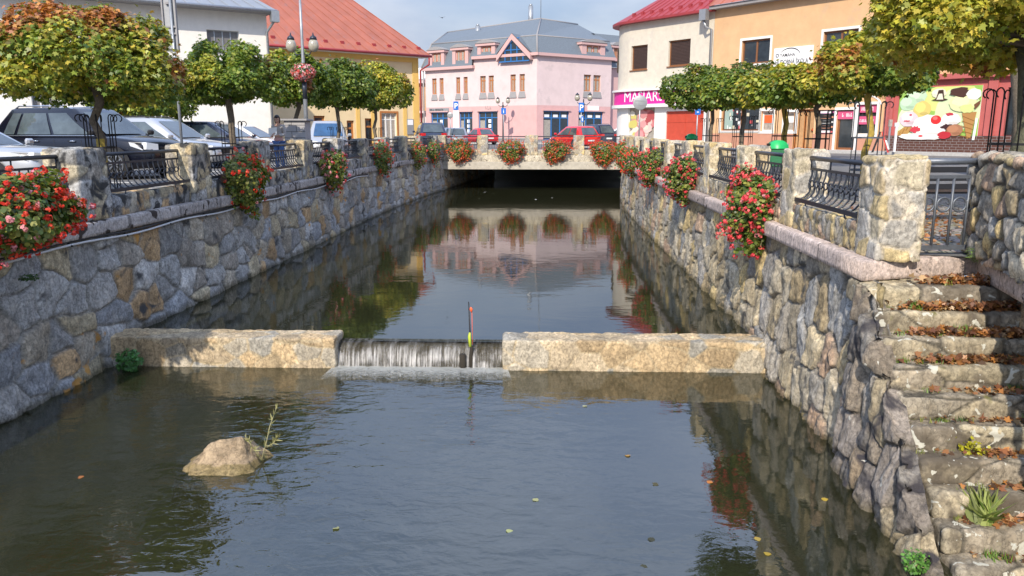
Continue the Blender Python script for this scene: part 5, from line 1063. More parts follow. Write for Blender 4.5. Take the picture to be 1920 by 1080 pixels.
    for k in range(9): m=MB(); F.box(m,.2+k*.85,.4+k*.85,z+.5,z+.72,-.2,.0); m.build('snow_guard','dark_red_roof',rf)
    g=MB(); F.box(g,L-.62,L-.1,z-.55,z+.12,.45,.8); g.tube([F.P(L-.4,z-.5,.6),F.P(L-.25,z-.95,.55),F.P(L-.05,z-1.1,.2),F.P(L-.05,.2,.16)],.09,8); g.build('downpipe','galv',Q)
    q=MB(); q.poly([F.P(0,0,-.26),F.P(L,0,-.26),F.P(L,ze,-.26),F.P(0,ze,-.26)]); q.build('rear_wall','cream_plaster',Q)
    for ch in list(Q.children): child(ch,o)
    bpy.data.objects.remove(Q); return F
FC=cream_building()
# ---- orange building ----
def orange_building():
    A=FC.P(FC.L+.01,0,.0); dv=FC.d; o=empty('orange_building',tuple(A),label='orange plastered building with white framed windows and shop fronts on the right',cat='building'); Q=empty('x')
    F=Facade(A,A+dv*30,Q); ze=F.hit(1350,18)[1]; aE=F.hit(1664,240)[0]
    up=[F.rect(1392,74,1442,119),F.rect(1545,60,1603,112)]; up[1]=(up[1][0],up[1][0]+(up[0][1]-up[0][0])*1.02,up[0][2],up[0][3]); dd=up[1][0]-up[0][0]; up.append((up[1][0]+dd,up[1][1]+dd,up[0][2],up[0][3]))
    sh=[F.rect(1354,195,1422,245),F.rect(1428,208,1447,246),F.rect(1472,210,1490,246)]; pl=F.hit(1460,264)[1]
    dr=F.rect(1490,205,1522,281); dr2=F.rect(1570,206,1600,281); po=F.rect(1531,206,1562,268); aw_=F.rect(1607,196,1640,252)
    dr=(dr[0],dr[1],.15,dr[3]); dr2=(dr2[0],dr2[1],.15,dr2[3]); po=(po[0],po[1],1.0,po[3]); aw_=(aw_[0],aw_[1],aw_[2],aw_[3])
    F.wall(0,aE,[(0,1.02,'orange_plinth'),(1.02,ze,'orange_plaster')],up[:2]+sh+[dr,dr2,po,aw_])
    F.wall(aE,26,[(3.9,ze,'orange_plaster')],[up[2]])
    for h in up: F.window(h,'wood_frame','glass_dark',1,.09,surround='white_trim',dep=.14)
    F.window(sh[0],'wood_frame','glass_dark',1,.07,surround='white_trim',sill='white_trim',name='shop_window'); 
    m=MB(); h=sh[0]; rr=random.Random(8)
    for k in range(26): a=rr.uniform(h[0]+.15,h[1]-.2); z=h[2]+.1+rr.random()**2*1.2; m.c=rr.choice([(.7,.7,.68),(.5,.08,.09),(.75,.74,.7),(.3,.3,.3),(.6,.55,.4)]); F.box(m,a,a+rr.uniform(.06,.2),z,z+rr.uniform(.08,.3),-.182,-.175+.0002*k)
    m.c=(.30,.40,.36); F.box(m,h[0]+.12,h[0]+.75,h[2]+.1,h[3]-.1,-.188,-.184); m.build('display','poster',Q,col=True)
    for h in sh[1:]:
        F.window(h,'white_trim','curtain_glass',0,.08,surround='white_trim'); m=MB(); F.box(m,h[0]+.12,h[1]-.12,h[2]+.5,h[3]-.25,-.185,-.17); m.build('notice','orange_paint' if h is sh[1] else 'white',Q)
    F.window(dr,'orange_wood','copper_wood',1,.1,name='door'); F.window(dr2,'wood_frame','glass_dark',0,.12,name='door',surround='white_trim'); F.window(aw_,'white_trim','glass_dark',0,.05,surround='white_trim',name='shop_window')
    # poster of menu plates
    m=MB(); F.box(m,po[0],po[1],po[2],po[3],-.12,-.06); pb=m.build('menu_board','dark_trim',Q); m=MB(); H=po[3]-po[2]; w=po[1]-po[0]
    for k,c in enumerate(((.45,.12,.30),(.60,.28,.16),(.62,.62,.58),(.62,.28,.16),(.6,.1,.12))):
        z=po[3]-H*(k+.5)/5; m.c=c; n=14; m.poly([F.P(po[0]+w/2+math.cos(2*math.pi*i/n)*w*.42,z+math.sin(2*math.pi*i/n)*H*.06,-.055) for i in range(n)]); m.c=(.02,.02,.02) if k in(1,2,3) else (.7,.7,.7); F.box(m,po[0]+w*.2,po[1]-w*.2,z-.05,z+.07,-.055,-.05)
    m.build('menu_print','poster',pb,col=True)
    m=MB(); 
    for (h0,h1,z0,z1) in ((aw_[0],aw_[1],aw_[3]-.42,aw_[3]-.02),(dr2[0],dr2[1],dr2[3]-.5,dr2[3]-.06),(aw_[0],aw_[1],aw_[3]-1.05,aw_[3]-.62)): F.box(m,h0,h1,z0,z1,-.15,-.08)
    ms=m.build('shop_sign','rose_sign',Q); strokes(F,aw_[0]+.25,aw_[1]-.2,aw_[3]-.33,.2,-.078,'white',ms,6); strokes(F,aw_[0]+.1,aw_[1]-.1,aw_[3]-.93,.15,-.078,'white',ms,7); strokes(F,dr2[0]+.15,dr2[1]-.3,dr2[3]-.38,.2,-.078,'white',ms,8)
    # arch over the window
    m=MB(); a0,a1=dr2[0]-.2,aw_[1]+.25; n=14; c=(a0+a1)/2; hw=(a1-a0)/2
    vs=[F.P(c+math.cos(t)*hw*q,aw_[3]-.02+math.sin(t)*.62*q,.03) for t in np.linspace(0,math.pi,n) for q in(1,.9)]; m.add(vs,[[2*i,2*i+1,2*i+3,2*i+2] for i in range(n-1)]); m.build('arch_trim','white_trim',Q)
    # music school sign
    h=F.rect(1454,88,1524,124); m=MB(); F.box(m,h[0],h[1],h[2],h[3],.02,.10); sg=m.build('school_sign','white',Q)
    text('sign_text','YAMAHA',.27,F.P(h[0]+.42,h[2]+.56,.102),F.d,(0,0,1),'dark_trim',sg,sx=.9,bold=.002); text('sign_text','HUDOBNÁ ŠKOLA',.36,F.P(h[0]+.12,h[2]+.14,.102),F.d,(0,0,1),'dark_trim',sg,sx=.72,bold=.003)
    m=MB(); cx=h[0]+(h[1]-h[0])*.42; rr_=(h[1]-h[0])*.27; m.tube([F.P(cx+math.cos(t)*rr_,h[2]+.60+math.sin(t)*rr_*.62,.11) for t in np.linspace(R(5),R(150),16)],[.008+.016*math.sin(math.pi*i/15) for i in range(16)],6)
    p=F.P(h[0]+.24,h[2]+.66,.105); m.tube([p+F.d*math.cos(t)*.09+Vector((0,0,math.sin(t)*.09)) for t in np.linspace(0,6.28,13)],.02,5); m.build('sign_arc','dark_trim',sg)
    p_=F.hit(1646,186); strokes(F,p_[0],p_[0]+.6,p_[1],.22,.004,'wood_frame',Q,9)
    # roof edge
    m=MB(); z=ze; F.box(m,-.05,26,z,z+.2,-.2,.55); m.build('eave_board','plinth_grey',Q)
    m=MB(); m.poly([F.P(-.05,z+.2,.65),F.P(26,z+.2,.65),F.P(26,z+4.6,-5.5),F.P(-.05,z+4.6,-5.5)]); seams(F,m,0,26,z+.2,.65,z+4.6,-5.5,30,.03); m.build('roof','red_roof',Q)
    q=MB(); q.poly([F.P(0,0,-.26),F.P(26,0,-.26),F.P(26,ze,-.26),F.P(0,ze,-.26)]); q.poly([F.P(26,0,-.26),F.P(26,ze,-.26),F.P(26,ze,-11),F.P(26,0,-11)]); q.build('rear_wall','orange_plaster',Q)
    # red ice cream shop on the ground floor
    pz=F.rect(1690,163,1832,262); aR=26
    F.wall(aE,pz[0]-.25,[(.95,3.9,'red_plaster')],[],'shop_wall'); F.wall(pz[0]-.25,pz[1]+.25,[(.95,3.9,'red_plaster')],[],'shop_wall')
    br=F.rect(1700,262,1800,286); F.wall(pz[1]+.25,aR,[(.95,3.9,'red_plaster')],[(pz[1]+1.1,pz[1]+2.4,.96,3.2)],'shop_wall'); F.window((pz[1]+1.1,pz[1]+2.4,.96,3.2),'dark_trim','glass_dark',1,.1,name='door')
    m=MB(); F.box(m,aE,aR,0,.95,-.05,.08); m.build('brick_plinth','brown_brick',Q); mm=MT['brown_brick']; t=mm.node_tree; N=t.nodes; L=t.links
    m=MB(); rows=8
    m.mat('red_plaster')
    F.box(m,aE,aE+.12,.95,3.9,0,.12); F.box(m,pz[0]-.7,pz[0]-.28,.95,3.7,0,.12); F.box(m,pz[1]+.28,pz[1]+.7,.95,3.7,0,.12); F.box(m,aE,aR,3.7,3.95,0,.3); m.build('shop_frame',None,Q)
    m=MB(); m.mat('plinth_grey')
    for k in range(7): z=.02+k*.13; F.box(m,aE,aR,z+.115,z+.128,.08,.084)
    for k in range(7):
        a=aE+.1*(k%2)
        while a<aE+9: F.box(m,a,a+.012,.02+k*.13,.02+k*.13+.115,.08,.084); a+=.3
    m.build('mortar_lines',None,Q)
    # flat poster
    m=MB(); F.box(m,pz[0],pz[1],pz[2],pz[3],.01,.05); pb=m.build('ice_cream_poster','white',Q); m=MB(); W_,H_=pz[1]-pz[0],pz[3]-pz[2]; st=[0]
    def pt(x,y): st; return F.P(pz[0]+W_*x,pz[2]+H_*y,.052+st[0])
    def sh_(c,pts): m.c=c; st[0]+=.0016; m.poly([pt(*p) for p in pts])
    def blob(c,x,y,rx,ry,n=18,w=.0,sd=0):
        rr=random.Random(sd+int(x*99)); ws=[1+rr.uniform(-w,w) for _ in range(n)]; sh_(c,[(min(max(x+math.cos(2*math.pi*i/n)*rx*ws[i],0),1),min(max(y+math.sin(2*math.pi*i/n)*ry*ws[i],0),1)) for i in range(n)])
    sh_((.30,.50,.10),[(0,0),(1,0),(1,1),(0,1)]); blob((.10,.32,.07),.30,.9,.2,.22,w=.2); blob((.62,.70,.22),.62,.8,.34,.26,w=.15); blob((.62,.74,.42),.75,.55,.28,.4,w=.1); blob((.7,.78,.5),.2,.35,.2,.4)
    def scoop(c,x,y,rx,ry,sd): blob(c,x,y,rx,ry,22,.05,sd); blob(tuple(min(1,q*1.22) for q in c),x-rx*.2,y+ry*.25,rx*.65,ry*.6,14,.12,sd+1); blob(tuple(q*.8 for q in c),x+rx*.25,y-ry*.5,rx*.5,ry*.2,12,.2,sd+2)
    sh_((.45,.26,.08),[(.0,.0),(.06,0),(.40,.42),(.30,.48),(.02,.16)]);
    for k in range(6): sh_((.30,.15,.04),[(.02+.05*k,.04+.07*k),(.03+.05*k,.03+.07*k),(.06+.05*k,.15+.055*k),(.05+.05*k,.16+.055*k)])
    scoop((.50,.66,.45),.22,.84,.13,.17,1); scoop((.45,.62,.42),.12,.70,.11,.14,2); scoop((.66,.52,.16),.31,.58,.11,.16,3); scoop((.70,.55,.58),.15,.40,.12,.15,4); blob((.5,.1,.12),.13,.36,.04,.02,w=.3); blob((.5,.1,.12),.17,.48,.02,.02,w=.3)
    scoop((.72,.66,.50),.50,.88,.09,.09,5); sh_((.05,.025,.015),[(.41,.75),(.47,.78),(.49,.94),(.55,.94),(.57,.78),(.62,.76),(.55,.73)]); sh_((.7,.66,.52),[(.475,.76),(.50,.87),(.54,.87),(.56,.76)])
    sh_((.42,.22,.07),[(.80,.50),(.97,.52),(.93,.05),(.89,.02)])
    for k in range(5): sh_((.26,.12,.03),[(.81,.45-.09*k),(.95,.36-.08*k),(.95,.345-.08*k),(.81,.435-.09*k)])
    scoop((.66,.68,.36),.80,.68,.16,.16,6); blob((.07,.03,.02),.76,.88,.12,.09,20,.22); blob((.74,.74,.68),.92,.84,.09,.10,16,.1); sh_((.16,.07,.03),[(.93,.65),(1,.73),(1,.66),(.95,.56)]); blob((.60,.66,.25),.86,.58,.08,.08,16,.2)
    scoop((.76,.74,.70),.42,.22,.22,.26,7); scoop((.74,.72,.68),.68,.38,.12,.12,8); blob((.62,.03,.03),.50,.38,.065,.085); blob((.70,.16,.14),.49,.41,.03,.035); blob((.05,.02,.02),.64,.25,.07,.05,w=.3); scoop((.36,.17,.09),.74,.18,.10,.11,9); blob((.45,.03,.04),.62,.09,.085,.07,w=.1); blob((.55,.05,.07),.25,.20,.06,.06,w=.3); blob((.5,.05,.07),.66,.48,.045,.03,w=.3); blob((.78,.77,.73),.30,.06,.26,.06,w=.1); blob((.6,.05,.06),.33,.07,.03,.02)
    sh_((.74,.76,.72),[(.955,0),(.985,0),(1,.4),(.97,.4)]); m.build('poster_print','poster',pb,col=True)
    for ch in list(Q.children): child(ch,o)
    bpy.data.objects.remove(Q); return F
FO=orange_building()
# distant roofs behind the streets so that no gap opens to an empty horizon
def far_house(x,y,w,d,h,rh,wall,roof,label):
    o=empty('far_house',(x,y,0),label=label,cat='building'); m=MB(); m.box(-w/2,w/2,-d/2,d/2,0,h); m.build('wall',wall,o); m=MB(); m.add([(-w/2-.3,-d/2-.3,h),(w/2+.3,-d/2-.3,h),(w/2+.3,d/2+.3,h),(-w/2-.3,d/2+.3,h),(-w/2+2,0,h+rh),(w/2-2,0,h+rh)],[[0,1,5,4],[1,2,5],[2,3,4,5],[3,0,4]],False); m.build('roof',roof,o)
    for k in range(int(w/3)): a=-w/2+1.2+k*3; m=MB(); m.box(a,a+1,-d/2-.04,-d/2+.1,h*.55,h*.8); m.build('window','glass_dark',o)
far_house(-21,98,14,10,6,3,'cream_plaster','red_roof','distant cream house behind the yellow building')
# ================= VEHICLES =================
def car(name,loc,hd,paint,label,kind='hatch',L=4.0,Wd=1.70,H=1.46,glass='car_glass',cat='car',group='parked cars',chrome=False,spokes=10,detail=True,rack=False,vanface=False):
    """local +X is the front of the car"""
    o=empty(name,(loc[0],loc[1],loc[2] if len(loc)>2 else 0),hd,label=label,cat=cat,group=group)
    K={'hatch':dict(belt=.60,xf=.26,xft=.03,xr=-.46,xrt=-.36,hood=.57,nose=.47,tail=.58),
       'sedan':dict(belt=.60,xf=.24,xft=.02,xr=-.34,xrt=-.20,hood=.57,nose=.46,tail=.60),
       'estate':dict(belt=.58,xf=.24,xft=.03,xr=-.475,xrt=-.40,hood=.55,nose=.44,tail=.58),
       'suv':dict(belt=.60,xf=.24,xft=.055,xr=-.47,xrt=-.36,hood=.59,nose=.50,tail=.60),
       'saloon':dict(belt=.60,xf=.19,xft=-.02,xr=-.36,xrt=-.22,hood=.61,nose=.52,tail=.60),
       'van':dict(belt=.55,xf=.33,xft=.13,xr=-.485,xrt=-.46,hood=.53,nose=.44,tail=.55)}[kind]
    hw=Wd/2; gc=.20 if kind!='suv' else .26; bz=H*K['belt']; wr=.31 if kind!='suv' else .38
    # body loft
    st=[(-.5,gc+.12,bz*.80,.80),(-.492,gc+.04,bz*.95,.90),(-.46,gc,H*K['tail'],.965),(-.36,gc,bz,1),(-.1,gc,bz,1),(.12,gc,bz,1),(K['xf'],gc,bz*.99,.99),(K['xf']+.06,gc,H*K['hood'],.98),(.40,gc,H*(K['hood']*.6+K['nose']*.4),.95),(.465,gc+.02,H*K['nose'],.87),(.492,gc+.06,H*K['nose']*.86,.76),(.5,gc+.12,H*K['nose']*.7,.66)]
    V=[];F=[];n=20
    for (x,z0,z1,w) in st:
        w*=hw
        ring=[(-w*.90,z0),(-w*.98,z0+.10),(-w,z0+(z1-z0)*.35),(-w*.995,z0+(z1-z0)*.62),(-w*.965,z1-.10),(-w*.93,z1-.035),(-w*.85,z1-.008),(-w*.6,z1+.012),(-w*.3,z1+.026),(-w*.1,z1+.03)]
        ring=ring+[(-a,b) for a,b in ring[::-1]]; V+=[(x*L,a,b) for a,b in ring]
    for i in range(len(st)-1):
        for k in range(n): F.append([i*n+k,(i+1)*n+k,(i+1)*n+(k+1)%n,i*n+(k+1)%n])
    F+=[list(range(n)),[(len(st)-1)*n+k for k in range(n)][::-1]]
    m=MB(); m.smooth=True; m.add(V,F)
    # cabin loft
    x0,x1=K['xr']*L,K['xf']*L; t0,t1=K['xrt']*L,K['xft']*L; wb,wt=hw*.94,hw*.74; zt=H-.05
    def ringc(xa,xb,w,z,r):
        p=[]; 
        for (cx,cy,a0) in ((xb-r,w-r*.6,0),(xa+r,w-r*.6,90),(xa+r,-w+r*.6,180),(xb-r,-w+r*.6,270)):
            for k in range(4): a=R(a0+30*k); p.append((cx+math.cos(a)*r,cy+math.sin(a)*r*.6,z))
        return p
    rings=[ringc(x0,x1,wb,bz-.03,.10),ringc(x0+(t0-x0)*.5,x1+(t1-x1)*.5,wb+(wt-wb)*.42,bz+(zt-bz)*.5,.12),ringc(t0,t1,wt,zt,.14),ringc(t0+.12,t1-.14,wt*.93,H-.012,.14),ringc(t0+.4,t1-.45,wt*.6,H+.005,.12)]
    V=sum(rings,[]); F=[[i*16+k,i*16+(k+1)%16,(i+1)*16+(k+1)%16,(i+1)*16+k] for i in range(4) for k in range(16)]+[[64+k for k in range(16)]]
    m.add(V,F); m.build('body',paint,o)
    def side(sx,s,t):  # point on side glass plane: s 0 rear..1 front, t 0 belt..1 roof
        xa=x0+(t0-x0)*t; xb=x1+(t1-x1)*t; w=wb+(wt-wb)*(t*.84 if t<.5 else t*.84+ (t-.5)*.32); return (xa+(xb-xa)*s,sx*(w+.012),bz+.0+(zt-bz)*t)
    panes={'saloon':[(.12,.46),(.49,.89)],'hatch':[(.10,.46),(.49,.90)],'sedan':[(.12,.46),(.49,.89)],'estate':[(.05,.24),(.27,.55),(.58,.90)],'suv':[(.07,.22),(.25,.56),(.59,.91)],'van':[(.04,.3),(.33,.62),(.65,.93)]}[kind]
    for sx in (-1,1):
        for (a,b) in panes:
            q=MB(); P=[side(sx,a+(.05 if a<.2 else 0),.06),side(sx,b,.06),side(sx,b-(.04 if b>.85 else 0),.5),side(sx,b-(.07 if b>.85 else 0),.86),side(sx,a+(.03 if a<.2 else 0),.86),side(sx,a+(.04 if a<.2 else 0),.5)]; q.poly(P if sx<0 else P[::-1]); q.build('side_window',glass,o)
        if detail:
            q=MB(); q.tube([side(sx,.04,.015),side(sx,.95,.015)],.014,4,False); q.build('window_strip','chrome' if chrome else 'dark_trim',o)
    def endg(xa,xb,ta,tb,off):
        P=[]
        for t in (.08,.5,.90):
            for s in (-.86,-.4,0,.4,.86):
                w=wb+(wt-wb)*(t*.84 if t<.5 else t*.84+(t-.5)*.32)-.05; xx=xa+(xb-xa)*t; bow=(1-(abs(s))**2.5)*.0; P.append((xx+off,s*w*.97,bz+(zt-bz)*t))
        return P
    for (nm,xa,xb,off) in (('windscreen',x1,t1,.03),('rear_window',x0,t0,-.03)):
        P=endg(xa,xb,0,1,off); q=MB(); q.smooth=True; fs=[[i*5+k,i*5+k+1,(i+1)*5+k+1,(i+1)*5+k] for i in range(2) for k in range(4)]; q.add(P,fs if off>0 else [f[::-1] for f in fs]); q.build(nm,glass,o)
    # wheels
    for fx in (.315,-.30):
        for sy in (-1,1):
            c=(fx*L,sy*(hw-.10),wr); q=MB(); s=.115
            q.lathe([(wr*.62,-s),(wr*.92,-s),(wr,-s*.7),(wr,s*.7),(wr*.92,s),(wr*.62,s)],22,c,'y'); w=q.build('wheel','tyre',o)
            if detail:
                q=MB(); q.lathe([(wr*.63,-.01),(wr*.63,.01)],20,(c[0],c[1]+sy*.085,c[2]),'y'); q.mat('dark_trim'); q2=MB()
                yy=c[1]+sy*(s+.03)
                for k in range(spokes):
                    a=2*math.pi*k/spokes; d=.09; q2.add([(c[0]+math.cos(a+e)*r_,yy-sy*(.02 if r_>.1 else 0),c[2]+math.sin(a+e)*r_) for (e,r_) in ((-.35,.05),(-d,wr*.64),(d,wr*.64),(.35,.05))],[[0,1,2,3]])
                vs=[(c[0]+math.cos(2*math.pi*k/24)*r_,yy-sy*.01,c[2]+math.sin(2*math.pi*k/24)*r_) for r_ in (wr*.60,wr*.70) for k in range(24)]; q2.add(vs,[[k,(k+1)%24,24+(k+1)%24,24+k] for k in range(24)]); q2.lathe([(.05,0),(.05,sy*.012)],12,(c[0],yy,c[2]),'y'); q2.build('rim','rim',w)
            q=MB(); rr=wr*1.16; yb=sy*(hw*1.003); q.add([(c[0]+math.cos(t)*rr,yb,c[2]+math.sin(t)*rr) for t in np.linspace(-.15,math.pi+.15,15)]+[(c[0]-rr,yb,gc),(c[0]+rr,yb,gc)][:0],[list(range(15))]); q.build('wheel_arch','dark_trim',o)
    zn=H*K['nose']
    for sy in (-1,1):
        q=MB(); q.smooth=True; hy=hw*.84
        q.add([(L*.488,sy*hy*.62,zn*.80),(L*.492,sy*hy*.60,zn*.95),(L*.455,sy*hy*1.02,zn*1.03),(L*.40,sy*hw*.962,zn*1.04),(L*.41,sy*hw*.972,zn*.93),(L*.462,sy*hy*1.045,zn*.82)],[[0,1,2,3,4,5]]); 
        q.prism([(L*.47,sy*hy*.60,zn*.80),(L*.47,sy*hy*.60,zn*.98),(L*.45,sy*hy*.96,zn*1.03),(L*.45,sy*hy*1.0,zn*.84)],(1,0,0),L*.032); q.build('headlight','lamp_glass',o)
        q=MB(); zt_=H*K['tail']; q.prism([(-L*.5+.01,sy*hw*.55,zt_*.84),(-L*.5+.01,sy*hw*.55,zt_*.99),(-L*.49,sy*hw*.90,zt_*1.0),(-L*.49,sy*hw*.90,zt_*.80)],(-1,0,0),.03); q.prism([(-L*.49,sy*hw*.93,zt_*.82),(-L*.49,sy*hw*.93,zt_*.99),(-L*.44,sy*hw*.975,zt_*.99),(-L*.44,sy*hw*.975,zt_*.86)],(0,sy,0),.02); q.build('taillight','tail_red',o)
        if detail:
            q=MB(); c=(x1-.16,sy*(hw+.09),bz+.09); q.box(c[0]-.05,c[0]+.08,c[1]-.10,c[1]+.09,c[2]-.07,c[2]+.07,bev=.04); q.tube([(c[0],sy*(hw-.06),bz),(c[0],c[1],c[2]-.02)],.02,5); q.build('mirror',paint if not chrome else 'dark_trim',o)
            for xx in (-.17,.06): q=MB(); q.tube([(xx*L-.1,sy*(hw*.985+.012),bz-.13),(xx*L,sy*(hw*.985+.03),bz-.125),(xx*L+.1,sy*(hw*.985+.012),bz-.13)],.016,6); q.build('door_handle','chrome' if chrome else paint,o)
            q=MB(); 
            for xx in (.115,-.055,-.21): q.tube([(xx*L,sy*hw*1.0,gc+.14),(xx*L+.01,sy*hw*1.002,bz*.62),(xx*L,sy*hw*.968,bz-.1)],.005,4,False)
            q.build('door_seams','dark_trim',o)
    q=MB(); q.box(L*.485,L*.503,-hw*.42,hw*.42,zn*.62,zn*.90,bev=.006); g=q.build('grille','dark_trim',o)
    if chrome: q=MB(); q.box(L*.503,L*.51,-hw*.40,hw*.40,zn*.73,zn*.755); q.box(L*.503,L*.51,-hw*.40,hw*.40,zn*.80,zn*.825); q.lathe([(.09,0),(.09,.012)],16,(L*.511,0,zn*.77),'x'); q.build('grille_bars','chrome',g)
    q=MB(); q.box(-L*.5-.022,-L*.5+.005,-.26,.26,H*K['tail']*.60,H*K['tail']*.60+.11); q.box(L*.5-.002,L*.5+.02,-.26,.26,gc+.16,gc+.27); q.build('number_plate','plate',o)
    q=MB(); q.box(-L*.505,-L*.49,-hw*.75,hw*.75,gc+.05,gc+.12,bev=.004); q.build('bumper_strip','dark_trim',o)
    if rack:
        q=MB()
        for sy in (-1,1): q.tube([(t0+.1,sy*wt*.92,H-.05),(t0+.25,sy*wt*.92,H+.035),(t1-.35,sy*wt*.92,H+.035),(t1-.1,sy*wt*.92,H-.05)],.018,6)
        q.build('roof_rail','chrome' if chrome else 'dark_trim',o)
    return o
car('parked_car',(-11.85,20.2),R(-12),'paint_black','black off road estate with chrome window line parked nearest the left parapet','suv',4.85,1.92,1.78,chrome=True,rack=True,spokes=10)
car('parked_car',(-12.15,15.9),R(-8),'paint_silver','silver car at the left edge, only its bonnet and headlight in view','saloon',5.0,1.8,1.46,spokes=7)
car('parked_car',(-12.55,25.6),R(-10),'paint_silver','silver estate parked behind the black off road car','estate',4.75,1.82,1.62,spokes=8,rack=True)
car('parked_car',(-12.6,30.2),R(-8),'paint_navy','dark blue car showing its windscreen behind the silver estate','hatch',4.3,1.78,1.55)
car('parked_car',(-13.1,34.2),R(-8),'paint_white','white saloon parked behind the second left maple','sedan',4.6,1.8,1.48)
car('parked_car',(-10.3,37.5),R(-74),'paint_silver','silver van facing the camera beside the grey block column','van',4.3,1.82,1.66,glass='blue_glass')
car('parked_car',(-7.9,55.5),R(104),'paint_navy','black off road car seen from behind at the left end of the bridge','suv',4.7,1.95,1.74,rack=True)
car('parked_car',(-7.9,66.5),R(110),'paint_blue_silver','small blue silver hatchback half hidden behind the black off road car','hatch',3.9,1.65,1.45)
car('parked_car',(-6.7,62.2),R(97),'paint_grey','silver hatchback seen from behind, next to the red saloon','hatch',3.9,1.65,1.44)
car('parked_car',(-5.4,69.0),R(122),'paint_red','bright red saloon seen from behind left of the walkers','sedan',4.1,1.66,1.42)
car('parked_car',(2.2,52.8),R(122),'paint_red','red hatchback beyond the bridge, right of the middle','hatch',4.0,1.66,1.50)
car('parked_car',(3.9,60.5),R(125),'paint_navy','dark hatchback mostly hidden behind the red hatchback','hatch',4.1,1.72,1.66,rack=True)
car('parked_car',(6.9,67.0),R(140),'paint_white','white car cut off by the cream building corner','hatch',4.2,1.72,1.5)
# ================= STREET FURNITURE =================
def lamp_big():
    o=empty('street_lamp',(-7.6,25.2,0),label='tall grey lamp post with two globes and a flower ball on the left',cat='street lamp')
    MB().tube([(0,0,0),(0,0,2.9),(0,0,4.15),(0,0,5.45)],[.075,.06,.045,.035],10).build('pole','galv',o)
    MB().tube([(0,0,2.2),(0,0,2.8)],.075,10).build('collar','iron',o)
    for sx in (-1,1):
        m=MB(); m.tube([(0,0,3.6),(sx*.2,0,3.55),(sx*.36,0,3.8),(sx*.36,0,4.05)],.02,6); m.lathe([(.12,4.02),(.10,4.10),(.03,4.16),(.012,4.24)],14,(sx*.36,0,0)); a=m.build('arm','iron',o)
        m=MB(); m.lathe([(.01,3.64),(.10,3.67),(.155,3.76),(.165,3.85),(.14,3.95),(.10,4.03)],18,(sx*.36,0,0)); m.build('globe','globe',o)
    rs=np.random.RandomState(5); u=unit(rs.normal(size=(900,3))); P=u*np.array([.40,.40,.30])*(rs.uniform(.5,1,900)**.4)[:,None]+np.array([0,-.05,3.02]); g=(rs.uniform(size=900)<.35)[:,None]; C=np.where(g,np.array([(.06,.12,.03)]),np.array([(.70,.16,.14),(.75,.35,.38),(.55,.06,.05),(.7,.5,.5)])[rs.randint(0,4,900)])
    leaves('flower_ball',P,u+rs.normal(size=(900,3))*.3,rs.normal(size=(900,3)),rs.uniform(.04,.085,900),C,'petal',ROUND,.2,o)
lamp_big()
def twin_lamp(x,y,label,z=4.0):
    o=empty('street_lamp',(x,y,.12 if y>72 else 0),label=label,cat='street lamp',group='twin globe lamps'); MB().tube([(0,0,0),(0,0,z-.2)],[.07,.045],8).build('pole','iron',o)
    for sx in (-1,1):
        m=MB(); m.tube([(0,0,z-.6),(sx*.25,0,z-.65),(sx*.5,0,z-.45)],.03,6); m.lathe([(.18,z+.12),(.1,z+.2),(.02,z+.3)],12,(sx*.5,0,0)); m.build('arm','iron',o); m=MB(); m.lathe([(.02,z-.36),(.14,z-.31),(.21,z-.18),(.22,z-.08),(.18,z+.06),(.14,z+.12)],14,(sx*.5,0,0)); m.build('globe','globe',o)
    MB().tube([(0,0,z-1.3),(0,0,z-.5)],.09,8).build('collar','iron',o); return o
twin_lamp(float(aty(943,200,78)[0]),78,'twin globe lamp in front of the pink building, left of its corner',4.05); twin_lamp(float(aty(1094,200,63)[0]),63,'twin globe lamp behind the right parking sign',3.85)
def sign(x,y,label,shape,zc,w,h,m_,zp,txt=None,z0=0,name='road_sign',back=False,px=0,**k):
    o=empty(name,(x,y,z0),label=label,cat='sign'); MB().tube([(0,0,0),(0,0,zp)],.035,8).build('pole','galv',o); q=MB()
    if shape=='round': q.lathe([(w,-.04),(w,-.055),(w*.97,-.06)],24,(px,0,zc),'y')
    else: q.box(px-w,px+w,-.06,-.04,zc-h,zc+h,bev=.006)
    p=q.build('sign_plate',m_,o)
    if back: q=MB(); q.box(px-w*.75,px+w*.75,-.075,-.06,zc+.08,zc+.11); q.box(px-w*.75,px+w*.75,-.075,-.06,zc-.11,zc-.08); q.build('bracket','galv',p)
    if txt: text('sign_text',txt,h*1.7,(px,-.064,zc-h*.60),(1,0,0),(0,0,1),'white',p,'CENTER',bold=.01)
    return o
s_=sign(float(aty(855,200,62)[0]),62,'blue parking sign with a long white text board below, left of the bridge','sq',3.12,.20,.33,'blue_sign',3.5,'P')
m=MB(); m.box(-.24,.24,-.06,-.04,1.35,2.75); b_=m.build('text_board','white',s_); m=MB()
for k in range(13): m.box(-.18,.18-.06*(k%3),-.066,-.06,2.62-k*.095,2.655-k*.095)
m.build('text_lines','sign_grey',b_)
sign(float(aty(1090,200,61)[0]),61,'blue parking sign right of the pink building corner','sq',2.95,.20,.36,'blue_sign',3.3,'P')
sign(float(aty(1091,200,60.5)[0])+.05,60.3,'small blue sign under the right parking sign','sq',2.05,.10,.22,'blue_sign',2.3,'I')
sign(float(aty(944,200,77)[0]),77.3,'blue information sign on the lamp post by the pink wall','sq',2.95,.24,.30,'blue_sign',3.3,'i',z0=.12)
sign(float(aty(844,200,60)[0]),60,'round grey back of a road sign left of the parking sign','round',2.35,.23,0,'sign_grey',2.65,back=True)
sign(4.95,40,'round grey back of a road sign standing before the magenta shop','round',2.58,.36,0,'sign_grey',3.0,back=True)
sign(float(aty(1308,212,44)[0]),44,'small blue sign with a white bar before the red gate','sq',2.25,.15,.19,'blue_sign',2.45,'-')
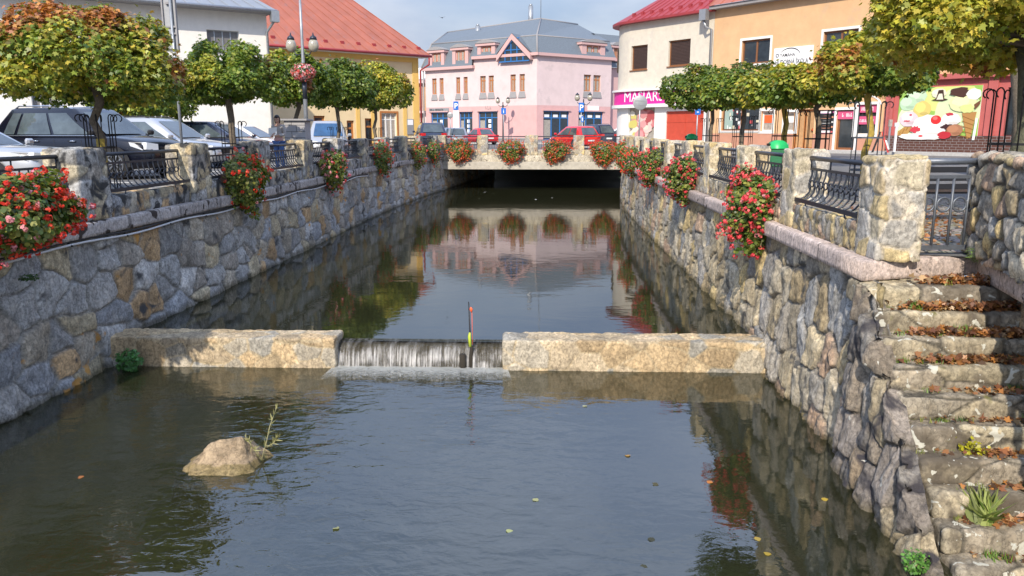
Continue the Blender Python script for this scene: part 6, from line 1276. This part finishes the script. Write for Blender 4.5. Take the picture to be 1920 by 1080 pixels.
# pole with a narrow sign frame beside the nearest left maple
def tall_sign():
    x=float(atx(340,250,-9.0)[0]); o=empty('sign_pole',(-9.0,19.3,0),label='grey pole with a tall narrow sign frame seen from behind, by the nearest left maple',cat='sign'); MB().tube([(0,0,0),(0,0,4.35)],.035,8).build('pole','galv',o)
    m=MB(); m.box(-.22,.10,.045,.075,3.15,4.33,bev=.01); p=m.build('sign_plate','sign_grey',o); m=MB(); m.box(-.235,-.20,.0,.08,3.12,4.36); m.box(.09,.115,.0,.08,3.12,4.36); m.box(-.2,.09,.0,.045,3.5,3.54); m.box(-.2,.09,.0,.045,3.66,3.70); m.box(-.12,-.03,-.02,.05,4.2,4.25); m.build('bracket','plinth_grey',p)
tall_sign()
def column():
    x=float(aty(556,240,24.5)[0]); o=empty('block_column',(x,24.6,0),label='short grey block column with a slab top beside the lamp post',cat='column'); m=MB(); m.box(-.33,.33,-.3,.3,0,1.50,bev=.01); b=m.build('shaft','column_block',o); m=MB(); m.box(-.42,.42,-.38,.38,1.50,1.56,bev=.01); m.build('slab','plinth_grey',o); m=MB()
    for k in range(1,8):
        z=k*.195; m.box(-.334,.334,-.304,-.30,z,z+.012); 
        if k%2: m.box(-.1,-.088,-.304,-.30,z+.012,z+.195)
        else: m.box(.05,.062,-.304,-.30,z+.012,z+.195)
    m.build('joints','dark_trim',b)
column()
def bin_(x,y,s,label,z=0):
    o=empty('litter_bin',(x,y,z),label=label,cat='bin'); m=MB(); m.lathe([(.20*s,.35*s),(.24*s,.80*s)],4,(0,0,0)); v=m.V; m=MB(); m.box(-.19*s,.19*s,-.16*s,.16*s,.35*s,.78*s,bev=.03*s); m.build('body','green_bin',o)
    m=MB(); n=9; prof=[(-.22*s*math.cos(t),.78*s+.20*s*math.sin(t)) for t in np.linspace(0,math.pi,n)]; m.smooth=True; vs=[(a,b,c) for b in(-.18*s,.18*s) for a,c in prof]; m.add(vs,[[i,i+1,n+i+1,n+i] for i in range(n-1)]+[list(range(n))[::-1],[n+i for i in range(n)]]); l_=m.build('lid','green_lid',o); m=MB(); m.box(-.232*s,-.19*s,-.1*s,.1*s,.80*s,.90*s); m.build('opening','black',l_); MB().tube([(.24*s,0,0),(.24*s,0,.9*s)],.025,6).build('post','galv',o)
bin_(float(aty(1458,270,19)[0]),19,1.0,'green litter bin with a bright green hood by the fourth right maple'); bin_(float(aty(1296,258,34)[0]),34,1.1,'small dark green bin before the red gate')
def aboard():
    x,y=[float(q) for q in aty(1640,288,39.5)[:2]]; o=empty('pavement_board',(x,y,.14),R(-30),label='folding red and white pavement board before the cafe door',cat='sign board')
    m=MB(); m.prism([(-.1,-.28,0),(-.1,.28,0),(.18,.24,1.0),(.18,-.24,1.0)],(-1,0,.2),.03); m.build('left_panel','dark_trim',o); m=MB(); m.prism([(.60,-.28,0),(.60,.28,0),(.24,.24,1.0),(.24,-.24,1.0)],(1,0,.2),.03); p=m.build('right_panel','red_paint',o); m=MB(); m.prism([(.60,-.2,.15),(.60,.2,.15),(.43,.18,.6),(.43,-.18,.6)],(1,0,.2),.04); m.build('print','white',p)
aboard()
for i,(u,v,w,m_,lb) in enumerate(((1664,288,.06,'galv','grey meter post at the corner of the red shop'),(1676,289,.07,'white','white post standing at the brick plinth'))):
    x,y=[float(q) for q in aty(u,v,40.2)[:2]]; o=empty('post',(x,y,.14),label=lb,cat='post'); m=MB(); m.box(-w*.7,w*.7,-.05,.05,0,1.25,bev=.01); m.build('shaft',m_,o); m=MB(); m.box(-w*1.3,w*1.3,-.07,.07,1.25,1.45 if i else 1.6,bev=.01); m.build('head','curtain_glass' if not i else 'white',o)
# bench behind the gate
def bench():
    o=empty('park_bench',(5.95,11.6,-.125),R(8),label='black slatted metal bench seen through the gate',cat='bench')
    m=MB()
    for k in range(4): m.box(-.85,.85,-.28+.005*k,-.25+.005*k,.50+k*.12,.58+k*.12,bev=.006)
    m.build('backrest','bench_black',o); m=MB()
    for k in range(4): m.box(-.85,.85,-.2+k*.12,-.11+k*.12,.43,.46,bev=.005)
    m.build('seat','bench_black',o)
    for sx in (-.6,.6): m=MB(); m.box(sx-.10,sx+.10,-.27,-.20,0,.95,bev=.01); m.box(sx-.05,sx+.05,.2,.26,0,.43,bev=.01); m.build('leg','bench_black',o)
bench()
def bollard():
    o=empty('bollard',(float(aty(1495,288,12.9)[0]),12.9,-.12),label='black round topped bollard behind the second right pillar',cat='bollard'); MB().tube([(0,0,0),(0,0,.80)],.055,12).build('shaft','black_iron',o); m=MB(); m.lathe([(.03,.80),(.07,.84),(.08,.90),(.05,.96),(.01,.98)],14); m.build('head','black_iron',o)
bollard()
def planter_stand():
    p=aty(1545,268,46.0); o=empty('plant_stand',(float(p[0]),46.0,.14),label='wire plant stand with orange flowers under the menu board',cat='plant stand'); m=MB()
    for sx in (-.4,.4): m.tube([(sx,0,0),(sx*1.5,0,1.0)],.02,5); m.tube([(sx*1.5,.3,0),(sx,.3,1.0)],.02,5)
    m.build('stand','black_iron',o); n=260; u=unit(rn(n)); C=np.array([(.65,.22,.03),(.6,.05,.04),(.1,.2,.04),(.12,.2,.05)])[RS.randint(0,4,n)]; leaves('flowers',u*np.array([.75,.25,.16])+np.array([0,.1,1.1]),u+rn(n)*.3,rn(n),RS.uniform(.06,.12,n),C,'petal',ROUND,.2,o)
planter_stand()
def bird():
    p=aty(829,33,60); m=MB(); m.poly([(-.28,0,.09),(-.08,.05,.0),(0,.16,-.02),(.05,.04,.0),(.26,0,.10),(.06,-.1,.0),(0,-.16,0),(-.06,-.1,0)]); m.tube([(0,-.18,0),(0,0,0),(0,.2,-.01)],[.01,.035,.02],6); o=m.build('bird','dark_cloth',label='small dark bird gliding in the sky over the pink building',cat='bird'); o.location=[float(q) for q in p]
bird()
# ================= PEOPLE =================
def skinned(name,J,E_,m_,par,sub=2,root=0):
    me=bpy.data.meshes.new(name); me.from_pydata([j[0] for j in J],E_,[]); o=bpy.data.objects.new(name,me); COL.objects.link(o); md=o.modifiers.new('skin','SKIN'); o.modifiers.new('sub','SUBSURF').levels=sub
    o.modifiers['sub'].render_levels=sub
    for i,j in enumerate(J): r=j[1]; me.skin_vertices[0].data[i].radius=(r,r) if not isinstance(r,tuple) else r
    me.skin_vertices[0].data[root].use_root=True; md.use_smooth_shade=True
    dg=bpy.context.evaluated_depsgraph_get(); m2=bpy.data.meshes.new_from_object(o.evaluated_get(dg)); bpy.data.objects.remove(o); m2.materials.clear(); m2.materials.append(MT[m_]); m2.name=name; return link(name,m2,par)
def chain(*js): return list(js),[(i,i+1) for i in range(len(js)-1)]
def head(par,c,yaw,tilt,s=1.,hairlen=.2,hood=False):
    M0=Matrix.Translation(c)@Matrix.Rotation(yaw,4,'Z')@Matrix.Rotation(tilt,4,'X')   # faces -Y
    import bmesh
    bm=bmesh.new(); bmesh.ops.create_icosphere(bm,subdivisions=4,radius=1)
    for v in bm.verts:
        x,y,z=v.co; f=max(0,-y)
        w=.074*(1-.22*max(0,-z)); X=x*w; Y=y*.094; Z=z*.118
        if z<0: Y+=-.012*f*(-z)
        nose=math.exp(-((x*.074/.011)**2))*math.exp(-(((Z+.018)/.020)**2))*(1 if y<0 else 0); Y-=.021*nose
        eye=(math.exp(-(((abs(X)-.030)/.013)**2))*math.exp(-(((Z-.008)/.010)**2)))*(1 if y<0 else 0); Y+=.007*eye
        brow=math.exp(-(((Z-.026)/.008)**2))*f; Y-=.003*brow
        lip=math.exp(-((X/.022)**2))*math.exp(-(((Z+.055)/.009)**2))*(1 if y<0 else 0); Y-=.006*lip
        v.co=(X,Y,Z)
    me=bpy.data.meshes.new('head'); bm.to_mesh(me); bm.free(); me.polygons.foreach_set('use_smooth',[True]*len(me.polygons)); me.materials.append(MT['skin']); me.transform(Matrix.Scale(s,4)); me.transform(M0); h=link('head',me,par)
    m=MB()
    for sx in (-1,1):
        m.mat('white'); m.lathe([(.001,-.0035),(.007,-.002),(.009,0)],8,(sx*.030*s,-.083*s,.008*s),'y',M0); m.mat('dark_cloth'); m.lathe([(.001,-.0045),(.0045,-.004)],8,(sx*.030*s,-.0835*s,.008*s),'y',M0); m.tube([M0@Vector((sx*.018*s,-.088*s,.026*s)),M0@Vector((sx*.042*s,-.080*s,.027*s))],.0025,4)
        m.mat('skin'); m.tube([M0@Vector((sx*.072*s,.005*s,.02*s)),M0@Vector((sx*.082*s,.012*s,.0)),M0@Vector((sx*.073*s,.006*s,-.025*s))],[.008,.011,.006],6)
    m.mat('lips'); m.tube([M0@Vector((x*s,(-.092+abs(x)*.35)*s,-.056*s)) for x in (-.02,-.01,0,.01,.02)],[.002,.005,.0055,.005,.002],6); m.build('face_details',None,h)
    # hair: cap leaving the face free, strands falling to the nape
    bm=bmesh.new(); bmesh.ops.create_icosphere(bm,subdivisions=4,radius=1); kill=[]
    for v in bm.verts:
        x,y,z=v.co
        if y<-.25 and z<.42: kill.append(v)
        elif z<-.75 and not hood: kill.append(v)
        k=1+.03*math.sin(x*23+y*7)*math.cos(z*9); zz=z*.128
        if z<0 and y>-.3: zz=z*(.128+hairlen*.45)
        v.co=(x*.090*k,y*.108*k+.006,zz+.008)
    bmesh.ops.delete(bm,geom=kill,context='VERTS'); me=bpy.data.meshes.new('hair'); bm.to_mesh(me); bm.free(); me.polygons.foreach_set('use_smooth',[True]*len(me.polygons)); me.materials.append(MT['hair']); me.transform(Matrix.Scale(s,4)); me.transform(M0); hr=link('hair',me,par); sm=hr.modifiers.new('thick','SOLIDIFY'); sm.thickness=.012; return h
def hand(par,W,dirv,pal,side,curl=.6,m_='skin'):
    """W wrist, dirv toward the fingers, pal palm normal; five skinned digits rooted in the palm"""
    W=Vector(W); d=Vector(dirv).normalized(); pn=Vector(pal).normalized(); pn=(pn-d*pn.dot(d)).normalized(); s=d.cross(pn)*side
    J=[(tuple(W-d*.03),(.024,.020)),(tuple(W+d*.02),(.030,.018)),(tuple(W+d*.06),(.036,.015))]; E_=[(0,1),(1,2)]
    for k,(off,ln) in enumerate(((-.030,.060),(-.010,.072),(.011,.068),(.030,.054))):
        b=W+d*.075+s*off; p=b; i0=len(J); J.append((tuple(b),.0095)); E_.append((2,i0)); dd=d.copy()
        for q in range(3):
            a=curl*(.5+.5*q); dd=(dd*math.cos(a)+pn*math.sin(a)).normalized() if q else dd; p=p+dd*ln*(.42,.33,.25)[q]; J.append((tuple(p),.0085-.001*q)); E_.append((len(J)-2,len(J)-1))
    b=W+d*.02-s*.028; J.append((tuple(b),.011)); E_.append((1,len(J)-1)); J.append((tuple(b+d*.03-s*.022+pn*.01),.010)); E_.append((len(J)-2,len(J)-1)); J.append((tuple(b+d*.055-s*.026+pn*.022),.008)); E_.append((len(J)-2,len(J)-1))
    return skinned('hand',J,E_,m_,par,1)
def woman():
    x=float(aty(522,250,22.8)[0]); o=empty('person',(x,22.8,0),R(-12),label='dark haired woman in grey sweater and jeans reading a sheet behind the left railing',cat='person')
    # local frame faces -Y, 1.62 m tall
    # body: neck, torso, legs, arms in one skinned surface
    J=[((0,0,.92),(.135,.10)),((0,0,1.06),(.115,.085)),((0,.005,1.22),(.135,.095)),((0,.01,1.34),(.12,.075)),((0,0,1.41),.045),((0,-.012,1.46),.042),
       ((-.085,0,.86),.085),((-.09,-.01,.48),.058),((-.09,.015,.10),.038),((.085,0,.86),.085),((.10,-.03,.48),.058),((.11,.01,.10),.038),
       ((-.165,.01,1.33),.052),((-.20,.0,1.09),.042),((-.10,-.20,1.03),.028),((.165,.01,1.33),.052),((.20,.0,1.09),.042),((.10,-.20,1.06),.028)]
    E_=[(0,1),(1,2),(2,3),(3,4),(4,5),(0,6),(6,7),(7,8),(0,9),(9,10),(10,11),(3,12),(12,13),(13,14),(3,15),(15,16),(16,17)]
    skinned('body',J,E_,'skin',o,2)
    S=[((0,0,1.02),(.145,.108)),((0,0,1.10),(.135,.10)),((0,.005,1.22),(.150,.107)),((0,.01,1.335),(.135,.085)),((0,.005,1.375),(.075,.06)),((-.17,.01,1.325),.062),((-.205,.0,1.09),.053),((-.115,-.18,1.035),.040),((.17,.01,1.325),.062),((.205,.0,1.09),.053),((.115,-.18,1.065),.040)]
    skinned('sweater',S,[(0,1),(1,2),(2,3),(3,4),(3,5),(5,6),(6,7),(3,8),(8,9),(9,10)],'sweater',o,2)
    skinned('shirt_hem',[((0,0,.88),(.152,.115)),((0,0,.96),(.148,.113)),((0,0,1.03),(.140,.106))],[(0,1),(1,2)],'pink_shirt',o,2)
    skinned('jeans',[((0,0,.92),(.142,.108)),((-.085,0,.84),.095),((-.09,-.01,.48),.068),((-.09,.015,.09),.052),((.085,0,.84),.095),((.10,-.03,.48),.068),((.11,.01,.09),.052)],[(0,1),(1,2),(2,3),(0,4),(4,5),(5,6)],'denim',o,2)
    for sx in (-.09,.11): skinned('shoe',[((sx,.04,.04),.040),((sx,-.05,.045),.045),((sx,-.14,.03),.032)],[(0,1),(1,2)],'shoe',o,1)
    head(o,(0,-.03,1.525),R(14),R(22),.98,.16)
    hand(o,(-.085,-.215,1.03),(.5,-.7,.35),(.6,.5,.3),1,.7); hand(o,(.085,-.215,1.06),(-.5,-.7,.35),(-.6,.5,.3),-1,.7)
    p=empty('paper_sheet',(x,22.8,0),R(-12),label='white printed sheet held up in the hands of the woman',cat='paper'); m=MB(); m.add([(-.145,-.30,1.06),(.115,-.285,1.075),(.10,-.235,1.30),(-.16,-.25,1.275),(-.145,-.304,1.06),(.115,-.289,1.075),(.10,-.239,1.30),(-.16,-.254,1.275)],[[0,1,2,3],[7,6,5,4]],False); m.build('sheet','paper',p)
woman()
def walker(x,y,label,hd,coat,step):
    o=empty('person',(x,y,.125),hd,label=label,cat='person'); h=1.66
    J=[((0,0,.90),(.13,.11)),((0,0,1.1),(.125,.10)),((0,.0,1.36),(.13,.09)),((0,0,1.43),.05),((0,-.01,1.50),.045),((-.08,0,.85),.09),((-.08,-.14*step,.48),.06),((-.08,-.20*step,.08),.045),((.08,0,.85),.09),((.08,.06*step,.48),.06),((.08,.26*step,.12),.045),((-.18,0,1.34),.055),((-.22,.06,1.08),.045),((-.20,-.04,.86),.032),((.18,0,1.34),.055),((.22,-.05,1.08),.045),((.19,-.16,.90),.032)]
    skinned('body',J,[(0,1),(1,2),(2,3),(3,4),(0,5),(5,6),(6,7),(0,8),(8,9),(9,10),(2,11),(11,12),(12,13),(2,14),(14,15),(15,16)],'skin',o,2)
    skinned('coat',[((0,0,.62),(.19,.16)),((0,0,.90),(.17,.14)),((0,0,1.12),(.155,.125)),((0,0,1.36),(.15,.10)),((0,0,1.42),.07),((-.185,0,1.34),.07),((-.225,.06,1.08),.06),((-.20,-.03,.88),.045),((.185,0,1.34),.07),((.225,-.05,1.08),.06),((.19,-.15,.92),.045)],[(0,1),(1,2),(2,3),(3,4),(3,5),(5,6),(6,7),(3,8),(8,9),(9,10)],coat,o,2)
    skinned('trousers',[((0,0,.88),(.13,.11)),((-.08,0,.82),.10),((-.08,-.14*step,.48),.075),((-.08,-.20*step,.09),.06),((.08,0,.82),.10),((.08,.06*step,.48),.075),((.08,.26*step,.13),.06)],[(0,1),(1,2),(2,3),(0,4),(4,5),(5,6)],'dark_cloth',o,2)
    for sx,yy in ((-.08,-.22*step),(.08,.24*step)): skinned('shoe',[((sx,yy+.04,.04),.042),((sx,yy-.1,.035),.038)],[(0,1)],'shoe',o,1)
    head(o,(0,-.02,1.575),0,0,1.,.28,True); hand(o,(-.20,-.05,.85),(0,-.15,-1),(1,0,0),1,.4); hand(o,(.19,-.17,.88),(0,-.3,-1),(-1,0,0),-1,.4); return o
walker(float(aty(972,250,80.6)[0]),80.6,'left one of two dark clothed walkers passing the pink wall',R(-68),'dark_cloth',1); walker(float(aty(981,250,80.3)[0]),80.3,'right one of two dark clothed walkers passing the pink wall, slightly taller',R(-68),'dark_cloth',-1)
# ---------------- geraniums ----------------
def bayL(i): a,b=PYL[i],PYL[i+1]; y=(a+b)/2; return float(XL(y)),y
def bayR(i): a,b=PYR[i],PYR[i+1]; y=(a+b)/2; return float(XR(y)),y
geranium(-6.60,9.25,0,2.35,1.05,.55,'huge mound of red and pink geraniums nearest the camera on the left wall',5200,270,1,.16,REDS,.1,.22,.040,.065)
for i,(k,w,h,nl,nf,pk,lb,yg) in {2:(2,1.8,1.3,3400,85,.05,'green and yellowing geranium box with few red blooms, second on the left wall',.5),4:(4,1.7,1.15,2600,110,.55,'pink and red geranium box, third on the left wall',.4),6:(6,1.7,1.15,1900,95,.1,'red geranium box, fourth on the left wall',.2),8:(8,1.8,1.2,1400,75,.2,'paler geranium box, fifth on the left wall',.5),9:(9,1.7,1.2,1200,60,.1,'dark green geranium box beside the bridge corner, sixth on the left wall',.1)}.items():
    x,y=bayL(k); geranium(x-.12,y,0,w,h,.48,lb,nl,nf,10+i,pk,REDS,.9,.22,.040,.065,0,yg=yg)
for i,(w,h,nl,nf,lb) in {1:(1.2,1.12,4600,260,'tall cascade of coral red geraniums nearest the camera on the right wall'),3:(1.15,1.0,2800,150,'coral red geranium box, second on the right wall'),5:(1.3,1.05,2200,120,'coral red geranium box, third on the right wall'),7:(1.4,1.0,1600,100,'coral red geranium box, fourth on the right wall'),9:(1.6,1.2,1200,80,'coral red geranium box, fifth on the right wall'),10:(1.6,1.1,1000,70,'coral red geranium box by the bridge end of the right wall')}.items():
    x,y=bayR(i); y-=.35 if i==1 else 0; geranium(x+.12,y,math.pi,w,h,.48,lb,nl,nf,30+i,.08,SCAR if i<6 else REDS,.95,.22 if i>1 else .14,.038,.06,.18 if i==1 else .08)
for i,(u,lb) in enumerate(((863,'first from the left'),(957,'second from the left'),(1041,'third from the left'),(1133,'fourth from the left, hanging lowest'))):
    x=float(aty(u,280,43.4)[0]); geranium(x,43.5,-math.pi/2,1.62,1.35,.42,f'orange red geranium mound on the bridge parapet, {lb}',2200,230,50+i,.03,np.array([(.66,.15,.05),(.70,.11,.05),(.58,.09,.03)]),.3,.12 if i<3 else .06,.045,.07,gr='geranium mounds on the bridge',yg=.3)
# ---------------- trees ----------------
tree(-8.4,14.65,'large round maple nearest on the left, green with orange tips, trunk yellow with lichen',1.85,.92,2.38,13500,.094,.48,.36,1,yel_base=True,off=(-.1,0),tr=.08)
tree(-8.4,21.0,'dense green globe maple on the left, second from the camera',1.6,.86,2.55,8000,.095,.5,.08,2,tr=.09)
tree(-8.4,26.8,'maple with an orange tipped top behind the flower lamp post',1.55,1.05,2.75,5200,.13,.22,.20,3,OVAL)
tree(-8.4,32.2,'dark green maple on the left behind the silver van',1.75,1.15,2.85,5200,.13,.16,.05,4,OVAL,dark=.85)
tree(-8.4,39.4,'olive tinged globe maple farthest on the left before the bridge',1.95,1.4,3.15,5200,.14,.45,.2,5,OVAL)
tree(-15.2,29,'small autumn maple between the parked cars and the white building',2.0,.95,2.25,3600,.13,.5,.36,6,OVAL,off=(.3,0))
tree(-15.8,19.5,'maple cut by the left edge of the picture behind the black car',1.3,1.0,2.3,2600,.13,.45,.3,7,OVAL)
tree(7.0,11.7,'big yellowing maple nearest on the right with a mossy trunk',2.15,1.3,2.95,15500,.102,1.15,.36,8,tr=.15,bark='bark_moss',off=(-.15,.3),z0=-.1)
tree(7.0,17.1,'yellow green maple on the right, second from the camera',1.36,.72,2.5,7000,.10,.75,.12,9,tr=.07,bark='bark_yellow',off=(.12,0))
tree(7.0,20.2,'light green maple on the right, third from the camera',1.25,.46,2.26,4200,.11,.60,.06,10,OVAL,tr=.07,off=(-.2,0))
tree(7.0,22.8,'yellow trunked maple on the right, fourth from the camera',1.5,.58,2.30,4200,.12,.6,.06,11,OVAL,tr=.08,bark='bark_yellow')
tree(7.0,27.6,'dark green maple with a golden left side, fifth on the right',1.65,.78,2.6,4200,.13,.45,.16,12,OVAL)
tree(7.0,32.7,'dark green maple farthest on the right, in front of the red gate',1.75,.95,2.72,4600,.13,.12,.06,13,OVAL,dark=.8,off=(-.5,0))
guard(-8.4,14.65,0,1.55,'black hooked bars around the nearest left maple trunk',w=.26)
guard(-8.4,21.0,0,1.5,'black bars around the second left maple trunk',w=.26)
guard(-8.4,32.2,0,1.4,'black bars around the dark left maple trunk behind the silver van')
guard(-8.4,39.4,0,1.4,'black bars around the left maple trunk nearest the bridge')
guard(7.0,11.7,-.1,1.95,'thick black hooked bars around the big right maple trunk',w=.42,n=10)
guard(7.0,17.1,0,1.85,'tall grey hooked bars around the second right maple trunk','grey_iron',.30)
guard(7.0,20.2,0,1.75,'hooked bars around the third right maple trunk')
guard(7.0,22.8,0,1.85,'tall hooked bars around the fourth right maple trunk, behind the green bin',w=.36)
guard(7.0,27.6,0,1.75,'hooked bars around the fifth right maple trunk',w=.34)
guard(7.0,32.7,0,1.75,'hooked bars around the farthest right maple trunk',w=.34)
# tall linden whose dark crown reaches over the right bank
def linden():
    o=empty('linden_tree',(11.4,18.9,0),label='tall dark green linden whose lowest branches show at the top right',cat='tree')
    rs=np.random.RandomState(77); K=130; u=unit(rs.normal(size=(K,3))); u[:,2]=np.maximum(u[:,2],-.5); cc=u*np.array([4.9,4.2,3.9])*rs.uniform(.55,.9,K)[:,None]+np.array([-2.4,2.6,9.1])
    n=15000; pk=rs.randint(0,K,n); d=unit(rs.normal(size=(n,3))+u[pk]*.6); P=cc[pk]+d*(rs.uniform(.6,1.1,K)[pk]*rs.uniform(.3,1,n)**.5)[:,None]
    C=np.array([(.035,.075,.015),(.05,.10,.02)])[rs.randint(0,2,n)]*rs.uniform(.6,1.4,n)[:,None]
    leaves('crown',P,d+np.array([0,0,.5])+rs.normal(size=(n,3))*.4,rs.normal(size=(n,3))+np.array([0,0,-1]),rs.uniform(.12,.2,n),C,'leaf',OVAL*np.array([1.5,1]),.2,o)
    m=MB(); m.tube([(0,0,0),(-.05,.1,1.5),(-.3,.4,3.6),(-.9,1.0,5.6),(-1.7,1.9,7.6)],[.26,.22,.19,.15,.08],10); m.build('trunk','bark',o)
    m=MB()
    for c in cc[::5]: m.tube([(-.6,.7,4.6),tuple(np.array([-.6,.7,4.6])*.5+c*.5+np.array([0,0,-.3])),tuple(c)],[.09,.05,.015],5,False)
    m.build('limbs','bark',o)
linden()
